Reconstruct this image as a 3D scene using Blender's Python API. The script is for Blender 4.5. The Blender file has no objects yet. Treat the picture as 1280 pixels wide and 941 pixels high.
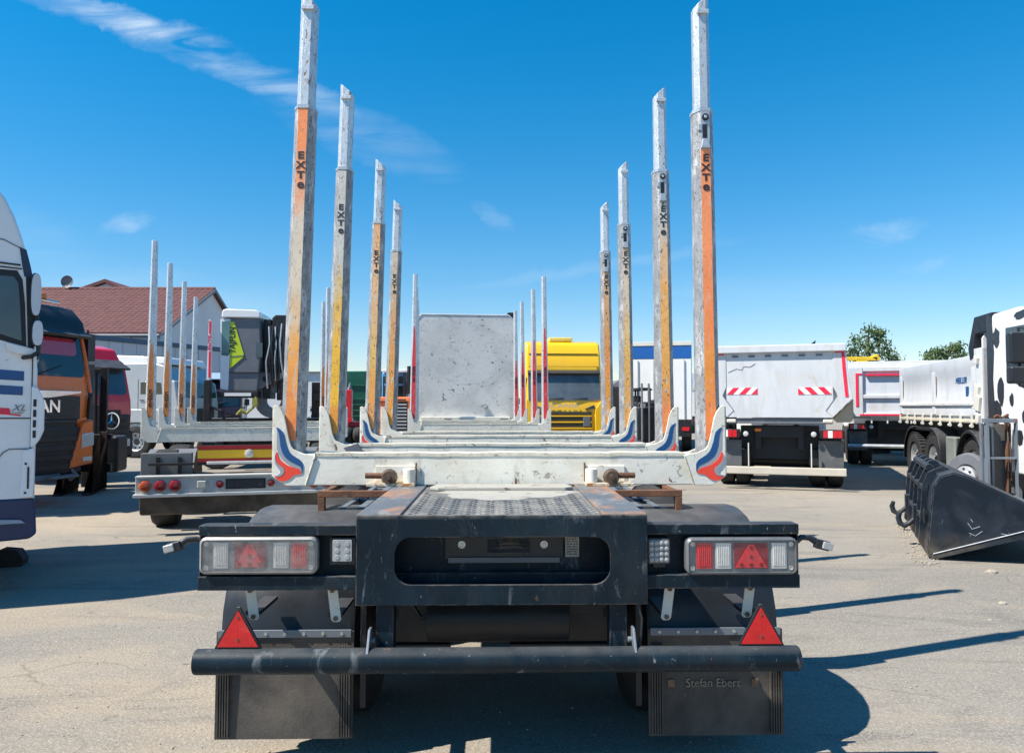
import bpy, bmesh, math, random
from math import sin, cos, pi, radians, atan2, sqrt
from mathutils import Vector, Matrix, Euler

# ------------------------------------------------------------------ camera, sky, sun, exposure
SC = bpy.context.scene
COL = SC.collection
CAM_H = 1.54
cam_d = bpy.data.cameras.new('camera')
cam_d.sensor_width = 36.0; cam_d.lens = 27.0
cam_d.clip_start = 0.05; cam_d.clip_end = 6000
cam = bpy.data.objects.new('camera', cam_d); COL.objects.link(cam)
cam.location = (0, 0, CAM_H); cam.rotation_euler = (radians(90 + 2.36), 0, 0)
SC.camera = cam
SC.view_settings.view_transform = 'Standard'; SC.view_settings.look = 'None'
SC.view_settings.exposure = 0.8; SC.view_settings.gamma = 1.0
SC.cycles.use_denoising = True
SC.cycles.max_bounces = 8; SC.cycles.transparent_max_bounces = 16

SUN_TO = Vector((-0.93, -0.37, 1.33)).normalized()      # towards the sun, elevation 53
sun_d = bpy.data.lights.new('sun', 'SUN'); sun_d.energy = 4.9; sun_d.angle = radians(0.5)
sun_d.color = (1.0, 0.93, 0.82)
sun = bpy.data.objects.new('sun', sun_d); COL.objects.link(sun)
sun.location = (-20, -10, 30)
sun.rotation_euler = (-SUN_TO).to_track_quat('-Z', 'Y').to_euler()

W = bpy.data.worlds.new('World'); SC.world = W; W.use_nodes = True
def build_world():
    nt = W.node_tree; N = nt.nodes; L = nt.links; N.clear()
    out = N.new('ShaderNodeOutputWorld'); bg = N.new('ShaderNodeBackground')
    sky = N.new('ShaderNodeTexSky'); sky.sky_type = 'NISHITA'; sky.sun_disc = False
    sky.sun_elevation = radians(53); sky.sun_rotation = atan2(SUN_TO.x, SUN_TO.y) % (2*pi)
    sky.air_density = 1.0; sky.dust_density = 0.0; sky.ozone_density = 1.6; sky.altitude = 100
    hs = N.new('ShaderNodeHueSaturation'); hs.inputs['Saturation'].default_value = 1.25
    hs.inputs['Value'].default_value = 1.0; hs.inputs['Hue'].default_value = 0.492
    L.new(sky.outputs[0], hs.inputs['Color'])
    tc = N.new('ShaderNodeTexCoord'); sp = N.new('ShaderNodeSeparateXYZ'); L.new(tc.outputs['Generated'], sp.inputs[0])
    el = N.new('ShaderNodeMapRange'); el.interpolation_type = 'SMOOTHSTEP'; el.inputs['From Min'].default_value = -0.05; el.inputs['From Max'].default_value = 0.50
    L.new(sp.outputs[2], el.inputs['Value'])
    tint = N.new('ShaderNodeMixRGB'); L.new(el.outputs[0], tint.inputs[0])
    tint.inputs[1].default_value = (1.12, 1.02, 1.12, 1); tint.inputs[2].default_value = (0.06, 1.17, 1.46, 1)
    tm = N.new('ShaderNodeMixRGB'); tm.blend_type = 'MULTIPLY'; tm.inputs[0].default_value = 1
    L.new(hs.outputs[0], tm.inputs[1]); L.new(tint.outputs[0], tm.inputs[2])
    def math_(op, a, b=None, c=None, clamp=False):
        m = N.new('ShaderNodeMath'); m.operation = op; m.use_clamp = clamp
        for i, v in enumerate((a, b, c)):
            if v is None: continue
            if isinstance(v, (int, float)): m.inputs[i].default_value = v
            else: L.new(v, m.inputs[i])
        return m.outputs[0]
    X, Y, Z = sp.outputs
    yy = math_('MAXIMUM', Y, 0.05)
    u = math_('DIVIDE', X, yy); v = math_('DIVIDE', Z, yy)
    front = math_('GREATER_THAN', Y, 0.06)
    cmb = N.new('ShaderNodeCombineXYZ'); L.new(u, cmb.inputs[0]); L.new(v, cmb.inputs[1])
    def noise(scale, rot, sx, sy, detail=7, dist=0.6):
        mp = N.new('ShaderNodeMapping'); mp.inputs['Rotation'].default_value = (0, 0, rot)
        mp.inputs['Scale'].default_value = (sx, sy, 1)
        L.new(cmb.outputs[0], mp.inputs[0])
        n = N.new('ShaderNodeTexNoise'); n.inputs['Scale'].default_value = scale
        n.inputs['Detail'].default_value = detail; n.inputs['Roughness'].default_value = 0.6
        n.inputs['Distortion'].default_value = dist
        L.new(mp.outputs[0], n.inputs['Vector']); return n.outputs['Fac']
    wob = N.new('ShaderNodeTexNoise'); wob.inputs['Scale'].default_value = 9; wob.inputs['Detail'].default_value = 6; L.new(cmb.outputs[0], wob.inputs['Vector'])
    ws = N.new('ShaderNodeSeparateXYZ'); L.new(wob.outputs['Color'], ws.inputs[0]); wob.inputs['Roughness'].default_value = 0.65
    u0, v0 = u, v
    u = math_('ADD', u0, math_('MULTIPLY', math_('SUBTRACT', ws.outputs[0], 0.5), 0.10)); v = math_('ADD', v0, math_('MULTIPLY', math_('SUBTRACT', ws.outputs[1], 0.5), 0.045))
    n1 = noise(3.2, radians(21), 1.0, 7.0, 10, 1.6)
    n2 = noise(3.0, radians(-8), 1.0, 7.0)
    n3 = noise(16.0, radians(12), 1.0, 3.5)
    def wisp(cu, cv, hl, hw, ang, nz, amt, power=1.0, lo=0.3, hi=0.75):
        du = math_('SUBTRACT', u, cu); dv = math_('SUBTRACT', v, cv)
        a = radians(ang); c, s = cos(a), sin(a)
        p = math_('ADD', math_('MULTIPLY', du, c/hl), math_('MULTIPLY', dv, s/hl))
        q = math_('ADD', math_('MULTIPLY', du, -s/hw), math_('MULTIPLY', dv, c/hw))
        r = math_('ADD', math_('MULTIPLY', p, p), math_('MULTIPLY', q, q))
        m = math_('SUBTRACT', 1.0, r, clamp=True)
        m = math_('POWER', m, power*1.4)
        mr = N.new('ShaderNodeMapRange'); mr.inputs['From Min'].default_value = lo; mr.inputs['From Max'].default_value = hi
        L.new(nz, mr.inputs['Value'])
        return math_('MULTIPLY', math_('MULTIPLY', m, mr.outputs[0]), amt)
    parts = [
        wisp(-0.40, 0.465, 0.25, 0.026, -22, n1, 1.0, 0.7, 0.33, 0.68),
        wisp(-0.20, 0.365, 0.16, 0.040, -22, n1, 0.62, 0.7, 0.30, 0.75),
        wisp(-0.52, 0.515, 0.16, 0.020, -14, n1, 1.0, 0.8, 0.33, 0.65),
        wisp(-0.505, 0.245, 0.050, 0.016, 4, n3, 0.75, 0.7, 0.25, 0.7),
        wisp(-0.03, 0.248, 0.035, 0.016, -25, n3, 0.5, 0.7, 0.3, 0.7),
        wisp(0.49, 0.236, 0.060, 0.017, 6, n3, 0.55, 0.8, 0.3, 0.7),
        wisp(0.54, 0.188, 0.045, 0.012, 12, n3, 0.4, 0.8, 0.3, 0.7),
        wisp(0.12, 0.188, 0.20, 0.010, 10, n2, 0.42, 0.7, 0.15, 0.7),
        wisp(-0.42, 0.14, 0.30, 0.040, -8, n2, 0.45, 0.8, 0.35, 0.75),
        wisp(-0.60, 0.20, 0.12, 0.05, -30, n2, 0.35, 0.8, 0.35, 0.75),
        wisp(0.30, 0.13, 0.35, 0.05, 5, n2, 0.30, 0.8, 0.45, 0.8),
    ]
    s = parts[0]
    for p in parts[1:]: s = math_('ADD', s, p)
    s = math_('MULTIPLY', math_('MULTIPLY', s, front), 0.40, clamp=True)
    # the same thin cirrus goes on, sparse, over the rest of the sky
    mx = N.new('ShaderNodeMixRGB'); L.new(s, mx.inputs[0]); L.new(tm.outputs[0], mx.inputs[1])
    mx.inputs[2].default_value = (6.6, 7.6, 8.6, 1)
    L.new(mx.outputs[0], bg.inputs['Color']); bg.inputs['Strength'].default_value = 0.072
    L.new(bg.outputs[0], out.inputs['Surface'])
build_world()

# ------------------------------------------------------------------ helpers
def at(px, py, d):
    """photo pixel (1280 x 941) at depth d (metres along +y) -> world point"""
    u = (px - 640) / 960.0; v = (470.5 - py) / 960.0; p = radians(2.36)
    t = d / (cos(p) - v * sin(p))
    return Vector((u * t, d, CAM_H + t * (sin(p) + v * cos(p))))

class MB:
    """collects shapes, then links them as ONE mesh object"""
    def __init__(s): s.v = []; s.f = []; s.m = []; s.M = None
    def add(s, vs, fs, m=0):
        b = len(s.v)
        for p in vs:
            p = Vector(p)
            s.v.append(s.M @ p if s.M else p)
        for f in fs: s.f.append([b + i for i in f]); s.m.append(m)
        return s
    def box(s, x0, x1, y0, y1, z0, z1, m=0):
        if x0 > x1: x0, x1 = x1, x0
        if y0 > y1: y0, y1 = y1, y0
        if z0 > z1: z0, z1 = z1, z0
        vs = [(x, y, z) for z in (z0, z1) for y in (y0, y1) for x in (x0, x1)]
        return s.add(vs, [(0,2,3,1),(4,5,7,6),(0,1,5,4),(2,6,7,3),(0,4,6,2),(1,3,7,5)], m)
    def cbox(s, c, sz, rot=None, m=0):
        R = Euler(rot).to_matrix() if rot else Matrix.Identity(3)
        vs = []
        for z in (-.5, .5):
            for y in (-.5, .5):
                for x in (-.5, .5):
                    vs.append(Vector(c) + R @ Vector((x*sz[0], y*sz[1], z*sz[2])))
        return s.add(vs, [(0,2,3,1),(4,5,7,6),(0,1,5,4),(2,6,7,3),(0,4,6,2),(1,3,7,5)], m)
    def prism(s, pts, axis, a, b, m=0):
        """2D outline extruded along axis from a to b. axis x: pts=(y,z); y: pts=(x,z); z: pts=(x,y)"""
        n = len(pts)
        def mk(p, t):
            if axis == 'x': return (t, p[0], p[1])
            if axis == 'y': return (p[0], t, p[1])
            return (p[0], p[1], t)
        vs = [mk(p, a) for p in pts] + [mk(p, b) for p in pts]
        ar = sum(pts[i][0]*pts[(i+1) % n][1] - pts[(i+1) % n][0]*pts[i][1] for i in range(n))
        flip = (ar > 0) ^ (axis == 'y') ^ (b < a)
        cap0 = list(range(n)); cap1 = list(range(n, 2*n))
        sides = [(i, (i+1) % n, n + (i+1) % n, n + i) for i in range(n)]
        if flip:
            fs = [cap0[::-1], cap1] + sides
        else:
            fs = [cap0, cap1[::-1]] + [q[::-1] for q in sides]
        return s.add(vs, fs, m)
    def tube(s, p0, p1, r, n=12, r1=None, caps=True, m=0):
        p0 = Vector(p0); p1 = Vector(p1); r1 = r if r1 is None else r1
        d = (p1 - p0).normalized(); a = d.orthogonal().normalized(); b = d.cross(a)
        vs = [p0 + (a*cos(2*pi*i/n) + b*sin(2*pi*i/n))*r for i in range(n)] + \
             [p1 + (a*cos(2*pi*i/n) + b*sin(2*pi*i/n))*r1 for i in range(n)]
        fs = [(i, (i+1) % n, n+(i+1) % n, n+i) for i in range(n)]
        if caps: fs += [list(range(n))[::-1], list(range(n, 2*n))]
        return s.add(vs, fs, m)
    def path(s, pts, r, n=8, m=0):
        pts = [Vector(p) for p in pts]; rings = []; a = None
        for i, p in enumerate(pts):
            d = (pts[min(i+1, len(pts)-1)] - pts[max(i-1, 0)]).normalized()
            if a is None: a = d.orthogonal().normalized()
            a = (a - d*a.dot(d)).normalized(); b = d.cross(a)
            rr = r[i] if isinstance(r, (list, tuple)) else r
            rings.append([p + (a*cos(2*pi*k/n) + b*sin(2*pi*k/n))*rr for k in range(n)])
        vs = [q for R in rings for q in R]; fs = []
        for i in range(len(rings)-1):
            for k in range(n):
                fs.append((i*n+k, i*n+(k+1) % n, (i+1)*n+(k+1) % n, (i+1)*n+k))
        fs += [list(range(n))[::-1], [len(vs)-n+k for k in range(n)]]
        return s.add(vs, fs, m)
    def lathe(s, prof, c, axis='x', n=32, m=0, a0=0, a1=2*pi):
        """prof = (offset along axis, radius)"""
        full = abs(a1 - a0 - 2*pi) < 1e-6; k = n if full else n + 1
        vs = []; P = len(prof)
        for i in range(k):
            a = a0 + (a1 - a0)*i/n
            for o, r in prof:
                if axis == 'x': vs.append((c[0]+o, c[1]+r*cos(a), c[2]+r*sin(a)))
                elif axis == 'y': vs.append((c[0]+r*cos(a), c[1]+o, c[2]+r*sin(a)))
                else: vs.append((c[0]+r*cos(a), c[1]+r*sin(a), c[2]+o))
        fs = []
        for i in range(n):
            j = (i+1) % k
            for q in range(P-1):
                fs.append((i*P+q, i*P+q+1, j*P+q+1, j*P+q))
        return s.add(vs, fs, m)
    def loft(s, rings, caps=True, m=0):
        n = len(rings[0]); vs = [p for r in rings for p in r]; fs = []
        for i in range(len(rings)-1):
            for k in range(n):
                fs.append((i*n+k, i*n+(k+1) % n, (i+1)*n+(k+1) % n, (i+1)*n+k))
        if caps: fs += [list(range(n))[::-1], [len(vs)-n+k for k in range(n)]]
        return s.add(vs, fs, m)
    def mesh(s, name, mats, bevel_ok=False):
        me = bpy.data.meshes.new(name)
        me.from_pydata([tuple(p) for p in s.v], [], s.f)
        if not isinstance(mats, (list, tuple)): mats = [mats]
        for m in mats: me.materials.append(m)
        if len(mats) > 1:
            me.polygons.foreach_set('material_index', s.m)
        bm = bmesh.new(); bm.from_mesh(me); bmesh.ops.recalc_face_normals(bm, faces=bm.faces); bm.to_mesh(me); bm.free()
        me.update(); return me
    def build(s, name, mats, parent=None, bevel=0, smooth=True, seg=2, label=None, kind=None):
        me = s.mesh(name, mats)
        return link(name, me, parent, bevel, smooth, seg, label, kind)

def link(name, me, parent=None, bevel=0, smooth=True, seg=2, label=None, kind=None):
    o = bpy.data.objects.new(name, me); COL.objects.link(o)
    if smooth and len(me.polygons):
        me.polygons.foreach_set('use_smooth', [True]*len(me.polygons))
        me.set_sharp_from_angle(angle=radians(32))
    if bevel:
        b = o.modifiers.new('bevel', 'BEVEL'); b.width = bevel; b.segments = seg
        b.limit_method = 'ANGLE'; b.angle_limit = radians(35); b.harden_normals = True
        b.use_clamp_overlap = True
    if parent: o.parent = parent
    if label: o['label'] = label
    if kind: o['kind'] = kind
    return o

def thing(name, label, cat, loc=(0,0,0), rz=0.0, group=None):
    o = bpy.data.objects.new(name, None); COL.objects.link(o)
    o.empty_display_size = 0.2
    o.location = loc; o.rotation_euler = (0, 0, rz)
    o['label'] = label; o['category'] = cat
    if group: o['group'] = group
    return o
def tag(o, label, cat, group=None):
    o['label'] = label; o['category'] = cat
    if group: o['group'] = group
    return o

def text_part(name, body, size, mat, parent, loc, rot=(pi/2, 0, 0), depth=0.0015, sx=1.0, shear=0.0, line=0.9, label=None, bold=0.0):
    cu = bpy.data.curves.new(name, 'FONT'); cu.body = body; cu.size = size
    cu.align_x = 'CENTER'; cu.align_y = 'CENTER'; cu.extrude = depth; cu.space_line = line; cu.shear = shear
    cu.offset = bold; cu.resolution_u = 3
    t = bpy.data.objects.new('tmp', cu); COL.objects.link(t)
    dg = bpy.context.evaluated_depsgraph_get(); dg.update()
    me = bpy.data.meshes.new_from_object(t.evaluated_get(dg)); me.name = name
    bpy.data.objects.remove(t); bpy.data.curves.remove(cu)
    me.transform(Matrix.Diagonal((sx, 1, 1, 1)))
    me.materials.clear(); me.materials.append(mat)
    o = bpy.data.objects.new(name, me); COL.objects.link(o); o.parent = parent
    o.location = loc; o.rotation_euler = rot
    if label: o['label'] = label
    return o

# ------------------------------------------------------------------ materials
def srgb(r, g, b):
    f = lambda c: (c/255/12.92) if c/255 <= 0.04045 else ((c/255+0.055)/1.055)**2.4
    return (f(r), f(g), f(b))
def lay(col, lo, hi, scale=5, st=(1,1,1), detail=6, dist=0.0, rough=None, metal=None, bump=0.0, amt=1.0, zr=None, kind='noise'):
    return dict(col=col, lo=lo, hi=hi, scale=scale, st=st, detail=detail, dist=dist, rough=rough, metal=metal, bump=bump, amt=amt, zr=zr, kind=kind)
MATS = {}
def mat(name, col, rough=0.5, metal=0.0, var=0.12, vs=2.5, layers=(), bump=0.0, bscale=60, coat=0.0, rand=True, ramp=None, spec=0.5, dust=0.0, edge=None):
    """procedural: base colour (or a ramp along object z) with value variation, then masked layers of dirt, chips and wear"""
    if name in MATS: return MATS[name]
    m = bpy.data.materials.new(name); m.use_nodes = True; MATS[name] = m
    nt = m.node_tree; N = nt.nodes; L = nt.links
    b = N['Principled BSDF']
    b.inputs['Roughness'].default_value = rough; b.inputs['Metallic'].default_value = metal
    b.inputs['Specular IOR Level'].default_value = spec
    if coat: b.inputs['Coat Weight'].default_value = coat; b.inputs['Coat Roughness'].default_value = 0.08
    tc = N.new('ShaderNodeTexCoord'); vec = tc.outputs['Object']
    if rand:
        oi = N.new('ShaderNodeObjectInfo'); sc = N.new('ShaderNodeVectorMath'); sc.operation = 'SCALE'
        sc.inputs[0].default_value = (37, 71, 13); L.new(oi.outputs['Random'], sc.inputs['Scale'])
        ad = N.new('ShaderNodeVectorMath'); ad.operation = 'ADD'; L.new(vec, ad.inputs[0]); L.new(sc.outputs[0], ad.inputs[1]); rv = ad.outputs[0]
    else: rv = vec
    def tex(scale, st, detail, dist, kind='noise'):
        src = rv
        if tuple(st) != (1, 1, 1):
            mp = N.new('ShaderNodeMapping'); mp.inputs['Scale'].default_value = st; L.new(rv, mp.inputs[0]); src = mp.outputs[0]
        if kind == 'ridge':
            n = N.new('ShaderNodeTexNoise'); n.inputs['Scale'].default_value = scale; n.inputs['Detail'].default_value = detail
            n.inputs['Distortion'].default_value = dist; L.new(src, n.inputs['Vector'])
            pp = N.new('ShaderNodeMath'); pp.operation = 'PINGPONG'; pp.inputs[1].default_value = 0.5; L.new(n.outputs['Fac'], pp.inputs[0])
            m2 = N.new('ShaderNodeMath'); m2.operation = 'MULTIPLY'; m2.inputs[1].default_value = 2.0; L.new(pp.outputs[0], m2.inputs[0]); return m2.outputs[0]
        if kind == 'voronoi':
            n = N.new('ShaderNodeTexVoronoi'); n.feature = 'DISTANCE_TO_EDGE'; n.inputs['Scale'].default_value = scale
            L.new(src, n.inputs['Vector']); return n.outputs['Distance']
        n = N.new('ShaderNodeTexNoise'); n.inputs['Scale'].default_value = scale; n.inputs['Detail'].default_value = detail
        n.inputs['Roughness'].default_value = 0.62; n.inputs['Distortion'].default_value = dist
        L.new(src, n.inputs['Vector']); return n.outputs['Fac']
    def rng(v, lo, hi, a=0.0, c=1.0):
        r = N.new('ShaderNodeMapRange'); r.inputs['From Min'].default_value = lo; r.inputs['From Max'].default_value = hi
        r.inputs['To Min'].default_value = a; r.inputs['To Max'].default_value = c
        if isinstance(v, (int, float)): r.inputs['Value'].default_value = v
        else: L.new(v, r.inputs['Value'])
        return r.outputs[0]
    def mul(a, c):
        x = N.new('ShaderNodeMath'); x.operation = 'MULTIPLY'
        for i, q in enumerate((a, c)):
            if isinstance(q, (int, float)): x.inputs[i].default_value = q
            else: L.new(q, x.inputs[i])
        return x.outputs[0]
    sep = None
    if ramp or any(l['zr'] for l in layers):
        s_ = N.new('ShaderNodeSeparateXYZ'); L.new(vec, s_.inputs[0]); sep = s_.outputs[2]
    if ramp:
        z0, z1, stops = ramp
        wob = N.new('ShaderNodeMath'); wob.operation = 'ADD'; L.new(sep, wob.inputs[0])
        L.new(rng(tex(5, (1,1,1), 3, 0), 0.2, 0.8, -0.24, 0.24), wob.inputs[1])
        rp = N.new('ShaderNodeValToRGB'); L.new(rng(wob.outputs[0], z0, z1), rp.inputs[0])
        e = rp.color_ramp.elements
        while len(e) < len(stops): e.new(0.5)
        for i, (p, c) in enumerate(stops): e[i].position = p; e[i].color = (*c, 1)
        color = rp.outputs[0]
    else:
        rgb = N.new('ShaderNodeRGB'); rgb.outputs[0].default_value = (*col, 1); color = rgb.outputs[0]
    if var:
        hv = N.new('ShaderNodeHueSaturation'); L.new(color, hv.inputs['Color'])
        L.new(rng(tex(vs, (1,1,1), 8, 0.3), 0.25, 0.75, 1-var, 1+var), hv.inputs['Value']); color = hv.outputs[0]
    ro = rng(tex(vs*3.1, (1,1,1), 4, 0), 0.2, 0.8, max(0.02, rough-0.1), min(1, rough+0.1)) if rough > 0.12 else rough
    me_ = metal; bh = None
    for l in layers:
        k = rng(tex(l['scale'], l['st'], l['detail'], l['dist'], l['kind']), l['lo'], l['hi'])
        if l['zr']: k = mul(k, rng(sep, l['zr'][0], l['zr'][1]))
        if l['amt'] != 1: k = mul(k, l['amt'])
        x = N.new('ShaderNodeMixRGB'); L.new(k, x.inputs[0]); L.new(color, x.inputs[1]); x.inputs[2].default_value = (*l['col'], 1)
        color = x.outputs[0]
        for key in ('rough', 'metal'):
            if l[key] is not None:
                cur = ro if key == 'rough' else me_
                y = N.new('ShaderNodeMix'); L.new(k, y.inputs[0])
                if isinstance(cur, (int, float)): y.inputs[2].default_value = cur
                else: L.new(cur, y.inputs[2])
                y.inputs[3].default_value = l[key]
                if key == 'rough': ro = y.outputs[0]
                else: me_ = y.outputs[0]
        if l['bump']:
            t = mul(k, l['bump'])
            if bh is None: bh = t
            else:
                z = N.new('ShaderNodeMath'); z.operation = 'ADD'; L.new(bh, z.inputs[0]); L.new(t, z.inputs[1]); bh = z.outputs[0]
    geo = None
    def mixin(k, colr, rgh):
        nonlocal color, ro
        x = N.new('ShaderNodeMixRGB'); L.new(k, x.inputs[0]); L.new(color, x.inputs[1]); x.inputs[2].default_value = (*colr, 1); color = x.outputs[0]
        y = N.new('ShaderNodeMix'); L.new(k, y.inputs[0])
        if isinstance(ro, (int, float)): y.inputs[2].default_value = ro
        else: L.new(ro, y.inputs[2])
        y.inputs[3].default_value = rgh; ro = y.outputs[0]
    if edge:      # paint rubbed off along the edges
        bv = N.new('ShaderNodeBevel'); bv.samples = 4; bv.inputs['Radius'].default_value = 0.007
        geo = N.new('ShaderNodeNewGeometry'); dt = N.new('ShaderNodeVectorMath'); dt.operation = 'DOT_PRODUCT'
        L.new(bv.outputs[0], dt.inputs[0]); L.new(geo.outputs['Normal'], dt.inputs[1])
        k = rng(dt.outputs['Value'], 0.985, 0.86)
        k = mul(k, rng(tex(14, (1,1,1), 8, 0.5), 0.44, 0.58)); mixin(k, edge, 0.7)
    if dust:      # settled dust on faces that look up
        geo = geo or N.new('ShaderNodeNewGeometry'); sn = N.new('ShaderNodeSeparateXYZ'); L.new(geo.outputs['Normal'], sn.inputs[0])
        k = mul(mul(rng(sn.outputs[2], 0.45, 0.95), rng(tex(7, (1,1,1), 7, 0.4), 0.3, 0.7, 0.35, 1.0)), dust); mixin(k, (0.25, 0.245, 0.24), 0.85)
    L.new(color, b.inputs['Base Color'])
    if not isinstance(ro, (int, float)): L.new(ro, b.inputs['Roughness'])
    if not isinstance(me_, (int, float)): L.new(me_, b.inputs['Metallic'])
    if bump:
        t = mul(tex(bscale, (1,1,1), 5, 0), bump)
        if bh is None: bh = t
        else:
            z = N.new('ShaderNodeMath'); z.operation = 'ADD'; L.new(bh, z.inputs[0]); L.new(t, z.inputs[1]); bh = z.outputs[0]
    if bh is not None:
        bp = N.new('ShaderNodeBump'); bp.inputs['Strength'].default_value = 1.0; bp.inputs['Distance'].default_value = 0.01
        L.new(bh, bp.inputs['Height']); L.new(bp.outputs[0], b.inputs['Normal'])
    return m

RUST = (0.165, 0.072, 0.036); DRUST = (0.09, 0.04, 0.022); DUST = (0.36, 0.31, 0.25)
m_navy = mat('navy black frame paint', (0.003, 0.0115, 0.020), 0.46, var=0.35, vs=4, spec=0.22, dust=0.22, edge=(0.20, 0.15, 0.11), layers=[
    lay((0.014, 0.038, 0.055), 0.45, 0.75, 3, dist=0.5, amt=0.5, rough=0.55),
    lay((0.24, 0.23, 0.21), 0.35, 0.62, 14, (1, 1, 0.6), amt=0.7, rough=0.8, zr=(1.094, 1.112)),
    lay((0.12, 0.105, 0.085), 0.50, 0.74, 5, (1, 1, 0.35), 8, 0.4, amt=0.12, rough=0.8),
    lay((0.16, 0.18, 0.19), 0.988, 0.997, 2.2, (1, 1, 0.5), 5, 2.5, amt=0.06, kind='ridge'),
    lay((0.20, 0.22, 0.235), 0.60, 0.70, 14, (1, 1, 0.3), 8, 0.5, amt=0.5, rough=0.6),
    lay((0.32, 0.33, 0.33), 0.66, 0.70, 48, (1, 1, 0.5), 8, 0.5, amt=0.6, rough=0.6),
    lay(RUST, 0.665, 0.71, 9, (1, 1, 0.5), 10, 0.6, rough=0.85, bump=0.1)], bump=0.06, bscale=140)
m_black = mat('black chassis paint', (0.007, 0.008, 0.011), 0.5, var=0.3, dust=0.2, layers=[lay((0.04, 0.037, 0.034), 0.5, 0.8, 4, amt=0.5, rough=0.8)], bump=0.05)
m_rubber = mat('tyre rubber', (0.018, 0.018, 0.019), 0.78, var=0.25, layers=[lay((0.10, 0.09, 0.075), 0.5, 0.85, 5, amt=0.5)], bump=0.1, bscale=30)
m_plastic = mat('black moulded plastic', (0.011, 0.013, 0.017), 0.42, var=0.2, dust=0.35, layers=[lay((0.12, 0.11, 0.10), 0.55, 0.85, 3, amt=0.35, rough=0.7)], bump=0.03, bscale=200)
m_flap = mat('dusty rubber mudflap', (0.03, 0.028, 0.027), 0.6, var=0.2, layers=[lay((0.16, 0.135, 0.11), 0.40, 0.7, 2.5, dist=0.4, amt=0.75, rough=0.85), lay((0.25, 0.22, 0.19), 0.66, 0.75, 60, amt=0.4)], bump=0.15, bscale=80)
m_white = mat('worn cream white paint', (0.80, 0.765, 0.665), 0.42, var=0.07, vs=2, edge=(0.33, 0.25, 0.17), layers=[
    lay((0.56, 0.50, 0.37), 0.47, 0.75, 3.5, dist=0.5, amt=0.65), lay((0.42, 0.38, 0.30), 0.56, 0.68, 9, (1, 1, 0.5), dist=0.6, amt=0.45),
    lay((0.22, 0.19, 0.15), 0.615, 0.655, 26, (1, 1, 1), 9, 0.8, amt=0.75, rough=0.7, bump=-0.15),
    lay(RUST, 0.655, 0.69, 10, (1, 1, 0.7), 10, 1.0, rough=0.85, bump=-0.15)], bump=0.10, bscale=45)
m_whitetop = mat('scuffed cream white paint', (0.66, 0.62, 0.51), 0.55, var=0.12, vs=4, layers=[
    lay((0.42, 0.36, 0.25), 0.48, 0.68, 14, (1, 1, 1), dist=0.8, amt=0.7),
    lay((0.16, 0.12, 0.09), 0.60, 0.66, 34, (0.5, 1, 1), 9, 1.0, rough=0.8, bump=-0.2),
    lay(RUST, 0.66, 0.71, 12, (0.4, 1, 1), 10, 1.0, rough=0.85)], bump=0.15, bscale=60)
m_alu = mat('scratched aluminium', (0.60, 0.62, 0.63), 0.42, 0.55, var=0.14, vs=9, layers=[
    lay((0.80, 0.82, 0.83), 0.5, 0.7, 7, (1, 1, 0.4), amt=0.6),
    lay((0.10, 0.105, 0.11), 0.555, 0.63, 50, (1.4, 1.4, 0.45), 9, 1.2, amt=0.85, rough=0.7, metal=0.2, bump=-0.12),
    lay((0.34, 0.27, 0.20), 0.68, 0.76, 9, (1, 1, 0.4), amt=0.4)], bump=0.10, bscale=90)
m_alud = mat('weathered dark aluminium', (0.30, 0.305, 0.31), 0.55, 0.35, var=0.2, vs=9, layers=[
    lay((0.62, 0.62, 0.62), 0.5, 0.64, 18, (1, 1, 0.35), amt=0.7),
    lay((0.06, 0.06, 0.065), 0.55, 0.62, 70, (1.4, 1.4, 0.5), 9, 1.2, amt=0.9, rough=0.8, metal=0.0, bump=-0.15)], bump=0.15, bscale=90)
m_galv = mat('galvanised steel', (0.50, 0.52, 0.54), 0.45, 0.6, var=0.2, vs=8, layers=[lay((0.2, 0.2, 0.2), 0.62, 0.70, 30, amt=0.6, rough=0.8)], bump=0.05)
def chips(d=1.0):
    return [lay((0.60, 0.57, 0.52), 0.585, 0.625, 16, (1.2, 1, 0.35), 9, 1.5, amt=0.75*d, rough=0.6),
            lay((0.075, 0.06, 0.05), 0.595, 0.63, 30, (1.3, 1, 0.6), 9, 2.0, amt=0.9*d, rough=0.8, bump=-0.1),
            lay((0.25, 0.13, 0.06), 0.57, 0.63, 60, (1.0, 1, 0.7), 8, 1.0, amt=0.55*d)]
def tape(name, stops, d=1.0): return mat(name, (1,1,1), 0.45, var=0.10, vs=5, ramp=(1.5, 3.2, stops), layers=chips(d), bump=0.1, bscale=80)
O1 = (0.92, 0.29, 0.10); O2 = (0.90, 0.24, 0.05); CR = (0.72, 0.58, 0.42); YO = (0.88, 0.41, 0.09); SIL = (0.58, 0.56, 0.50); TAN = (0.78, 0.47, 0.24); RO = (0.86, 0.22, 0.06)
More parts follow.
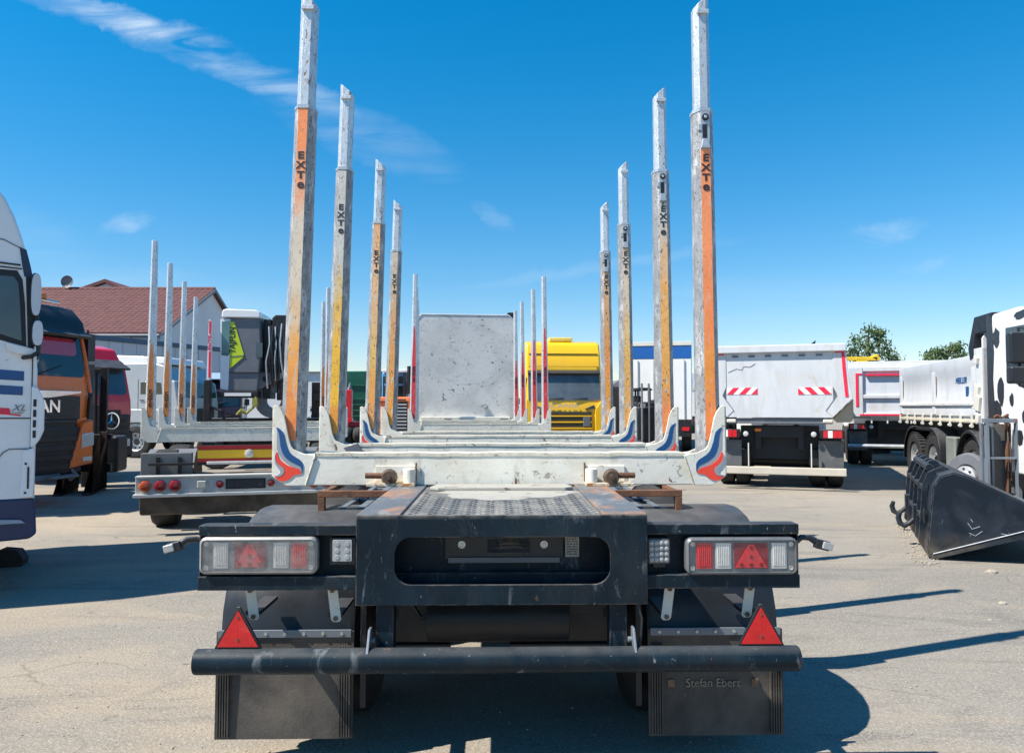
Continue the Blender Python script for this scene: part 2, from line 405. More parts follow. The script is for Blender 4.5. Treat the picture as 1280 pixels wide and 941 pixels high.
tapes_l = [tape('orange and cream reflective tape', [(0.0, RO), (0.10, (0.9,0.36,0.08)), (0.22, YO), (0.36, CR), (0.60, (0.70,0.60,0.47)), (0.72, (0.85,0.40,0.22)), (0.85, O1), (1.0, O1)], 0.45),
           tape('faded silver and yellow tape', [(0.0, (0.86,0.34,0.05)), (0.06, (0.92,0.50,0.04)), (0.36, (0.90,0.50,0.05)), (0.46, (0.75,0.52,0.22)), (0.58, SIL), (1.0, SIL)], 0.8),
           tape('scratched tan orange tape', [(0.0, (0.9,0.38,0.12)), (0.12, YO), (0.3, (0.82,0.52,0.16)), (0.55, TAN), (0.8, TAN), (1.0, (0.85,0.42,0.18))], 1.1),
           tape('heavily scratched orange tape', [(0.0, (0.88,0.36,0.06)), (0.25, (0.85,0.40,0.10)), (0.5, (0.75,0.36,0.13)), (0.7, (0.70,0.46,0.25)), (1.0, (0.62,0.52,0.40))], 1.3)]
tapes_r = [tape('orange reflective tape', [(0.0, RO), (0.15, (0.93,0.34,0.06)), (0.3, (0.93,0.27,0.09)), (0.6, (0.92,0.30,0.12)), (1.0, O1)], 0.35),
           tape('faded cream and yellow tape', [(0.0, O1), (0.08, YO), (0.45, (0.88,0.45,0.13)), (0.62, TAN), (0.8, SIL), (1.0, SIL)], 0.9),
           tape('pale yellow scratched tape', [(0.0, YO), (0.35, (0.86,0.52,0.16)), (0.6, CR), (0.85, CR), (1.0, TAN)], 1.1),
           tape('rusty orange scratched tape', [(0.0, (0.9,0.38,0.06)), (0.35, (0.86,0.32,0.08)), (0.6, (0.7,0.36,0.14)), (1.0, (0.62,0.42,0.26))], 1.3)]
m_tape_lt = mat('orange tape', (0.80, 0.27, 0.07), 0.5, var=0.2, vs=6, layers=chips(0.9))
m_tape_red = mat('red reflective tape', (0.72, 0.05, 0.06), 0.4, var=0.12, layers=chips(0.35))
m_ink = mat('dark lettering ink', (0.02, 0.018, 0.03), 0.6, var=0.1, layers=[lay((0.5, 0.3, 0.15), 0.66, 0.72, 60, amt=0.6)])
m_blue = mat('blue decal film', (0.004, 0.075, 0.23), 0.35, var=0.08, layers=[lay((0.05, 0.05, 0.08), 0.5, 0.8, 5, amt=0.35)])
m_grey = mat('grey decal film', (0.30, 0.33, 0.37), 0.4, var=0.08)
m_red = mat('red decal film', (0.86, 0.065, 0.035), 0.35, var=0.06)
m_rust = mat('rusty steel', RUST, 0.8, var=0.35, vs=6, layers=[lay(DRUST, 0.45, 0.65, 9, dist=0.5), lay((0.30, 0.26, 0.22), 0.62, 0.72, 20, amt=0.6)], bump=0.25, bscale=60)
m_rail = mat('rust streaked frame rail', (0.13, 0.145, 0.16), 0.55, 0.2, var=0.2, vs=5, layers=[
    lay((0.36, 0.185, 0.10), 0.46, 0.62, 3.2, (2.0, 0.7, 1), 8, 0.6, rough=0.9, bump=0.1),
    lay((0.30, 0.29, 0.27), 0.56, 0.66, 7, (1, 0.6, 1), 8, 0.6, amt=0.8),
    lay((0.05, 0.05, 0.05), 0.62, 0.70, 30, amt=0.6)], bump=0.15)
m_tread = mat('worn tread plate', (0.115, 0.115, 0.11), 0.6, 0.05, var=0.2, vs=6, layers=[
    lay((0.25, 0.235, 0.205), 0.46, 0.60, 4, (1, 0.8, 1), 6, 0.4, amt=0.8), lay(RUST, 0.64, 0.74, 10, amt=0.5), lay((0.05, 0.05, 0.05), 0.60, 0.7, 25, amt=0.5)], bump=0.12)
m_peel = mat('peeling grey white paint', (0.37, 0.355, 0.31), 0.6, var=0.1, layers=[lay(DRUST, 0.60, 0.64, 9, (1, 1.6, 1), 9, 0.8, rough=0.9), lay((0.28, 0.26, 0.23), 0.56, 0.66, 22, amt=0.6)], bump=0.1)
m_pin = mat('greasy rusty pin', (0.15, 0.10, 0.07), 0.5, 0.5, var=0.3, vs=20, layers=[lay(RUST, 0.55, 0.65, 25, rough=0.85)], bump=0.2)
m_cream = mat('yellowed cream paint', (0.60, 0.55, 0.42), 0.5, var=0.15, vs=12, layers=[lay((0.35, 0.17, 0.06), 0.50, 0.60, 18, dist=1.0, rough=0.8)])
m_bolt = mat('zinc bolt', (0.55, 0.55, 0.52), 0.4, 0.8, var=0.2, vs=30)
m_strap = mat('dirty white strap', (0.62, 0.60, 0.53), 0.5, var=0.1, layers=[lay((0.2, 0.18, 0.15), 0.62, 0.70, 20, amt=0.8)])
m_rred = mat('red reflector', (0.62, 0.006, 0.010), 0.18, var=0.25, vs=28, coat=0.5, layers=[lay((0.28, 0.002, 0.006), 0.05, 0.0, 160, kind='voronoi', amt=0.7), lay((0.35, 0.2, 0.15), 0.6, 0.75, 12, amt=0.2, rough=0.6)])
m_rredm = mat('red lens', (0.55, 0.012, 0.02), 0.25, var=0.15, vs=40, coat=0.4)
m_lensw = mat('clear ribbed lens', (0.62, 0.62, 0.60), 0.22, 0.25, var=0.2, vs=30, coat=0.4)
m_lampbody = mat('grey lamp housing', (0.16, 0.17, 0.18), 0.4, 0.3, var=0.2, vs=15)
m_led = mat('hazy work lamp glass', (0.34, 0.35, 0.35), 0.3, 0.1, var=0.2, vs=25, coat=0.5)
def glassy(name, tint, alpha, rough=0.08, haze=0.0):
    m = bpy.data.materials.new(name); m.use_nodes = True; nt = m.node_tree; N = nt.nodes; L = nt.links
    b = N['Principled BSDF']; b.inputs['Base Color'].default_value = (*tint, 1); b.inputs['Roughness'].default_value = rough
    tr = N.new('ShaderNodeBsdfTransparent'); mx = N.new('ShaderNodeMixShader')
    n = N.new('ShaderNodeTexNoise'); n.inputs['Scale'].default_value = 25; n.inputs['Detail'].default_value = 6
    tc = N.new('ShaderNodeTexCoord'); L.new(tc.outputs['Object'], n.inputs['Vector'])
    r = N.new('ShaderNodeMapRange'); r.inputs['From Min'].default_value = 0.35; r.inputs['From Max'].default_value = 0.75
    r.inputs['To Min'].default_value = alpha; r.inputs['To Max'].default_value = min(1, alpha + haze)
    L.new(n.outputs['Fac'], r.inputs['Value']); L.new(r.outputs[0], mx.inputs[0])
    L.new(tr.outputs[0], mx.inputs[1]); L.new(b.outputs[0], mx.inputs[2])
    L.new(mx.outputs[0], N['Material Output'].inputs['Surface']); return m
m_cover_l = glassy('milky lamp cover', (0.40, 0.39, 0.37), 0.10, 0.25, 0.20)
m_cover_r = glassy('clear lamp cover', (0.3, 0.3, 0.3), 0.03, 0.1, 0.05)
m_glass = mat('dark vehicle glass', (0.014, 0.022, 0.028), 0.06, var=0.5, vs=1.2, spec=0.8)
m_glassb = mat('blue grey vehicle glass', (0.05, 0.08, 0.10), 0.10, var=0.4, vs=1.2, spec=0.8)
m_chrome = mat('chrome', (0.75, 0.76, 0.77), 0.12, 1.0, var=0.05)
m_rim = mat('dusty silver rim', (0.50, 0.51, 0.52), 0.45, 0.5, var=0.2, vs=6, layers=[lay((0.12, 0.1, 0.08), 0.58, 0.75, 5, amt=0.6, rough=0.8)])
def paint(name, col, dirt=0.35, **k):
    return mat(name, col, 0.30, var=0.06, vs=1.5, coat=0.35, layers=[lay((col[0]*0.5+0.12, col[1]*0.5+0.11, col[2]*0.5+0.09), 0.5, 0.8, 2.2, dist=0.5, amt=dirt, rough=0.6),
        lay((0.12, 0.10, 0.08), 0.70, 0.76, 20, amt=0.5, rough=0.8)], **k)
p_orange = paint('orange truck paint', (0.90, 0.17, 0.018), 0.08)
p_redm = paint('dark red truck paint', (0.60, 0.010, 0.03), 0.08)
p_yellow = paint('yellow truck paint', (0.86, 0.49, 0.010), 0.25)
p_white = paint('white truck paint', (0.76, 0.77, 0.78), 0.3)
p_silver = mat('silver truck paint', (0.42, 0.44, 0.46), 0.35, 0.4, var=0.06, coat=0.3)
p_bluet = paint('light blue truck paint', (0.08, 0.30, 0.62))
p_navyt = mat('dark blue bumper plastic', (0.006, 0.026, 0.085), 0.4, var=0.1)
p_dkred = paint('dark red cab paint', (0.16, 0.012, 0.02))
p_green = paint('dark green container paint', (0.008, 0.085, 0.055))
p_bodyw = mat('used white tipper paint', (0.58, 0.60, 0.63), 0.45, var=0.07, vs=1.5, layers=[
    lay((0.40, 0.38, 0.35), 0.48, 0.72, 5, (1, 1, 0.25), 8, 0.4, amt=0.45),
    lay((0.55, 0.52, 0.46), 0.5, 0.75, 1.6, dist=0.6, amt=0.55), lay((0.45, 0.36, 0.18), 0.62, 0.72, 2.6, (1, 1, 1), dist=0.7, amt=0.6, rough=0.8),
    lay((0.15, 0.13, 0.11), 0.70, 0.74, 18, amt=0.7, rough=0.8)], bump=0.05, bscale=8)
m_speck = mat('dented white headboard', (0.60, 0.60, 0.585), 0.45, var=0.10, vs=1.2, layers=[
    lay((0.42, 0.42, 0.41), 0.45, 0.7, 1.5, dist=0.8, amt=0.7),
    lay((0.05, 0.05, 0.06), 0.625, 0.655, 8, (1, 1, 1.2), 9, 1.4, amt=0.9, rough=0.7, bump=-0.2),
    lay((0.08, 0.08, 0.09), 0.64, 0.67, 20, (1, 1, 1), 7, 1.0, amt=0.8),
    lay((0.30, 0.30, 0.30), 0.58, 0.66, 5, (0.6, 1, 1.6), 6, 1.5, amt=0.5)], bump=0.1, bscale=12)
m_bucket = mat('black bucket paint', (0.006, 0.012, 0.021), 0.5, var=0.2, vs=3, spec=0.25, dust=0.2, edge=(0.22, 0.20, 0.19), layers=[
    lay((0.22, 0.18, 0.13), 0.35, 0.65, 4, dist=0.5, amt=0.7, rough=0.9, zr=(0.30, 0.0)),
    lay((0.03, 0.038, 0.05), 0.45, 0.7, 3, dist=0.6, amt=0.7), lay((0.22, 0.23, 0.25), 0.675, 0.70, 12, (1, 1, 0.35), 9, 1.8, amt=0.6, rough=0.7),
    lay(DRUST, 0.68, 0.75, 8, rough=0.9)], bump=0.05)
m_steelgrey = mat('weathered grey steel frame', (0.17, 0.20, 0.235), 0.5, 0.3, var=0.15, layers=[lay(RUST, 0.62, 0.70, 6, (1, 1, 0.4), rough=0.9), lay((0.1, 0.1, 0.1), 0.6, 0.75, 12, amt=0.5)], bump=0.08)
m_wall = mat('white render wall', (0.62, 0.65, 0.68), 0.85, var=0.05, vs=0.4, layers=[lay((0.48, 0.49, 0.50), 0.5, 0.8, 0.6, (1, 1, 0.3), amt=0.5)], bump=0.03, bscale=12)
m_wallb = mat('pale grey cladding', (0.42, 0.46, 0.52), 0.6, var=0.05, vs=0.4)
m_roof = mat('dark red roof tile', (0.135, 0.052, 0.048), 0.8, var=0.3, vs=3, layers=[lay((0.09, 0.045, 0.045), 0.5, 0.7, 9, amt=0.7), lay((0.3, 0.14, 0.12), 0.62, 0.72, 30, amt=0.5)])
m_hazr = mat('red hazard film', (0.75, 0.02, 0.06), 0.4, var=0.08)
m_hazw = mat('white hazard film', (0.8, 0.8, 0.8), 0.4, var=0.05)
m_lime = mat('lime yellow decal film', (0.50, 0.62, 0.02), 0.4, var=0.05)
m_yel = mat('yellow paint', (0.70, 0.45, 0.02), 0.5, var=0.15)
m_amber = mat('amber lens', (0.80, 0.20, 0.02), 0.25, var=0.1, coat=0.4)
m_cabgrey = mat('grey crane cab paint', (0.13, 0.14, 0.16), 0.45, var=0.12, layers=[lay((0.26, 0.26, 0.26), 0.55, 0.75, 3, amt=0.4)])
# ------------------------------------------------------------------ ground
def build_ground():
    m = bpy.data.materials.new('sunlit yard asphalt'); m.use_nodes = True; nt = m.node_tree; N = nt.nodes; L = nt.links
    b = N['Principled BSDF']; b.inputs['Roughness'].default_value = 0.9; b.inputs['Specular IOR Level'].default_value = 0.25
    tc = N.new('ShaderNodeTexCoord'); V = tc.outputs['Object']
    def noise(scale, detail=8, dist=0.4, st=(1,1,1), rough=0.6):
        mp = N.new('ShaderNodeMapping'); mp.inputs['Scale'].default_value = st; L.new(V, mp.inputs[0])
        n = N.new('ShaderNodeTexNoise'); n.inputs['Scale'].default_value = scale; n.inputs['Detail'].default_value = detail
        n.inputs['Distortion'].default_value = dist; n.inputs['Roughness'].default_value = rough; L.new(mp.outputs[0], n.inputs['Vector']); return n.outputs['Fac']
    def rng(v, lo, hi, a=0.0, c=1.0):
        r = N.new('ShaderNodeMapRange'); r.inputs['From Min'].default_value = lo; r.inputs['From Max'].default_value = hi
        r.inputs['To Min'].default_value = a; r.inputs['To Max'].default_value = c; L.new(v, r.inputs['Value']); return r.outputs[0]
    def mix(k, c, col):
        x = N.new('ShaderNodeMixRGB'); L.new(k, x.inputs[0])
        if isinstance(c, tuple): x.inputs[1].default_value = (*c, 1)
        else: L.new(c, x.inputs[1])
        x.inputs[2].default_value = (*col, 1); return x.outputs[0]
    def mul(a, c):
        x = N.new('ShaderNodeMath'); x.operation = 'MULTIPLY'; L.new(a, x.inputs[0])
        if isinstance(c, (int, float)): x.inputs[1].default_value = c
        else: L.new(c, x.inputs[1])
        return x.outputs[0]
    c = mix(rng(noise(0.25, 6), 0.35, 0.65), (0.205, 0.188, 0.162), (0.282, 0.255, 0.214))
    c = mix(mul(rng(noise(0.16, 7, 1.2, (0.7, 1.8, 1)), 0.52, 0.66), 0.7), c, (0.37, 0.30, 0.215))    # ochre sand drifts
    c = mix(mul(rng(noise(0.45, 9, 1.5, (0.6, 1.5, 1), 0.7), 0.50, 0.60), 0.42), c, (0.36, 0.29, 0.205))
    c = mix(mul(rng(noise(0.5, 8, 0.8, (0.5, 1.6, 1)), 0.54, 0.70), 0.6), c, (0.17, 0.16, 0.15))
    c = mix(mul(rng(noise(3.0, 6, 0.6), 0.58, 0.75), 0.5), c, (0.15, 0.14, 0.13))
    c = mix(mul(rng(noise(26, 5, 0), 0.50, 0.66), 0.35), c, (0.37, 0.34, 0.30))
    c = mix(mul(rng(noise(38, 5, 0), 0.54, 0.68), 0.45), c, (0.125, 0.12, 0.11))
    c = mix(mul(rng(noise(1.1, 10, 2.5, (0.25, 1.3, 1), 0.7), 0.54, 0.64), 0.5), c, (0.125, 0.118, 0.11))
    c = mix(mul(rng(noise(70, 3, 0), 0.52, 0.72), 0.7), c, (0.46, 0.43, 0.385))
    c = mix(mul(rng(noise(95, 3, 0), 0.56, 0.72), 0.6), c, (0.09, 0.085, 0.08))
    c = mix(mul(rng(noise(2.2, 5, 0.3), 0.68, 0.74), 0.6), c, (0.075, 0.07, 0.065))
    c = mix(mul(rng(noise(9, 9, 0.3), 0.68, 0.72), 0.7), c, (0.06, 0.055, 0.05))
    vo = N.new('ShaderNodeTexVoronoi'); vo.feature = 'DISTANCE_TO_EDGE'; vo.inputs['Scale'].default_value = 0.33
    wv = N.new('ShaderNodeTexNoise'); wv.inputs['Scale'].default_value = 1.4; wv.inputs['Detail'].default_value = 5; L.new(V, wv.inputs['Vector'])
    sc = N.new('ShaderNodeVectorMath'); sc.operation = 'MULTIPLY_ADD'; L.new(wv.outputs['Color'], sc.inputs[0]); sc.inputs[1].default_value = (1.2,)*3; L.new(V, sc.inputs[2])
    L.new(sc.outputs[0], vo.inputs['Vector'])
    crack = mul(rng(vo.outputs['Distance'], 0.0, 0.006, 1.0, 0.0), rng(noise(0.7, 3), 0.50, 0.60))
    c = mix(mul(crack, 0.4), c, (0.06, 0.055, 0.05))
    L.new(c, b.inputs['Base Color'])
    bp = N.new('ShaderNodeBump'); bp.inputs['Distance'].default_value = 0.012; bp.inputs['Strength'].default_value = 0.7
    L.new(noise(60, 6, 0), bp.inputs['Height']); L.new(bp.outputs[0], b.inputs['Normal'])
    mb = MB()
    S = [-1500, -300, -60, -20, 0, 20, 60, 300, 1500]; T = [-300, -40, 0, 10, 20, 40, 100, 400, 3000]
    vs = [(x, y, 0) for y in T for x in S]; n = len(S)
    fs = [(j*n+i, j*n+i+1, (j+1)*n+i+1, (j+1)*n+i) for j in range(len(T)-1) for i in range(n-1)]
    mb.add(vs, fs); g = mb.build('ground', m, smooth=False); g['kind'] = 'structure'
    # loose grit and small stones lying on the yard
    rnd = random.Random(4); st = MB()
    def stone(x, y, r, bld):
        R = Euler((rnd.random()*6, rnd.random()*6, rnd.random()*6)).to_matrix()
        vs = []
        for p in ((1,0,0),(-1,0,0),(0,1,0),(0,-1,0),(0,0,1),(0,0,-1)):
            q = R @ Vector(p) * r * rnd.uniform(0.7, 1.2); vs.append((x+q.x, y+q.y, r*0.3 + q.z*0.6))
        bld.add(vs, [(0,2,4),(2,1,4),(1,3,4),(3,0,4),(2,0,5),(1,2,5),(3,1,5),(0,3,5)])
    for i in range(3600):
        y = 2.6 + rnd.random()**1.9*16; x = rnd.uniform(-0.75, 0.75)*y
        stone(x, y, 0.002 + 0.007*rnd.random()**3, st)
    for i in range(260):          # dirt washed along the bucket
        t = rnd.random(); stone(4.25 + 1.15*t - rnd.random()*0.25 - 0.05, 7.75 + 2.7*t - rnd.random()*0.3, rnd.uniform(0.006, 0.02), st)
    m_grit = mat('pale grit', (0.33, 0.29, 0.23), 0.9, var=0.3, vs=8)
    o = st.build('grit', m_grit, smooth=False, kind='stuff'); tag(o, 'loose pale grit scattered over the yard surface', 'grit')
    def rock(lbl, px, py, r, flat=0.5):
        p = at(px, py, 10); d = CAM_H*960/(py-510); bld = MB()
        bld.lathe([(-0.02, 0.01), (0, r), (r*flat*0.5, r*0.9), (r*flat, r*0.45), (r*flat*1.1, 0.001)], (0, 0, 0), 'z', 9)
        bld.v = [v + Vector((rnd.uniform(-1,1)*r*0.15, rnd.uniform(-1,1)*r*0.15, rnd.uniform(-1,1)*r*0.1)) for v in bld.v]
        o = bld.build('stone', m_grit, smooth=False); o.location = ((px-640)/960*d, d, 0)
        tag(o, lbl, 'stone'); return o
    rock('flat pale stone on the asphalt below the loader bucket', 1233, 713, 0.055)
    rock('small whitish pebble lying alone right of the round lamp shadow', 1247, 751, 0.03)
    rock('small grey stone on the open asphalt above the long post shadow', 1231, 771, 0.018)
build_ground()

# ------------------------------------------------------------------ wheels
def wheel(parent, x, y, z=0.5, r=0.5, w=0.28, side=1, tread=False, rim=None, face=True, steer=0.0, drum=False):
    """side = +1: the dished outer face looks towards +x"""
    key = (round(r, 3), round(w, 3), tread, rim.name if rim else '', drum)
    cache = wheel.cache
    if key not in cache:
        t = MB(); h = w/2; rr = r*0.56
        t.lathe([(-h*0.75, rr), (-h*0.95, rr*1.12), (-h, r*0.80), (-h*0.92, r*0.93), (-h*0.72, r*0.985), (-h*0.25, r), (h*0.25, r), (h*0.72, r*0.985), (h*0.92, r*0.93), (h, r*0.80), (h*0.95, rr*1.12), (h*0.75, rr)], (0,0,0), 'x', 40)
        if tread:
            for i in range(44):
                a = 2*pi*i/44
                for s in (-1, 1):
                    a2 = a + (pi/44 if s > 0 else 0)
                    t.cbox((s*h*0.55, (r+0.002)*cos(a2), (r+0.002)*sin(a2)), (h*0.75, r*0.095, 0.022), (a2 + pi/2 - pi, 0, 0))
        tm = t.mesh('tyre', m_rubber)
        q = MB()
        q.lathe([(-h*0.78, rr), (-h*0.70, rr*0.93), (h*0.10, rr*0.86), (h*0.10, rr*0.55), (h*0.35, rr*0.42), (h*0.42, 0.12*r/0.5), (h*0.42, 0.001)] if not drum else
                [(-h*0.78, rr), (h*0.2, rr*0.9), (h*0.55, rr*0.62), (h*0.95, rr*0.50), (h*1.05, rr*0.30), (h*1.05, 0.001)], (0,0,0), 'x', 32)
        q.lathe([(h*0.78, rr), (h*0.70, rr*0.93), (h*0.10, rr*0.86)], (0,0,0), 'x', 32)
        for i in range(10):
            a = 2*pi*i/10
            q.tube((h*0.30, rr*0.48*cos(a), rr*0.48*sin(a)), (h*0.52, rr*0.48*cos(a), rr*0.48*sin(a)), 0.016*r/0.5, 6)
        for i in range(8):
            a = 2*pi*(i+0.5)/8
            q.tube((h*0.09, rr*0.71*cos(a), rr*0.71*sin(a)), (h*0.115, rr*0.71*cos(a), rr*0.71*sin(a)), 0.035*r/0.5, 8, m=1)
        qm = q.mesh('rim', [rim or m_rim, m_black])
        hb = MB().tube((-h*0.6, 0, 0), (h*0.5, 0, 0), r*0.2, 16); hm = hb.mesh('wheel', m_black)
        cache[key] = (hm, tm, qm)
    hm, tm, qm = cache[key]
    o = link('wheel', hm, parent); o.location = (x, y, z); o.rotation_euler = (0, 0, (0 if side > 0 else pi) + steer)
    a = link('tyre', tm, o); b = link('rim', qm, o)
    return o
wheel.cache = {}

# ------------------------------------------------------------------ log stakes and bunks
def ring(w, dp, x, y, z, f=0.50, c=None, tilt=0):
    c = dp*0.72 if c is None else c
    pts = [(-f*w, -dp), (f*w, -dp), (w, -dp+c), (w, dp-c*0.5), (f*w, dp), (-f*w, dp), (-w, dp-c*0.5), (-w, -dp+c)]
    return [Vector((x+a, y+b, z + a*tilt)) for a, b in pts]
def log_stake(parent, x, y, side, lean, z0, zs, zt, w0, w1, we, tapem, t0, t1, text_z=None, lock=False, seed=0, cut=True, post=None, text='E\nX\nT\ne', tx=0.068):
    """x, y: centre at z=1.5; lean: dx per metre inward. zs: where the thinner extension starts"""
    X = lambda z: x - side*lean*(z-1.5)
    Wd = lambda z: w0 + (w1-w0)*(z-z0)/(zs-z0)
    mb = MB()
    zz = [z0 + (zs-z0)*i/6 for i in range(7)]
    mb.loft([ring(Wd(z), 0.062, X(z), y, z) for z in zz])
    st = mb.build('stake', post or m_alud, parent, bevel=0.004)
    o = MB(); zz = [zs-0.05, zs+0.2, zt-0.05]
    rs = [ring(we, 0.048, X(z), y, z) for z in zz[:2]]
    rs.append(ring(we*0.97, 0.046, X(zz[2]), y, zz[2], tilt=(side*0.85 if cut else 0)))
    o.loft(rs)
    if cut: o.box(X(zt-0.12)-we*0.7, X(zt-0.12)+we*0.8, y-0.062, y-0.044, zt-0.135, zt-0.11)
    o.build('extension', m_alu, st, bevel=0.003)
    # collar at the top of the lower section
    k = MB(); k.loft([ring(w1*1.05, 0.066, X(zs-0.012), y, zs-0.012), ring(w1*1.05, 0.066, X(zs+0.008), y, zs+0.008)])
    k.build('collar', m_galv, st)
    # the tape sits on the flat front face
    t = MB(); n = 14
    vs = []; rnd = random.Random(seed)
    for i in range(n+1):
        z = t0 + (t1-t0)*i/n; ww = Wd(z)*0.47
        vs += [(X(z)-ww*rnd.uniform(0.93, 1.0), y-0.0632, z), (X(z)+ww*rnd.uniform(0.93, 1.0), y-0.0632, z)]
    b = len(vs); vs += [(p[0], p[1]+0.0014, p[2]) for p in vs]
    fs = []
    for i in range(n):
        fs.append((2*i, 2*i+1, 2*i+3, 2*i+2))
        fs.append((b+2*i, b+2*i+2, b+2*i+3, b+2*i+1)); fs.append((2*i, 2*i+2, b+2*i+2, b+2*i)); fs.append((2*i+1, b+2*i+1, b+2*i+3, 2*i+3))
    t.add(vs, fs); t.build('reflective_strip', tapem, st, smooth=False)
    if text_z:
        text_part('lettering', 'E\nX\nT', tx*0.84, m_ink, st, (X(text_z), y-0.0645, text_z+0.030), depth=0.0008, sx=1.25, line=0.98, bold=0.0018)
        text_part('lettering', 'e', tx*1.05, m_ink, st, (X(text_z), y-0.0645, text_z-0.078), depth=0.0008, sx=1.15, bold=0.0020)
    if lock:
        l = MB(); za = zs-0.015; zb = t1 + 0.005; xm = X((za+zb)/2); ww = w1*0.46
        l.box(xm-ww, xm+ww, y-0.068, y-0.058, zb, za)
        l.box(xm-0.016, xm+0.010, y-0.0705, y-0.06, zb+0.05, za-0.075, m=1)
        l.box(xm-ww-0.014, xm-ww+0.006, y-0.072, y-0.05, za-0.11, za-0.075)
        l.prism([(xm-ww, zb+0.002), (xm+ww, zb+0.002), (xm+0.012, zb+0.055), (xm-0.016, zb+0.055)], 'y', y-0.080, y-0.066)
        l.tube((xm, y-0.078, za-0.035), (xm, y-0.06, za-0.035), 0.020, 12, m=1)
        l.tube((xm, y-0.081, za-0.035), (xm, y-0.07, za-0.035), 0.010, 8)
        l.build('lock', [m_galv, m_black], st, bevel=0.002)
    return st

K = 4.28/960/7.84
def bz(zy): return 1.585 - zy*K*0.9955
def bu(zx): return (697-zx)*K            # distance inwards from the bunk's outer edge
def shape(pts, side, half, scale=1.0): return [(side*(half - bu(a)), bz(b)) for a, b in pts]
BR = [(670,50), (640,72), (610,112), (585,170), (568,250), (552,330), (535,400), (520,445), (500,478), (455,500), (400,522), (330,530), (285,545), (372,832), (560,835), (690,752), (697,720), (693,60)]
GREY = [(664,262), (625,285), (598,312), (585,350), (575,400), (560,450), (538,500), (505,535), (470,558), (435,580), (412,602), (400,632), (402,690), (410,714), (425,690), (470,662), (520,640), (560,612), (600,580), (640,520), (655,470), (657,380), (657,310)]
BLUE = [(662,263), (625,285), (598,312), (585,350), (575,400), (560,450), (538,500), (505,535), (470,558), (435,580), (412,602), (400,632), (402,690), (409,712), (415,672), (430,642), (480,618), (530,592), (575,555), (602,510), (620,450), (628,380), (638,320)]
RED = [(655,503), (645,535), (620,580), (590,608), (550,635), (510,652), (465,662), (435,672), (411,714), (445,724), (480,728), (510,752), (545,778), (590,790), (630,784), (655,768), (678,735), (640,746), (605,735), (585,712), (578,685), (590,658), (615,640), (645,618), (662,585), (668,550), (668,525)]
CURL = [(668,528), (668,552), (662,587), (645,620), (615,642), (590,660), (579,686), (586,713), (606,736), (640,747), (668,738), (640,726), (616,706), (622,676), (648,652), (668,620), (676,580)]
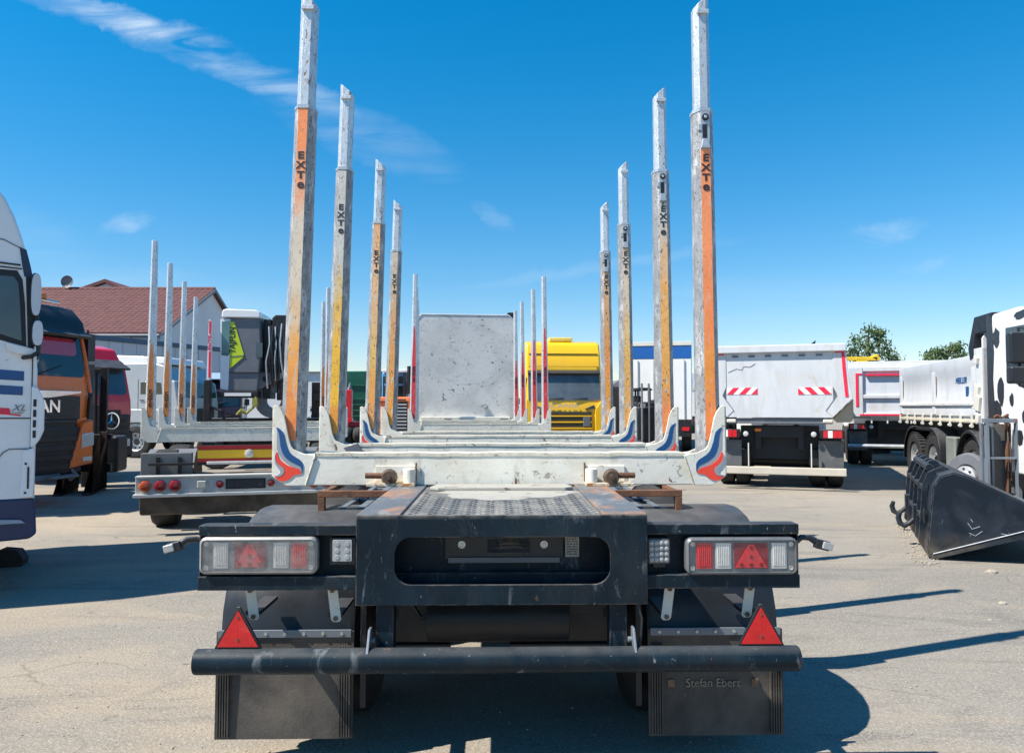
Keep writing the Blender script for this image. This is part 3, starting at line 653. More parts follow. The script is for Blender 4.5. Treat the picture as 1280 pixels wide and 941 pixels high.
def bunk(parent, y, half=1.257, decal=(True, True), latch=True, plain=False, zoff=0.0, name='bolster', dz=0.16, white=None, tab=False):
    white = white or m_white
    b = MB(); xi = half-0.21; z0 = bz(832)+zoff; z1 = bz(528)+zoff
    n = 24; rnd = random.Random(int(y*100)+7)
    b.box(-xi-0.03, xi+0.03, y, y+dz, z0, z1)
    bo = b.build(name, white, parent, bevel=0.006)
    # scuffed wear strip welded along the top
    tz = MB(); vs = []; fs = []
    for i in range(n+1):
        xx = -xi+0.02 + (2*xi-0.04)*i/n; dzv = rnd.uniform(-0.003, 0.003)
        vs += [(xx, y-0.004, z1-0.012+dzv), (xx, y-0.004, z1+0.006+dzv), (xx, y+dz+0.004, z1+0.006+dzv), (xx, y+dz+0.004, z1-0.012+dzv)]
    for i in range(n):
        for k in range(4): fs.append((4*i+k, 4*i+(k+1)%4, 4*i+4+(k+1)%4, 4*i+4+k))
    fs += [(0,1,2,3), (4*n+3, 4*n+2, 4*n+1, 4*n)]
    tz.add(vs, fs); tz.build('wear_strip', m_whitetop, bo)
    for s in (-1, 1):
        p = MB(); pts = [(a, c+zoff) for a, c in shape(BR, s, half)]
        p.prism(pts, 'y', y-0.007, y+0.007)
        p.prism(pts, 'y', y+dz-0.005, y+dz+0.009)
        xo = s*half
        p.prism([(y-0.004, bz(745)+zoff), (y+dz+0.006, bz(745)+zoff), (y+dz+0.006, bz(60)+zoff), (y-0.004, bz(60)+zoff)], 'x', xo-s*0.016, xo+s*0.004)
        p.prism([(a-s*0.0, c) for a, c in [(s*(half-0.004), bz(750)+zoff), (s*(half-bu(560)), bz(833)+zoff), (s*(half-0.20), bz(833)+zoff), (s*(half-0.20), bz(800)+zoff), (s*(half-0.02), bz(735)+zoff)]], 'y', y+0.008, y+dz-0.008)
        p.build('stake_pocket', white, bo, bevel=0.0035)
        w = MB(); a0, c0 = shape([(288,548)], s, half)[0]; a1, c1 = shape([(376,828)], s, half)[0]
        w.tube((a0, y-0.006, c0+zoff), (a1, y-0.006, c1+zoff), 0.005, 6); w.build('weld_seam', m_whitetop, bo)
        if decal[0 if s < 0 else 1]:
            def dec(nm, pts, mt, off):
                q = MB(); q.prism([(a, c+zoff) for a, c in shape(pts, s, half)], 'y', y-off, y-0.0065); q.build(nm, mt, bo, smooth=False)
            dec('grey_flame', GREY, m_grey, 0.0090); dec('blue_flame', BLUE, m_blue, 0.0105); dec('red_flame', RED, m_red, 0.0105); dec('grey_flame', CURL, m_grey, 0.0120)
    if tab:
        q = MB(); q.prism([(-half+0.17, z1-0.02), (-half+0.27, z1+0.012), (-half+0.31, z1-0.055), (-half+0.20, z1-0.055)], 'y', y-0.035, y-0.012); q.build('steel_tab', m_cabgrey, bo, bevel=0.003)
    if latch:
        for s in (-1, 1):
            q = MB(); xc = s*0.595
            q.box(xc-0.13, xc+0.13, y-0.10, y-0.002, z0+0.002, z0+0.020)                # flange
            q.build('latch_plate', m_cream, bo, bevel=0.003)
            q = MB(); q.tube((s*0.468, y-0.012, z0+0.02), (s*0.466, y-0.012, z0+0.125), 0.005, 6); q.build('rust_weld', m_rust, bo)
            q = MB(); q.box(s*0.47, s*0.69, y-0.010, y-0.002, z0+0.021, z0+0.108); q.build('backing_plate', m_white, bo, bevel=0.003)
            q = MB(); q.tube((s*0.498, y-0.055, z0+0.012), (s*0.498, y-0.055, z0+0.095), 0.033, 20); q.build('latch_sleeve', m_white, bo, bevel=0.004)
            q = MB(); q.lathe([(-0.035, 0.018), (-0.035, 0.040), (0.0, 0.046), (0.03, 0.034), (0.03, 0.014), (0.045, 0.012), (0.045, 0.001)], (s*0.605, y-0.075, z0+0.052), 'y', 14)
            q.v = [Vector((p.x, 2*(y-0.075)-p.y, p.z)) for p in q.v]
            q.build('latch_nut', m_pin, bo)
            q = MB(); q.tube((s*0.59, y-0.07, z0+0.058), (s*0.735, y-0.075, z0+0.060), 0.016, 12); q.build('latch_pin', m_rust, bo, bevel=0.003)
    return bo

# ------------------------------------------------------------------ the foreground log trailer
def rrect(x0, x1, z0, z1, r, n=6):
    pts = []
    for cx, cz, a0 in ((x1-r, z1-r, 0), (x0+r, z1-r, 90), (x0+r, z0+r, 180), (x1-r, z0+r, 270)):
        for i in range(n+1):
            a = radians(a0 + 90*i/n); pts.append((cx+r*cos(a), cz+r*sin(a)))
    return pts
def tail_lamp(parent, x0, x1, z0, z1, order, cover, y):
    h = MB(); h.prism(rrect(x0, x1, z0, z1, 0.022), 'y', y, y+0.05)
    T = h.build('tail_lamp', m_lampbody, parent, bevel=0.004)
    bz_ = MB(); o = rrect(x0-0.004, x1+0.004, z0-0.004, z1+0.004, 0.026); i_ = rrect(x0+0.005, x1-0.005, z0+0.005, z1-0.005, 0.018); n = len(o)
    vs = [(a, y-0.004, c) for a, c in o] + [(a, y-0.012, c) for a, c in i_] + [(a, y+0.006, c) for a, c in i_] + [(a, y+0.03, c) for a, c in o]
    fs = []
    for k in range(n):
        j = (k+1) % n; fs += [(k, j, n+j, n+k), (n+k, n+j, 2*n+j, 2*n+k), (3*n+k, 3*n+j, j, k)]
    bz_.add(vs, fs); bz_.build('bezel', mat('dull grey lamp bezel', (0.26, 0.26, 0.25), 0.45, 0.2, var=0.2, vs=14) if cover is m_cover_l else m_lampbody, T)
    for kind, a, c in order:
        q = MB(); zz0, zz1 = z0+0.020, z1-0.018
        if kind == 'tri':
            q.box(a, c, y-0.003, y+0.002, zz0, zz1, m=1)
            q.prism([(a+0.004, zz0+0.004), (c-0.004, zz0+0.004), ((a+c)/2+0.008, zz1-0.004), ((a+c)/2-0.008, zz1-0.004)], 'y', y-0.0065, y-0.002)
            xm = (a+c)/2
            for dx, dz_ in ((0, 0.085), (0, 0.048), (-0.040, 0.016), (0, 0.016), (0.040, 0.016)):
                q.tube((xm+dx, y-0.0085, zz0+dz_), (xm+dx, y-0.006, zz0+dz_), 0.0075, 8, m=2)
            q.build('triangle_reflector', [m_rredm, mat('dark red lens', (0.20, 0.006, 0.015), 0.3, var=0.2, vs=40), mat('deep red lens spot', (0.16, 0.0, 0.005), 0.3, var=0.1)], T)
        else:
            q.box(a, c, y-0.003, y+0.002, zz0, zz1)
            nr = 7
            for i in range(nr):
                xx = a + 0.006 + (c-a-0.012)*(i+0.5)/nr
                q.tube((xx, y-0.003, zz0+0.012), (xx, y-0.003, zz1-0.012), (c-a-0.012)/nr*0.42, 6)
            q.build('lens', m_rredm if kind == 'red' else m_lensw, T)
    for a in (x0+0.022, x1-0.022):
        for c in (z0+0.022, z1-0.022):
            q = MB(); q.lathe([(0, 0.010), (-0.003, 0.010), (-0.003, 0.005), (-0.0015, 0.004), (-0.0015, 0.0005)], (a, y-0.002, c), 'y', 12); q.build('screw', m_bolt, T)
    q = MB(); q.prism(rrect(x0+0.006, x1-0.006, z0+0.006, z1-0.006, 0.017), 'y', y-0.0105, y-0.0095)
    q.build('lens_cover', cover, T, smooth=False)
    return T

def build_trailer():
    T = thing('log_trailer', 'empty log trailer in the foreground with white bolsters, eight tall stakes and dark rear frame', 'trailer', (-0.04, 3.1, 0), 0.02)
    # rear plate with rounded slot
    x0, x1, z0, z1 = -0.583, 0.585, 0.755, 1.112
    inn = rrect(-0.428, 0.434, 0.836, 1.023, 0.065, 8); out = []
    for a, c in inn:
        ca, cc = (a-0.003)/0.431, (c-0.9295)/0.0935
        if abs(ca) >= abs(cc)*1.0 and abs(ca) > 0.84: s_ = 1/abs(ca)
        else: s_ = 1/max(abs(cc), 1e-6)
        out.append(None)
    n = len(inn)
    # project every point of the slot outline straight outwards to the plate's rim, corners included
    q = n//4
    cor = [(x1, z1), (x0, z1), (x0, z0), (x1, z0)]
    out = []
    for k in range(4):
        for i in range(q):
            t = i/(q-1)
            if k == 0: p = (x1, z1 - (z1-inn[k*q][1])*(1-2*t)) if t < 0.5 else (x1 - (x1-inn[k*q+q-1][0])*(2*t-1), z1)
            elif k == 1: p = (x0 + (inn[k*q][0]-x0)*(1-2*t), z1) if t < 0.5 else (x0, z1 - (z1-inn[k*q+q-1][1])*(2*t-1))
            elif k == 2: p = (x0, z0 + (inn[k*q][1]-z0)*(1-2*t)) if t < 0.5 else (x0 + (inn[k*q+q-1][0]-x0)*(2*t-1), z0)
            else: p = (x1 - (x1-inn[k*q][0])*(1-2*t), z0) if t < 0.5 else (x1, z0 + (inn[k*q+q-1][1]-z0)*(2*t-1))
            if abs(t-0.5) < 0.5/(q-1)+1e-6 and q % 2 == 1 and i == q//2: p = cor[k]
            out.append(p)
    mb = MB(); vs = []
    for yy in (0.0, 0.012):
        vs += [(a, yy, c) for a, c in inn] + [(a, yy, c) for a, c in out]
    fs = []
    for k in range(n):
        j = (k+1) % n
        fs += [(k, j, n+j, n+k), (2*n+k, 3*n+k, 3*n+j, 2*n+j), (k, 2*n+k, 2*n+j, j), (n+k, n+j, 3*n+j, 3*n+k)]
    mb.add(vs, fs); mb.build('rear_plate', m_navy, T, bevel=0.003)
    mb = MB()
    mb.box(x0, x0+0.012, 0.012, 0.6, z0, z1-0.004); mb.box(x1-0.012, x1, 0.012, 0.6, z0, z1-0.004)
    mb.box(x0+0.012, x1-0.012, 0.012, 0.22, z0, z0+0.012); mb.box(x0+0.013, x1-0.013, 0.17, 0.182, z0+0.013, z1-0.03)
    mb.box(x0+0.013, x1-0.013, 0.11, 0.169, z0+0.013, z0+0.105)
    mb.build('rear_box', m_navy, T, bevel=0.003)
    mb = MB(); mb.box(-0.225, 0.245, 0.150, 0.160, 0.892, 0.915); mb.build('lamp_bar', mat('grey plastic strip', (0.12, 0.125, 0.13), 0.4, var=0.15), T, bevel=0.002)
    mb = MB(); mb.box(-0.24, 0.26, 0.162, 0.168, 0.905, 1.02); mb.build('number_plate_holder', m_plastic, T, bevel=0.003)
    for xx in (-0.168, 0.178):
        q = MB(); q.lathe([(0.0, 0.016), (-0.006, 0.016), (-0.007, 0.010), (-0.003, 0.009), (-0.003, 0.005), (-0.008, 0.004), (-0.008, 0.0003)], (xx, 0.160, 0.968), 'y', 16); q.build('bolt', m_bolt, T)
    q = MB(); q.box(0.268, 0.326, 0.1575, 0.1605, 0.915, 1.018, m=0)
    rnd = random.Random(3)
    for i in range(9):
        zz = 0.925 + i*0.0105
        xx = 0.274
        while xx < 0.316:
            l_ = rnd.uniform(0.004, 0.012); q.box(xx, min(xx+l_, 0.320), 0.1560, 0.1580, zz, zz+0.004, m=1); xx += l_+0.004
    q.build('type_plate', [mat('aluminium type plate', (0.30, 0.30, 0.27), 0.5, 0.3, var=0.3, vs=40), m_black], T, smooth=False)
    q = MB(); q.box(-0.06, 0.12, 0.159, 0.163, 0.93, 0.99); q.box(-0.05, 0.11, 0.155, 0.160, 0.952, 0.958); q.box(-0.05, 0.11, 0.155, 0.160, 0.970, 0.976); q.build('bracket', m_navy, T)
    # deck: side rails, tread plate, worn paint patch, end plate
    for s, a in ((-1, -0.583), (1, 0.585)):
        q = MB(); q.box(min(a, a-s*0.175), max(a, a-s*0.175), 0.0125, 1.22, 1.096, 1.116)
        q.box(a-s*0.012 if s > 0 else a, a if s > 0 else a+0.012, 0.6, 5.8, 0.80, 1.094)
        q.box(min(a, a-s*0.17), max(a, a-s*0.17), 1.222, 5.8, 1.080, 1.094)
        q.build('deck_rail', m_rail, T, bevel=0.004)
    q = MB(); q.box(-0.4075, 0.4095, 0.0125, 1.20, 1.092, 1.106); q.build('tread_plate', m_tread, T)
    q = MB(); rnd = random.Random(8)
    for j in range(30):
        for i in range(21):
            x = -0.395 + i*0.0395 + (0.0 if j % 2 == 0 else 0.01975); y = 0.035 + j*0.036
            if x > 0.40 or y > 0.93: continue
            if y > 0.52 and (x/0.36)**2 + ((y-0.85)/0.33)**2 < 1.0 + rnd.uniform(-0.12, 0.12): continue
            a = radians(45) if (i+j) % 2 else radians(-45); c, s = cos(a), sin(a)
            L_, w_ = 0.0135, 0.0042
            b0 = [(L_, 0), (0, w_), (-L_, 0), (0, -w_)]
            q.add([(x+p*c-r*s, y+p*s+r*c, 1.1055) for p, r in b0] + [(x+0.5*(p*c-r*s), y+0.5*(p*s+r*c), 1.1095) for p, r in b0], [(4,5,6,7), (0,1,5,4), (1,2,6,5), (2,3,7,6), (3,0,4,7)])
    q.build('tread_pattern', m_tread, T, kind='stuff')
    q = MB(); pts = []
    for i in range(40):
        a = 2*pi*i/40; rr = 1 + 0.10*sin(3*a+1) + 0.06*sin(7*a) + 0.05*sin(13*a)
        pts.append((0.02 + 0.335*rr*cos(a), min(1.02, 0.84 + 0.27*rr*sin(a))))
    q.prism(pts, 'z', 1.1062, 1.1078); q.build('paint_patch', m_peel, T, smooth=False)
    q = MB(); q.prism([(-0.375, 1.00), (-0.33, 0.955), (0.34, 0.955), (0.385, 1.00), (0.36, 1.14), (-0.35, 1.14)], 'z', 1.108, 1.124); q.build('cover_plate', m_peel, T, bevel=0.003)
    # chassis below
    q = MB()
    for s in (-1, 1): q.box(s*0.42, s*0.56, 0.30, 5.9, 0.80, 1.078)
    for yy in (0.5, 1.6, 2.7, 3.8, 5.0): q.box(-0.42, 0.42, yy, yy+0.1, 0.86, 1.04)
    q.box(-0.25, 0.25, 0.62, 0.66, 0.66, 0.99)
    for yy in (0.97, 2.33): q.tube((-1.0, yy, 0.50), (1.0, yy, 0.50), 0.07, 14)
    for s in (-1, 1):
        for yy in (0.97, 2.33):
            q.box(s*0.47, s*0.56, yy-0.45, yy+0.5, 0.56, 0.62); q.lathe([(0, 0.10), (0.12, 0.13), (0.24, 0.10)], (s*0.51, yy+0.35, 0.56), 'z', 14)
    q.tube((-0.33, 0.40, 0.60), (0.30, 0.40, 0.60), 0.10, 18)
    q.box(0.15, 0.42, 0.36, 0.9, 0.62, 0.80); q.box(-0.50, 0.50, 0.52, 0.60, 0.452, 0.80); q.box(-0.50, -0.235, 0.50, 0.55, 0.36, 0.451); q.box(0.04, 0.50, 0.50, 0.55, 0.36, 0.451)
    q.box(-0.57, 0.57, 0.7, 5.8, 0.815, 0.83); q.box(-0.40, 0.40, 1.5, 1.95, 0.40, 0.80); q.tube((-0.55, 2.9, 0.55), (0.55, 2.9, 0.55), 0.2, 16)  # belly plate added to keep sky and sun off the ground underneath
    q.box(-0.16, 0.16, 5.2, 7.4, 0.86, 1.0)
    q.build('chassis', m_black, T, bevel=0.006)
    for yy in (0.97, 2.33):
        for s in (-1, 1):
            wheel(T, s*1.07, yy, side=s, w=0.27); wheel(T, s*0.76, yy, side=-s, w=0.27)
    # fenders, flaps
    for s in (-1, 1):
        prof = []
        for i in range(13):
            a = radians(8 + 172*i/12); prof.append((0.97 + 0.60*cos(a), 0.50 + 0.530*sin(a)))
        prof.append((0.352, 0.44))
        rings = []
        for y_, z_ in prof:
            i_ = len(rings); nrm = Vector((y_-0.97, z_-0.5)).normalized()
            r_ = []
            xa, xb = 0.655, 1.245
            for fx, dn in ((0, -0.05), (0.0, -0.012), (0.04, 0.0), (0.96, 0.0), (1.0, -0.012), (1.0, -0.06), (0.99, -0.06), (0.99, -0.02), (0.01, -0.02), (0.01, -0.05)):
                xx = s*(xa + (xb-xa)*fx); r_.append(Vector((xx, y_ + nrm.x*dn, z_ + nrm.y*dn)))
            rings.append(r_)
        q = MB(); q.loft(rings); fd = q.build('fender', m_plastic, T)
        q = MB(); q.box(s*0.60, s*0.625, 0.36, 1.3, 0.22, 0.88); q.build('inner_guard', m_black, T)
        q = MB(); q.prism([(0.330, 0.10), (0.337, 0.10), (0.347, 0.56), (0.340, 0.56)], 'x', s*0.650, s*1.250)
        for k in range(5):
            xx = s*(1.235 - k*0.011); q.box(xx-0.003, xx+0.003, 0.318, 0.334, 0.11, 0.50)
            xx = s*(0.665 + k*0.011); q.box(xx-0.003, xx+0.003, 0.318, 0.334, 0.11, 0.50)
        fl = q.build('mudflap', m_flap, T)
        q = MB(); q.box(s*0.660, s*1.240, 0.331, 0.340, 0.535, 0.568); q.build('flap_clamp', m_steelgrey, fl, bevel=0.002)
        for k in range(7):
            q = MB(); xx = s*(0.70 + k*0.083); q.tube((xx, 0.326, 0.552), (xx, 0.332, 0.552), 0.007, 8); q.build('screw', m_bolt, fl)
        if s > 0:
            text_part('lettering', 'Stefan Ebert', 0.052, mat('faded flap lettering', (0.24, 0.20, 0.155), 0.8, var=0.3, vs=30), fl, (0.935, 0.329, 0.328), rot=(pi/2, 0, 0), depth=0.002, sx=0.95)
            for xa, xb in ((0.735, 0.765), (1.108, 1.136)):
                q = MB(); q.box(xa, xb, 0.327, 0.334, 0.312, 0.344); q.build('printed_block', mat('faded flap print', (0.17, 0.10, 0.06), 0.8, var=0.3, vs=20), fl)
        for xx, zb in ((1.02, 0.675), (0.685, 0.665)):
            q = MB(); x_ = s*xx; q.prism([(x_+s*0.012-0.021, 0.812), (x_+s*0.012+0.021, 0.812), (x_-s*0.006+0.021, zb+0.01), (x_-s*0.006+0.012, zb), (x_-s*0.006-0.012, zb), (x_-s*0.006-0.021, zb+0.01)], 'y', 0.100, 0.104)
            qq = MB(); qq.box(x_-0.03, x_+0.03, 0.105, 0.36, zb+0.02, zb+0.035); qq.build('fender_stay', m_black, T)
            sb = q.build('fender_strap', m_strap, T, bevel=0.003)
            for t in (0.12, 0.9):
                q = MB(); zz = 0.812+(zb-0.812)*t; q.tube((x_+s*(0.012-0.018*t), 0.092, zz), (x_+s*(0.012-0.018*t), 0.102, zz), 0.010, 8); q.build('bolt', m_pin, sb)
    # light arms
    for s, xe in ((-1, -1.213), (1, 1.206)):
        xi = s*0.584; q = MB()
        lo, hi = min(xi, xe), max(xi, xe)
        q.prism([(0.02, 1.030), (0.026, 1.030), (0.026, 1.064), (0.10, 1.064), (0.10, 1.070), (0.02, 1.070)], 'x', lo, hi)
        q.prism([(0.08, 0.82), (0.086, 0.82), (0.086, 1.062), (0.08, 1.062)], 'x', lo, hi)
        q.prism([(0.015, 0.814), (0.021, 0.814), (0.021, 0.862), (0.079, 0.862), (0.079, 0.868), (0.015, 0.868)], 'x', lo, hi)
        q.box(xe-s*0.005, xe, 0.027, 0.079, 0.869, 1.029)
        q.build('light_arm', m_navy, T, bevel=0.002)
    tail_lamp(T, -1.200, -0.741, 0.884, 1.022, [('white', -1.150, -1.092), ('tri', -1.066, -0.944), ('white', -0.912, -0.852), ('red', -0.840, -0.778)], m_cover_l, 0.012)['label'] = 'milky scratched tail lamp cluster'
    tail_lamp(T, 0.746, 1.190, 0.874, 1.014, [('red', 0.785, 0.850), ('white', 0.862, 0.925), ('tri', 0.938, 1.074), ('white', 1.090, 1.150)], m_cover_r, 0.012)['label'] = 'clear tail lamp cluster with bright red lens'
    # work lamps
    q = MB(); q.box(-0.692, -0.590, 0.028, 0.075, 0.912, 1.018, m=1); q.prism(rrect(-0.680, -0.602, 0.926, 1.012, 0.006), 'y', 0.020, 0.028)
    for i in range(2):
        for j in range(3): q.tube((-0.661+i*0.040, 0.0175, 0.943+j*0.026), (-0.661+i*0.040, 0.021, 0.943+j*0.026), 0.010, 10)
    q.build('work_lamp', [m_led, m_plastic], T, bevel=0.002)
    q = MB(); q.prism(rrect(0.590, 0.684, 0.908, 1.014, 0.010), 'y', 0.030, 0.075, m=1); q.prism(rrect(0.594, 0.679, 0.914, 1.009, 0.008), 'y', 0.024, 0.030)
    q.box(0.615, 0.665, 0.04, 0.06, 0.893, 0.908, m=1)
    wl = q.build('work_lamp', [m_lampbody, m_plastic], T, bevel=0.002)
    for i in range(4):
        for j in range(4):
            q = MB(); q.lathe([(0.0, 0.0095), (-0.004, 0.0085), (-0.006, 0.004), (-0.006, 0.0005)], (0.606+i*0.0202, 0.024, 0.928+j*0.0222), 'y', 10); q.build('led', m_led, wl)
    # underrun tube, hangers, reflector triangles
    q = MB(); q.tube((-1.200, -0.03, 0.550), (1.178, -0.03, 0.550), 0.049, 32); q.build('underrun_tube', m_navy, T, bevel=0.008)
    for s in (-1, 1):
        q = MB(); q.box(s*0.435, s*0.505, 0.03, 0.11, 0.50, 0.754); q.build('tube_hanger', m_navy, T, bevel=0.003)
        q = MB(); q.prism([(-0.066, 0.585), (-0.03, 0.580), (0.029, 0.610), (0.029, 0.665), (-0.012, 0.665)], 'x', s*0.520, s*0.530)
        q.tube((s*0.505, 0.01, 0.615), (s*0.535, 0.01, 0.615), 0.012, 10); q.build('hinge_lug', m_steelgrey, T, bevel=0.002)
        xa = -1.035 if s < 0 else 1.030
        q = MB(); q.prism([(xa-0.092, 0.600), (xa+0.092, 0.600), (xa+0.006, 0.760), (xa-0.006, 0.760)], 'y', -0.030, -0.018); rb = q.build('reflector_triangle', m_plastic, T, bevel=0.002)
        q = MB(); q.prism([(xa-0.080, 0.607), (xa, 0.607), (xa, 0.748)], 'y', -0.0335, -0.029); q.prism([(xa+0.080, 0.607), (xa+0.0006, 0.607), (xa+0.0006, 0.748)], 'y', -0.0335, -0.029); q.build('reflector', m_rred, rb)
        for zz in (0.722, 0.636): q = MB(); q.tube((xa, -0.036, zz), (xa, -0.032, zz), 0.005, 8); q.build('screw', m_pin, rb)
    # cables and air hoses under the frame
    for pts, r_ in (([(0.545, 0.02, 0.76), (0.560, 0.0, 0.70), (0.555, 0.0, 0.62), (0.53, -0.01, 0.56)], 0.005), ([(-0.545, 0.05, 0.80), (-0.56, 0.06, 0.72), (-0.57, 0.06, 0.60)], 0.004),
                    ([(-0.40, 0.30, 0.84), (-0.30, 0.28, 0.74), (-0.10, 0.30, 0.72), (0.12, 0.30, 0.78), (0.35, 0.32, 0.72), (0.40, 0.5, 0.84)], 0.010), ([(0.60, 0.09, 0.90), (0.57, 0.15, 0.84), (0.45, 0.25, 0.80), (0.2, 0.35, 0.82)], 0.008),
                    ([(-0.44, 0.45, 0.70), (-0.36, 0.40, 0.60), (-0.22, 0.42, 0.66), (-0.10, 0.5, 0.80)], 0.012)):
        q = MB(); q.path(pts, r_, 7); q.build('cable', m_plastic, T)
    # stalk marker lamps
    for s, xe in ((-1, -1.215), (1, 1.208)):
        q = MB(); q.path([(xe-s*0.02, 0.06, 1.00 if s < 0 else 0.975), (xe+s*0.02, 0.05, 1.012), (xe+s*0.05, 0.04, 1.012), (xe+s*0.085, 0.035, 0.990)], [0.012, 0.013, 0.014, 0.016], 8)
        q.cbox((xe+s*0.095, 0.03, 0.985), (0.055, 0.035, 0.038), (0, s*0.25, 0)); ar = q.build('marker_stalk', m_plastic, T, bevel=0.003)
        q = MB(); q.cbox((xe+s*0.112, 0.010, 0.982), (0.042, 0.012, 0.030), (0, s*0.25, 0)); q.build('marker_lamp', m_led, ar, bevel=0.004)
    # rusty ladder holder frames beside the deck
    for s in (-1, 1):
        q = MB(); q.box(s*0.590, s*0.935, 0.86, 0.895, 1.085, 1.118); q.box(s*0.900, s*0.935, 0.86, 0.895, 0.99, 1.084)
        q.box(s*0.900, s*0.93, 0.896, 1.60, 1.088, 1.112); q.build('side_bracket', m_rust, T, bevel=0.003)
        q = MB(); q.box(s*0.70, s*0.74, 0.90, 2.9, 1.00, 1.03); q.box(s*0.80, s*0.83, 0.90, 2.9, 1.00, 1.03)
        for k in range(7): q.box(s*0.742, s*0.798, 1.0+k*0.3, 1.03+k*0.3, 1.005, 1.025)
        q.build('side_ladder', m_steelgrey, T, bevel=0.002)
    # bunks and stakes
    ys = [1.18, 2.30, 3.90, 5.15]
    for i, y in enumerate(ys):
        bunk(T, y, decal=((True, False, True, False)[i], True), latch=(i == 0), tab=(i == 1))
        zt = (3.94, 3.88, 3.86, 3.82)[i]
        log_stake(T, -1.163, y+0.078, -1, 0.027, 1.13, 3.245, zt, 0.066, 0.0570, 0.048, tapes_l[i], 1.36, 3.23, 2.875, seed=i)
        log_stake(T, 1.180, y+0.078, 1, 0.009, 1.13, 3.245, zt, 0.066, 0.0570, 0.046, tapes_r[i], 1.36, 3.01, 2.875, lock=True, seed=i+9)
    return T
build_trailer()
# ------------------------------------------------------------------ neighbouring timber trailer on the left
m_bumperw = mat('dirty white steel bar', (0.55, 0.55, 0.53), 0.45, 0.1, var=0.12, layers=[lay((0.2, 0.18, 0.16), 0.58, 0.72, 9, amt=0.7), lay(RUST, 0.70, 0.76, 10, rough=0.9)])
m_sred = mat('dark red stripe film', (0.36, 0.012, 0.018), 0.4, var=0.15); m_syel = mat('golden yellow stripe film', (0.62, 0.38, 0.015), 0.4, var=0.15)
m_round = mat('round red lamp glass', (0.26, 0.012, 0.015), 0.2, var=0.2, vs=30, coat=0.5); m_roundo = mat('round orange lamp glass', (0.42, 0.07, 0.02), 0.2, var=0.2, vs=30, coat=0.5)
def build_left_trailer():
    T = thing('log_trailer', 'white log trailer with round rear lamps and red and yellow stripe panel, parked at left', 'trailer', (-3.31, 9.6, 0), radians(16.5))
    DZ = -0.09; q = MB(); q.M = Matrix.Translation((0, 0, DZ)); q.prism([(-0.02, 0.60), (0.03, 0.58), (0.03, 0.79), (-0.02, 0.80)], 'x', -1.25, 1.25)
    q.box(-1.27, 1.27, -0.06, 0.05, 0.56, 0.60); q.box(-1.25, 1.25, -0.05, 0.10, 0.79, 0.815)
    lb = q.build('lamp_bar', m_bumperw, T, bevel=0.006); bar_kids = lb
    for s in (-1, 1):
        for i in range(3):
            xx = s*(1.14 - i*0.165); r = MB()
            r.lathe([(0, 0.072), (-0.02, 0.072), (-0.035, 0.055), (-0.042, 0.03), (-0.042, 0.001)], (xx, -0.022, 0.695), 'y', 20)
            r.build('round_lamp', m_roundo if (i == 0) else m_round, lb)
        r = MB(); r.lathe([(0, 0.045), (-0.02, 0.045), (-0.026, 0.025), (-0.026, 0.001)], (s*0.30, -0.022, 0.70), 'y', 16); r.build('round_lamp', m_round, lb)
        r = MB(); r.box(s*0.56, s*0.46, -0.06, -0.02, 0.66, 0.745); r.build('square_lamp', m_strap, lb, bevel=0.008)
        r = MB(); r.box(s*0.42, s*0.38, -0.03, -0.02, 0.66, 0.76); r.build('sticker', m_galv, lb)
    r = MB(); r.box(-0.235, 0.235, -0.035, -0.021, 0.635, 0.76); r.box(-0.215, 0.215, -0.038, -0.034, 0.65, 0.745, m=1)
    pl = r.build('number_plate_holder', [m_black, mat('speckled dark number plate back', (0.03, 0.03, 0.035), 0.5, layers=[lay((0.45, 0.45, 0.45), 0.68, 0.70, 40)])], lb)
    for o in list(lb.children): o.location.z = DZ
    # stripe panel
    q = MB(); q.box(-0.60, 0.60, 0.30, 0.34, 0.88, 1.13); pn = q.build('stripe_panel', m_black, T, bevel=0.004)
    for z0_, z1_, mt in ((1.075, 1.125, m_sred), (0.965, 1.070, m_syel), (0.92, 0.960, m_sred)):
        r = MB(); r.box(-0.595, 0.595, 0.290, 0.2995, z0_, z1_); r.build('stripe', mt, pn)
    r = MB(); r.lathe([(0, 0.055), (-0.012, 0.055), (-0.02, 0.03), (-0.02, 0.001)], (0.02, 0.289, 1.02), 'y', 18); r.build('round_marker', m_strap, pn); pn.location.z = -0.06
    r = MB(); r.box(-0.48, 0.40, 0.22, 0.27, 0.83, 0.87); r.build('lamp_tube', m_lensw, T, bevel=0.01)
    # bumper flaps
    q = MB(); q.prism([(0.10, 0.30), (0.16, 0.28), (0.10, 0.56), (0.02, 0.56)], 'x', -1.22, 1.22); rv = q.build('rubber_valance', m_flap, T, bevel=0.02); rv.location.z = -0.05
    # grey rounded fenders
    for s in (-1, 1):
        q = MB(); prof = []
        for i in range(9):
            a = radians(20+150*i/8); prof.append((1.05+0.60*cos(a), 0.50+0.50*sin(a)))
        rings = [[Vector((s*0.66, y_, z_)), Vector((s*1.25, y_, z_)), Vector((s*1.25, y_, z_-0.04)), Vector((s*0.66, y_, z_-0.04))] for y_, z_ in prof]
        q.loft(rings); q.box(s*0.66, s*1.25, 0.30, 0.42, 0.62, 0.98)
        q.build('fender', mat('grey plastic fender', (0.16, 0.165, 0.17), 0.5, var=0.15), T, bevel=0.02)
        for xx in (0.80, 1.05):
            r = MB(); r.box(s*(xx-0.02), s*(xx+0.02), 0.27, 0.30, 0.72, 0.93); r.build('bracket', m_black, T)
    q = MB(); q.box(-1.15, -0.62, 0.22, 0.27, 0.83, 0.86); q.build('hose_rail', m_black, T)
    for xx in (0.95, 2.35):
        for s in (-1, 1): wheel(T, s*1.02, xx, side=s, w=0.34)
    q = MB()
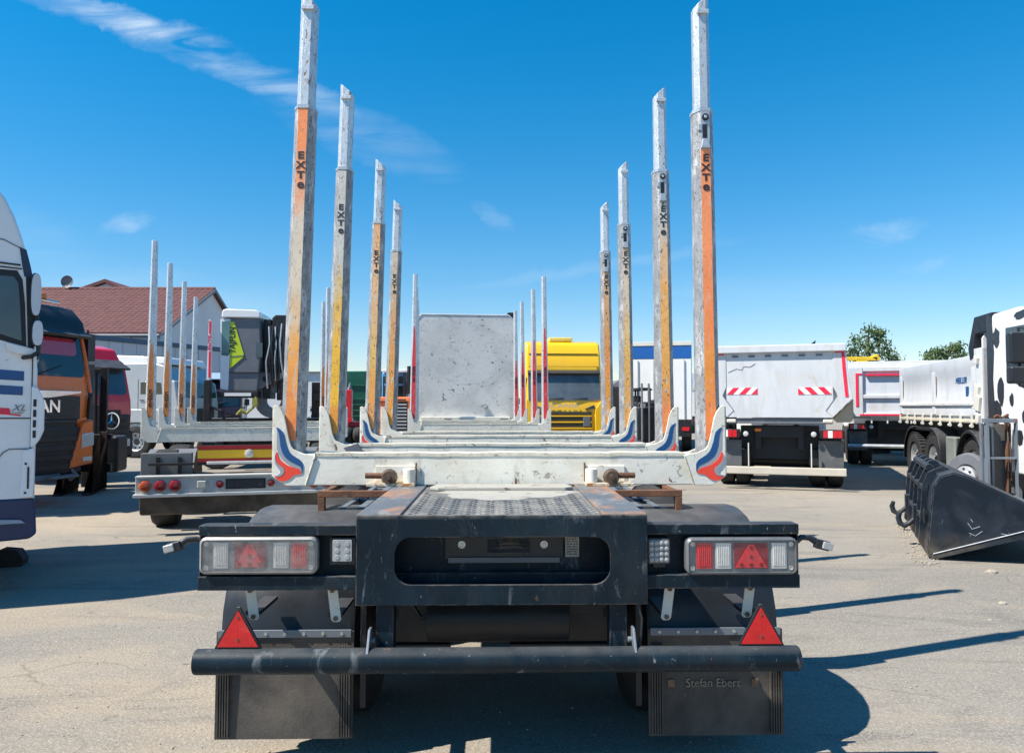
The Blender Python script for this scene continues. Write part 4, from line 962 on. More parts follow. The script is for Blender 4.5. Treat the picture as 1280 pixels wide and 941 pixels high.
    for s in (-1, 1): q.box(s*0.40, s*0.55, 0.36, 6.8, 0.82, 1.10)
    for y in (0.6, 2, 3.6, 5.2): q.box(-0.4, 0.4, y, y+0.1, 0.88, 1.05)
    for xx in (0.95, 2.35): q.tube((-0.9, xx, 0.5), (0.9, xx, 0.5), 0.07, 10)
    q.build('chassis', m_black, T, bevel=0.006)
    for i, (y, top, px) in enumerate(((0.33, 3.66, 0), (1.70, 3.62, 0), (3.35, 3.62, 0), (5.05, 3.60, 0))):
        bunk(T, y, half=1.257, decal=(False, False), latch=False, zoff=0.0)
        for s in (-1, 1): plain_stake(T, s*1.165, y+0.08, s, 0.006, 1.2, top, 0.062, 0.036, m_tape_lt, 1.42, 2.35, 1.66)
    return T
def plain_stake(parent, x, y, s, lean, z0, zt, w0, w1, tm, t0, t1, tz=None, tsize=0.07, post=None, word='E\nX\nT\nE', wt=0.62):
    X = lambda z: x - s*lean*(z-1.5); Wd = lambda z: w0 + (w1-w0)*(z-z0)/(zt-z0)
    q = MB(); q.loft([ring(Wd(z), Wd(z)*0.9, X(z), y, z) for z in [z0 + (zt-z0)*i/6 for i in range(7)]]); st = q.build('stake', post or m_alu, parent, bevel=0.003)
    t = MB(); vs = []; n = 8
    for i in range(n+1):
        z = t0+(t1-t0)*i/n; ww = Wd(z)*wt*(0.3+0.7*min(1, (n-i)/2.5)); yy = y - Wd(z)*0.9 - 0.0015
        vs += [(X(z)-ww, yy, z), (X(z)+ww, yy, z), (X(z)+ww, yy+0.012, z), (X(z)-ww, yy+0.012, z)]
    fs = [(0,1,2,3), (4*n+3, 4*n+2, 4*n+1, 4*n)]
    for i in range(n):
        for k in range(4): fs.append((4*i+k, 4*i+(k+1)%4, 4*i+4+(k+1)%4, 4*i+4+k))
    t.add(vs, fs); t.build('reflective_strip', tm, st, smooth=False)
    if tz:
        text_part('lettering', word, tsize, m_ink, st, (X(tz), y-Wd(tz)*0.9-0.0035, tz), depth=0.0008, sx=1.1, line=0.8, bold=0.002)
    return st
build_left_trailer()

# ------------------------------------------------------------------ timber truck ahead of the trailer (headboard and red stakes)
def build_front_truck():
    T = thing('timber_truck', 'white timber truck ahead of the trailer with dented headboard and red taped stakes', 'truck', (-0.55, 13.3, 0), 0.113)
    for i, (y, top) in enumerate(((0.0, 3.86), (1.35, 3.84), (3.1, 3.84), (4.3, 3.80))):
        bunk(T, y, half=1.24, decal=(False, False), latch=False, zoff=-0.02)
        for s in (-1, 1): plain_stake(T, s*1.150, y+0.08, s, 0.010, 1.2, top, 0.064, 0.040, m_tape_red, 1.36, 2.95 - 0.1*i, 2.12 if s > 0 or i == 0 else None, 0.085, wt=0.60)
    q = MB(); q.prism([(-1.22, 1.32), (-1.15, 1.25), (1.15, 1.25), (1.22, 1.32), (1.22, 3.58), (1.04, 3.76), (-1.04, 3.76), (-1.22, 3.58)], 'y', 4.86, 4.92)
    hb = q.build('headboard', m_speck, T, bevel=0.012)
    r = MB(); o = [(-1.22, 1.32), (-1.15, 1.25), (1.15, 1.25), (1.22, 1.32), (1.22, 3.58), (1.04, 3.76), (-1.04, 3.76), (-1.22, 3.58)]
    pts = [Vector((a*0.992, 4.86, 2.5+(c-2.5)*0.992)) for a, c in o]
    for i in range(8): r.tube(pts[i], pts[(i+1) % 8], 0.013, 8)
    r.build('headboard_rim', p_bodyw, hb)
    r = MB(); r.box(-1.05, 1.05, 4.70, 4.86, 1.16, 1.34); r.build('headboard_foot', m_white, T, bevel=0.01)
    for xx in (-0.42, 0.90-0.5+0.5): r = MB(); r.box(xx-0.09, xx+0.09, 4.66, 4.70, 1.20, 1.30); r.build('foot_bracket', m_cabgrey, T, bevel=0.01)
    r = MB(); r.box(1.02, 1.24, 5.0, 5.25, 3.62, 3.84); r.tube((1.12, 5.1, 1.9), (1.12, 5.1, 3.62), 0.06, 10); r.build('exhaust_stack', m_black, T, bevel=0.02)
    q = MB()
    for s in (-1, 1): q.box(s*0.38, s*0.50, -0.9, 8.0, 0.80, 1.09)
    for y in (0.1, 1.7, 3.1, 4.5, 6.5): q.box(-0.38, 0.38, y, y+0.1, 0.86, 1.05)
    for y in (0.3, 1.7, 7.0): q.tube((-0.95, y, 0.5), (0.95, y, 0.5), 0.08, 10)
    q.build('chassis', m_black, T, bevel=0.006)
    for y in (0.3, 1.7, 7.0):
        for s in (-1, 1): wheel(T, s*1.0, y, side=s, w=0.32 if y > 5 else 0.5)
    # cab, facing forward (away from the camera), mostly behind the headboard
    q = MB(); q.prism([(5.5, 0.95), (5.5, 3.05), (5.75, 3.25), (7.3, 3.2), (7.85, 2.3), (7.95, 1.3), (7.95, 0.5), (7.5, 0.5), (7.5, 0.95)], 'x', -1.2, 1.2); cb = q.build('cab', p_white, T, bevel=0.08, seg=3)
    for s in (-1, 1):
        r = MB(); r.prism([(6.4, 1.95), (6.4, 2.75), (7.35, 2.75), (7.65, 2.0)], 'x', s*1.195, s*1.21); r.build('side_window', m_glass, cb, bevel=0.004)
    r = MB(); r.prism([(7.45, 2.95), (7.86, 2.15), (7.90, 2.17), (7.49, 2.97)], 'x', -1.05, 1.05); r.build('windscreen', m_glass, cb)
    return T
build_front_truck()

# ------------------------------------------------------------------ generic cab-over cab. local frame: front faces -y, x lateral
def cab(T, body, W_=2.45, L_=2.0, z0=0.55, zb=1.55, zw=2.35, zr=3.0, top=3.3, lower=None, rake=0.18, visor=None, roof=None, mirrors=True, slats=5, slatm=None, glass=None,
        lamps=True, bumper=0.35, interior=None, doors=True):
    h = W_/2; zw = zr-0.38
    prof = [(0.04, z0), (0.0, zb-0.3), (0.02, zb), (rake, zw+0.1), (rake+0.10, zr-0.25), (rake+0.35, top-0.10), (rake+0.75, top), (L_, top-0.02), (L_, z0)]
    q = MB(); q.prism(prof, 'x', -h, h); c = q.build('cab', body, T, bevel=0.11, seg=4)
    # windscreen lies on the raked face
    def fx(z):
        for (a, b_), (c_, d) in zip(prof, prof[1:]):
            if b_ <= z <= d and d > b_: return a + (c_-a)*(z-b_)/(d-b_)
        return 0
    za, zc = zb+0.12, zr-0.30
    r = MB(); ya, yc = fx(za), fx(zc)
    pts = []
    outer = rrect(-h+0.10, h-0.10, za, zc, 0.10, 4)
    r.add([(a, fx(z)-0.012, z) for a, z in outer] + [(a*0.98, fx(z)+0.02, z) for a, z in outer], [list(range(len(outer)))] + [(i, (i+1) % len(outer), len(outer)+(i+1) % len(outer), len(outer)+i) for i in range(len(outer))])
    ws = r.build('windscreen', glass or m_glass, c, smooth=False)
    for xx in (-0.55, 0.15):
        r = MB(); r.path([(xx, fx(za)-0.03, za+0.02), (xx+0.50, fx(za+0.18)-0.03, za+0.18)], 0.010, 5); r.build('wiper', m_plastic, ws)
    if doors:
        for s in (-1, 1):
            r = MB(); x_ = s*(h+0.004)
            r.prism([(rake+0.42, zb+0.22), (rake+0.46, zr-0.32), (rake+1.15, zr-0.30), (rake+1.15, zb+0.22)], 'x', x_-s*0.01, x_); r.build('side_window', m_glass, c, bevel=0.003)
            r = MB()
            for a in (rake+0.30, rake+1.22): r.box(x_-s*0.004, x_+s*0.001, a, a+0.012, z0+0.25, zr-0.22)
            r.build('door_seam', m_black, c)
            r = MB(); r.box(x_, x_+s*0.03, rake+1.02, rake+1.16, zb+0.02, zb+0.05); r.build('door_handle', m_plastic, c, bevel=0.005)
            if mirrors:
                r = MB(); mx = s*(h+0.16); r.box(mx-0.085, mx+0.085, rake-0.02, rake+0.09, zb+0.42, zb+0.88); r.box(mx-0.085, mx+0.085, rake-0.02, rake+0.07, zb+0.14, zb+0.36)
                r.path([(s*(h-0.02), rake+0.2, zb+0.95), (mx, rake+0.06, zb+0.95), (mx, rake+0.06, zb+0.1), (s*(h-0.02), rake+0.2, zb+0.05)], 0.018, 6)
                r.build('mirror', m_plastic, c, bevel=0.02)
    # grille
    r = MB(); gz0, gz1 = z0+bumper, zb-0.22
    r.box(-h+0.30, h-0.30, -0.012, 0.02, gz0, gz1); g = r.build('grille', m_black, c, bevel=0.004)
    for i in range(slats):
        zz = gz0 + (gz1-gz0)*(i+0.5)/slats
        r = MB(); r.box(-h+0.34, h-0.34, -0.035, -0.011, zz-0.028, zz+0.028); r.build('grille_slat', slatm or m_plastic, g, bevel=0.01)
    if lower:
        r = MB(); r.box(-h-0.01, h+0.01, -0.06, 0.5, z0-0.22, z0+bumper-0.02); bp = r.build('bumper', lower, T, bevel=0.06, seg=3)
        if lamps:
            for s in (-1, 1):
                r = MB(); r.box(s*(h-0.42), s*(h-0.08), -0.072, -0.03, z0+0.02, z0+0.20); r.build('headlight', m_lensw, bp, bevel=0.02)
    if visor:
        r = MB(); r.prism([(rake-0.20, zr-0.36), (rake-0.24, zr-0.32), (rake+0.12, zr-0.12), (rake+0.14, zr-0.16)], 'x', -h+0.06, h-0.06); r.build('sun_visor', visor, c, bevel=0.012)
    return c
def running_gear(T, L_, axles, h=1.22, wr=0.5, side_tanks=True):
    q = MB()
    for s in (-1, 1): q.box(s*0.38, s*0.50, 0.4, L_, 0.72, 1.0)
    for y in axles: q.tube((-1.0, y, wr), (1.0, y, wr), 0.08, 10)
    for k in range(int(L_)): q.box(-0.38, 0.38, 0.9+k, 1.0+k, 0.78, 0.95)
    q.build('chassis', m_black, T, bevel=0.006)
    for i, y in enumerate(axles):
        for s in (-1, 1): wheel(T, s*(h-0.17), y, side=s, w=0.32, z=wr, r=wr)
        q = MB()
        for s in (-1, 1):
            q.lathe([(s*(h-0.36), wr+0.07), (s*(h-0.36), wr+0.10), (s*(h+0.01), wr+0.10), (s*(h+0.01), wr+0.07)], (0, y, wr), 'x', 14, a0=radians(5), a1=radians(175))
        q.build('fender', m_plastic, T)
def mirror_place(px, d, hx, hy):
    """rotation so the front (-y local) looks along (hx, hy)"""
    return ((px-640)/960*d, d, 0), atan2(hx, -hy)

# ------------------------------------------------------------------ white tractor at the left edge (seen from behind its door)
def build_white_truck():
    rz = atan2(0.839, -0.545)
    T = thing('tractor_truck', 'white truck cab with blue stripes and oval mirrors with pale painted reflections, cut off at the left edge', 'truck', (0, 0, 0), rz)
    # local: front at y=0, right hand side in the photo (camera side) is local -x or +x ; corner at world (-3.95, 6.4)
    W_ = 2.44; h = W_/2
    R = Matrix.Rotation(rz, 4, 'Z')
    sgn = 1 if (R @ Vector((1, 0, 0))).y < 0 else -1
    corner = R @ Vector((sgn*h, 0, 0))
    T.location = (-3.97 - corner.x, 6.42 - corner.y, 0)
    S = sgn
    PY = lambda px: (47-px)*0.0056; PZ = lambda py: CAM_H + (510-py)*0.00663
    prof = [(0.0, 0.62), (0.0, 1.85), (0.02, 2.10), (0.05, 2.5), (0.075, 2.70), (0.10, 2.84), (0.14, 2.98), (0.19, 3.13), (0.26, 3.28), (0.42, 3.48), (0.8, 3.70), (1.3, 3.84), (2.3, 3.92), (2.3, 0.62), (1.9, 0.62), (1.9, 1.05), (0.95, 1.05), (0.95, 0.62)]
    q = MB(); q.prism(prof, 'x', -h, h); c = q.build('cab', p_white, T, bevel=0.03, seg=3)
    def side(pts, off, name, mt, bev=0.0, d=0.012, px=True):
        if px: pts = [(PY(a_), PZ(b_)) for a_, b_ in pts]
        r = MB(); x_ = S*(h+off); r.prism(pts, 'x', x_-S*d, x_); return r.build(name, mt, c, bevel=bev)
    side([(-180, 338), (18, 338), (25, 349), (29, 380), (32, 433), (-10, 424), (-180, 424)], 0.004, 'window_frame', m_black)
    side([(-170, 346), (14, 346), (20, 354), (23, 385), (26, 426), (-10, 416), (-170, 416)], 0.010, 'side_window', m_glassb)
    side([(20, 308), (29, 311), (35, 332), (38, 345), (27, 345), (24, 330)], 0.006, 'roof_corner', mat('navy roof trim', (0.01, 0.03, 0.07), 0.4, var=0.2))
    side([(-180, 322), (22, 330), (22, 332), (-180, 324)], 0.010, 'roof_seam', m_black); side([(-180, 300), (0, 300), (26, 311), (26, 312), (0, 301.5), (-180, 301.5)], 0.006, 'roof_seam', m_cabgrey); side([(-180, 328), (24, 335), (24, 336.5), (-180, 330)], 0.010, 'roof_seam', m_black)
    side([(-180, 452), (30, 464), (30, 476), (-180, 467)], 0.004, 'blue_stripe', m_blue); side([(-180, 472), (29, 483), (29, 494), (-180, 486)], 0.004, 'blue_stripe', m_blue)
    side([(-180, 500), (13, 510), (15, 517), (27, 518), (27, 520), (10, 518), (-180, 508)], 0.004, 'red_stripe', m_hazr)
    for px_, py_, sz, word in ((24, 510, 0.075, 'XL'), (23, 515.8, 0.022, 'Comfort')):
        text_part('lettering', word, sz, m_cabgrey, c, (S*(h+0.006), PY(px_), PZ(py_)), rot=(pi/2, 0, S*pi/2), depth=0.002, shear=0.4, sx=1.1)
    side([(-180, 520.5), (40, 522), (40, 523.5), (-180, 522)], 0.006, 'door_seam', m_black)
    side([(39.6, 440), (41, 440), (41, 561), (39.6, 561)], 0.006, 'door_seam', m_black)
    side([(-180, 560), (-60, 562), (0, 572), (6, 564), (14, 560), (40, 560), (40, 561.5), (14, 561.5), (7, 565.5), (0, 574), (-60, 564)], 0.006, 'arch_seam', m_cabgrey)
    side([(29, 345), (37, 345), (41, 400), (42, 440), (34, 440), (32, 400)], 0.007, 'pillar_trim', m_black)
    r = MB(); x_ = S*(h+0.01)
    r.prism([(PY(a_), PZ(b_)) for a_, b_ in ((40, 482), (48, 484), (55, 497), (57, 505), (57, 538), (52, 549), (45, 558), (40, 559))], 'x', x_-S*0.20, x_+S*0.03); df = r.build('air_deflector', p_white, c, bevel=0.012)
    for k in range(4):
        r = MB(); r.box(x_+S*0.022, x_+S*0.034, PY(42.5), PY(46.5), PZ(508+k*13), PZ(499+k*13)); r.build('louvre', m_black, df)
    r = MB(); r.prism([(PY(a_), PZ(b_)) for a_, b_ in ((31, 562), (45, 560), (46.5, 572), (45, 621), (28, 621), (31, 575))], 'x', x_-S*0.15, x_+S*0.02); lo = r.build('corner_panel', p_white, c, bevel=0.008)
    r = MB(); r.box(x_+S*0.014, x_+S*0.026, PY(37), PY(39.5), PZ(610), PZ(583)); r.build('slot', m_black, lo)
    for py_ in (579, 615): r = MB(); r.tube((x_+S*0.01, PY(35), PZ(py_)), (x_+S*0.026, PY(35), PZ(py_)), 0.010, 8); r.build('screw', m_black, lo)
    r = MB(); r.prism([(-0.02, 0.50), (0.03, 0.46), (0.9, 0.44), (0.95, 0.50), (0.95, 0.80), (0.0, 0.80), (-0.01, 0.7)], 'x', -h-0.01, h+0.03); r.build('bumper', p_navyt, T, bevel=0.02, seg=3)
    r = MB(); r.prism([(PY(a_), PZ(b_)) for a_, b_ in ((-60, 642), (30, 648), (36, 652), (-60, 652))], 'x', S*(h+0.02), S*(h+0.036)); r.build('bumper_step', mat('pale blue step', (0.25, 0.32, 0.42), 0.5), T)
    # mirrors hang outside the pillar: glass painted pale as if reflecting sky, black housings
    for px_, py_, hh, ww in ((42.5, 368.5, 0.176, 0.036), (45.5, 416.5, 0.104, 0.038)):
        zc = PZ(py_); cy = PY(px_); n = 20
        pts = [(cy + ww*(abs(cos(2*pi*i/n))**0.7)*(1 if cos(2*pi*i/n) > 0 else -1), zc + hh*(abs(sin(2*pi*i/n))**0.8)*(1 if sin(2*pi*i/n) > 0 else -1)) for i in range(n)]
        r = MB(); cx = S*(h+0.10); r.prism(pts, 'x', cx, cx+S*0.02)
        r2 = MB(); r2.prism([(a_ + 0.010, zc + (b_-zc)*1.04) for a_, b_ in pts], 'x', cx-S*0.09, cx-S*0.001)
        mh = r2.build('mirror', m_plastic, c, bevel=0.01)
        r.build('mirror_glass', mat('pale painted mirror reflection', (0.55, 0.58, 0.62), 0.3, var=0.05), mh, bevel=0.006)
    r = MB(); r.path([(S*(h+0.02), PY(28), PZ(447)), (S*(h+0.08), PY(38), PZ(446)), (S*(h+0.09), PY(47), PZ(440)), (S*(h+0.08), PY(48), PZ(428)), (S*(h+0.05), PY(44), PZ(398)), (S*(h+0.02), PY(38), PZ(345))], 0.018, 8); r.build('mirror_arm', m_plastic, c)
    r = MB(); r.prism([(PY(a_), PZ(b_)) for a_, b_ in ((6, 428), (14, 430), (42, 436), (42, 443), (20, 443), (8, 438))], 'x', S*(h+0.01), S*(h+0.05)); r.build('pillar_cap', p_white, c, bevel=0.008)
    r = MB(); r.prism([(-0.012, 1.95), (0.045, 2.6), (0.06, 2.6), (0.0, 1.95)], 'x', -h+0.1, h-0.1); r.build('windscreen', m_glass, c)
    running_gear(T, 5.8, [1.42, 4.9], h=1.20)
    return T
build_white_truck()
o = MB(); o.prism([(-0.16, 0), (0.16, 0), (0.17, 0.06), (0.12, 0.15), (-0.02, 0.17), (-0.14, 0.12)], 'y', -0.10, 0.10); o.box(-0.10, 0.10, -0.11, 0.11, 0.05, 0.07)
o = o.build('wheel_chock', m_rubber, None, bevel=0.02); o.location = at(8, 697, 7.6).xy.to_3d(); o.rotation_euler = (0, 0, 0.3)
tag(o, 'black rubber wheel chock on the ground below the white truck cab at the left edge', 'wheel chock')

# ------------------------------------------------------------------ orange truck, red truck, silver truck, forklift mast
def build_orange():
    hx, hy = cos(radians(-12)), sin(radians(-12)); rz = atan2(hx, -hy)
    lat = Vector((cos(rz), sin(rz), 0))                     # local +x in world: towards the far corner
    T = thing('orange_truck', 'orange truck cab with black sun visor and chrome badge strip beside the white cab', 'truck', (0,0,0), rz)
    far = at(112, 560, 13.0); T.location = (far.x - lat.x*1.24, 13.0 - lat.y*1.24, 0)
    c = cab(T, p_orange, W_=2.48, L_=2.2, z0=0.70, zb=1.93, zw=2.5, zr=3.05, top=3.20, lower=None, rake=0.16, visor=m_plastic, slats=6, mirrors=True)
    h = 1.24
    r = MB(); r.prism([(0.20, 2.78), (0.06, 2.76), (0.12, 2.98), (0.35, 3.22), (0.8, 3.30), (2.1, 3.30), (2.1, 3.20), (0.8, 3.18), (0.4, 2.98)], 'x', -h+0.05, h-0.05); r.build('roof_visor', m_plastic, c, bevel=0.04)
    r = MB(); r.box(-0.98, 0.98, -0.030, -0.005, 1.36, 1.74); bg = r.build('badge_panel', m_plastic, c, bevel=0.02)
    r = MB(); r.prism([(-1.0, 1.82), (1.0, 1.82), (0.95, 1.78), (0.3, 1.70), (-0.3, 1.70), (-0.95, 1.78)], 'y', -0.05, -0.031); r.build('chrome_strip', m_chrome, bg, bevel=0.008)
    r = MB(); r.prism(rrect(-1.05, 1.0, 2.40, 2.68, 0.08), 'y', 0.0, 0.004); r.v = [Vector((v.x, 0.02 + (v.z-1.93)*(0.16-0.02)/(2.77-1.93) - 0.018 + v.y, v.z)) for v in r.v]; r.build('painted_reflection', mat('pinkish red painted windscreen reflection', (0.42, 0.03, 0.06), 0.15, var=0.2, coat=0.8), c, smooth=False)  # windscreen reflection painted as a pinkish red panel just off the glass
    text_part('lettering', 'MAN', 0.27, m_chrome, bg, (0.22, -0.036, 1.56), rot=(pi/2, 0, 0), depth=0.006, bold=0.006, sx=1.1)
    r = MB(); r.box(-1.0, 1.0, -0.05, -0.02, 0.50, 1.22); lg = r.build('lower_grille', m_black, c, bevel=0.01)
    for k in range(4): r = MB(); r.box(-0.9, 0.9, -0.07, -0.045, 0.56+k*0.15, 0.64+k*0.15); r.build('grille_slat', m_plastic, lg, bevel=0.006)
    for s in (-1, 1):
        r = MB(); r.prism([(s*1.22, 1.36), (s*1.00, 1.30), (s*0.72, 0.56), (s*1.22, 0.62)], 'y', -0.09, 0.02); co = r.build('bumper_corner', p_orange, c, bevel=0.03, seg=3)
        r = MB(); r.prism([(s*1.21, 1.14), (s*0.95, 1.12), (s*0.95, 0.88), (s*1.21, 0.92)], 'y', -0.115, -0.08); r.build('headlight', m_lensw, co, bevel=0.02)
        r = MB(); r.box(s*1.18, s*0.98, -0.11, -0.085, 0.66, 0.74); r.build('fog_lamp', m_lensw, co, bevel=0.02)
        r = MB(); r.prism([(s*1.14, 1.38), (s*1.23, 1.38), (s*1.23, 1.78), (s*1.16, 1.72)], 'y', -0.06, 0.0); r.build('corner_flap', m_plastic, c, bevel=0.01)
        r = MB(); r.path([(s*1.21, -0.02, 1.8), (s*1.19, 0.06, 2.3), (s*1.15, 0.15, 2.8)], 0.03, 6); r.build('pillar', p_orange, c)
    r = MB(); r.box(-0.5, 0.5, -0.12, 0.2, 0.42, 0.50); r.cbox((0.45, -0.2, 0.46), (0.5, 0.16, 0.05)); r.path([(0.7, 0.1, 0.75), (0.85, -0.1, 0.45), (0.6, -0.2, 0.4)], 0.03, 6); r.build('tow_frame', m_steelgrey, T, bevel=0.01)
    # roof lamps: one big round spot lamp, an amber beacon, a light bar
    r = MB(); r.tube((-0.6, 0.42, 3.33), (0.95, 0.42, 3.30), 0.028, 8); lbq = r.build('lamp_rail', m_chrome, T)
    r = MB(); r.lathe([(-0.10, 0.001), (-0.10, 0.10), (-0.03, 0.17), (0.03, 0.18), (0.04, 0.16), (0.05, 0.001)], (0.12, 0.40, 3.50), 'y', 20); r.v = [Vector((p.x, 0.80-p.y, p.z)) for p in r.v]
    r.build('spot_lamp', m_chrome, lbq)
    r = MB(); r.tube((0.62, 0.44, 3.32), (0.62, 0.44, 3.42), 0.09, 14, r1=0.07); r.build('beacon', m_amber, lbq, bevel=0.01)
    running_gear(T, 6.5, [1.5, 5.2]); return T
build_orange()

def star(parent, loc, r_, m):
    q = MB(); n = 28
    q.lathe([(-0.012, r_), (-0.012, r_*0.86), (0.012, r_*0.86), (0.012, r_), (-0.012, r_)], (0, 0, 0), 'y', n)
    for k in range(3):
        a = pi/2 + k*2*pi/3; c, s = cos(a), sin(a)
        q.add([(0, -0.02, 0), (r_*0.16*cos(a+pi/3), 0, r_*0.16*sin(a+pi/3)), (r_*0.9*c, 0, r_*0.9*s), (r_*0.16*cos(a-pi/3), 0, r_*0.16*sin(a-pi/3)), (0, 0.01, 0)],
              [(0,1,2), (0,2,3), (4,2,1), (4,3,2)])
    o = q.build('star_badge', m, parent, smooth=False); o.location = loc; return o
def build_redtruck():
    hx, hy = cos(radians(-24)), sin(radians(-24)); rz = atan2(hx, -hy); lat = Vector((cos(rz), sin(rz), 0))
    T = thing('red_truck', 'dark red truck cab with star badge behind the forklift mast', 'truck', (0,0,0), rz)
    far = at(164, 560, 17.5); T.location = (far.x - lat.x*1.2, 17.5 - lat.y*1.2, 0)
    c = cab(T, p_redm, W_=2.4, L_=2.1, z0=0.66, zb=1.72, zw=2.3, zr=2.75, top=2.98, lower=m_plastic, rake=0.22, visor=m_plastic, slats=3, glass=m_glassb, bumper=0.40, mirrors=False)
    r = MB(); r.prism([(0.02, 1.40), (-0.01, 0.70), (-0.06, 0.70), (-0.05, 1.40)], 'x', -1.12, 1.12); g = r.build('grille_cover', m_plastic, c, bevel=0.02)
    for k in range(4): r = MB(); r.box(-1.0, 1.0, -0.085, -0.05, 0.78+k*0.15, 0.84+k*0.15); r.build('grille_slat', m_black, g, bevel=0.01)
    star(T, (0.60, -0.10, 1.26), 0.19, m_chrome)
    running_gear(T, 6.5, [1.5, 5.2]); return T
build_redtruck()

def build_silver():
    T = thing('silver_truck', 'silver grey truck seen from the side with slatted sleeper vent, left of the crane', 'truck', (0,0,0), radians(82))
    # front faces +x (to the right): local -y -> world +x
    T.location = (at(232, 560, 23.8).x, 24.8, 0)
    c = cab(T, p_silver, W_=2.4, L_=2.35, z0=0.75, zb=1.75, zw=2.2, zr=2.65, top=2.95, lower=p_silver, rake=0.12, mirrors=False)
    s = -1 if (Matrix.Rotation(radians(82), 4, 'Z') @ Vector((1, 0, 0))).y > 0 else 1
    for k in range(5): r = MB(); r.box(s*1.2, s*1.215, 1.75, 2.22, 1.95+k*0.12, 2.02+k*0.12); r.build('vent_slat', p_white, c, bevel=0.004)
    r = MB(); r.prism([(0.35, 2.9), (0.5, 3.12), (2.2, 3.2), (2.3, 2.9)], 'x', -1.1, 1.1); r.build('roof_fairing', p_white, c, bevel=0.05)
    r = MB(); r.box(s*1.20, s*1.22, 0.6, 1.9, 1.1, 1.5); r.build('side_panel', p_silver, c, bevel=0.02)
    r = MB(); r.box(-1.18, 1.18, 2.5, 6.2, 1.0, 1.25); r.build('skirt', p_silver, T, bevel=0.05)
    running_gear(T, 6.2, [1.4, 2.7, 5.4], h=1.24); return T
build_silver()

def build_forklift_mast():
    T = thing('forklift_mast', 'dark steel forklift mast and carriage standing between the orange and red truck', 'forklift mast', (at(117, 600, 14.6).x, 14.6, 0), 0.2)
    for xx in (-0.16, 0.14):
        q = MB(); q.box(xx-0.06, xx+0.06, 0, 0.10, 0.05, 2.32); q.build('mast_rail', m_black, T, bevel=0.01)
    for z in (0.35, 0.95, 1.5, 2.2): q = MB(); q.box(-0.10, 0.08, 0.02, 0.08, z, z+0.10); q.build('cross_bar', m_black, T, bevel=0.01)
    q = MB(); q.path([(0.0, -0.03, 0.3), (0.02, -0.04, 1.2), (0.0, -0.03, 2.25)], 0.035, 8); q.path([(0.05, -0.05, 1.0), (0.09, -0.06, 1.7), (0.06, -0.04, 2.2)], 0.018, 6); q.build('hydraulic_hose', m_plastic, T)
    q = MB(); q.box(-0.34, 0.34, -0.16, -0.05, 0.35, 0.50); q.box(-0.34, 0.34, -0.16, -0.05, 0.95, 1.05); q.build('carriage', m_black, T, bevel=0.01)
    for xx in (-0.26, 0.22):
        q = MB(); q.prism([(-0.16, 1.1), (-0.20, 1.1), (-0.20, 0.0), (-1.1, 0.0), (-1.1, 0.03), (-0.16, 0.06)], 'x', xx-0.06, xx+0.06); q.build('fork', mat('brown black fork steel', (0.05, 0.04, 0.035), 0.6, var=0.3), T, bevel=0.005)
    q = MB(); q.box(-0.35, 0.35, 0.25, 0.9, 0.3, 1.0); q.build('drive_unit', m_black, T, bevel=0.06)
    return T
build_forklift_mast()

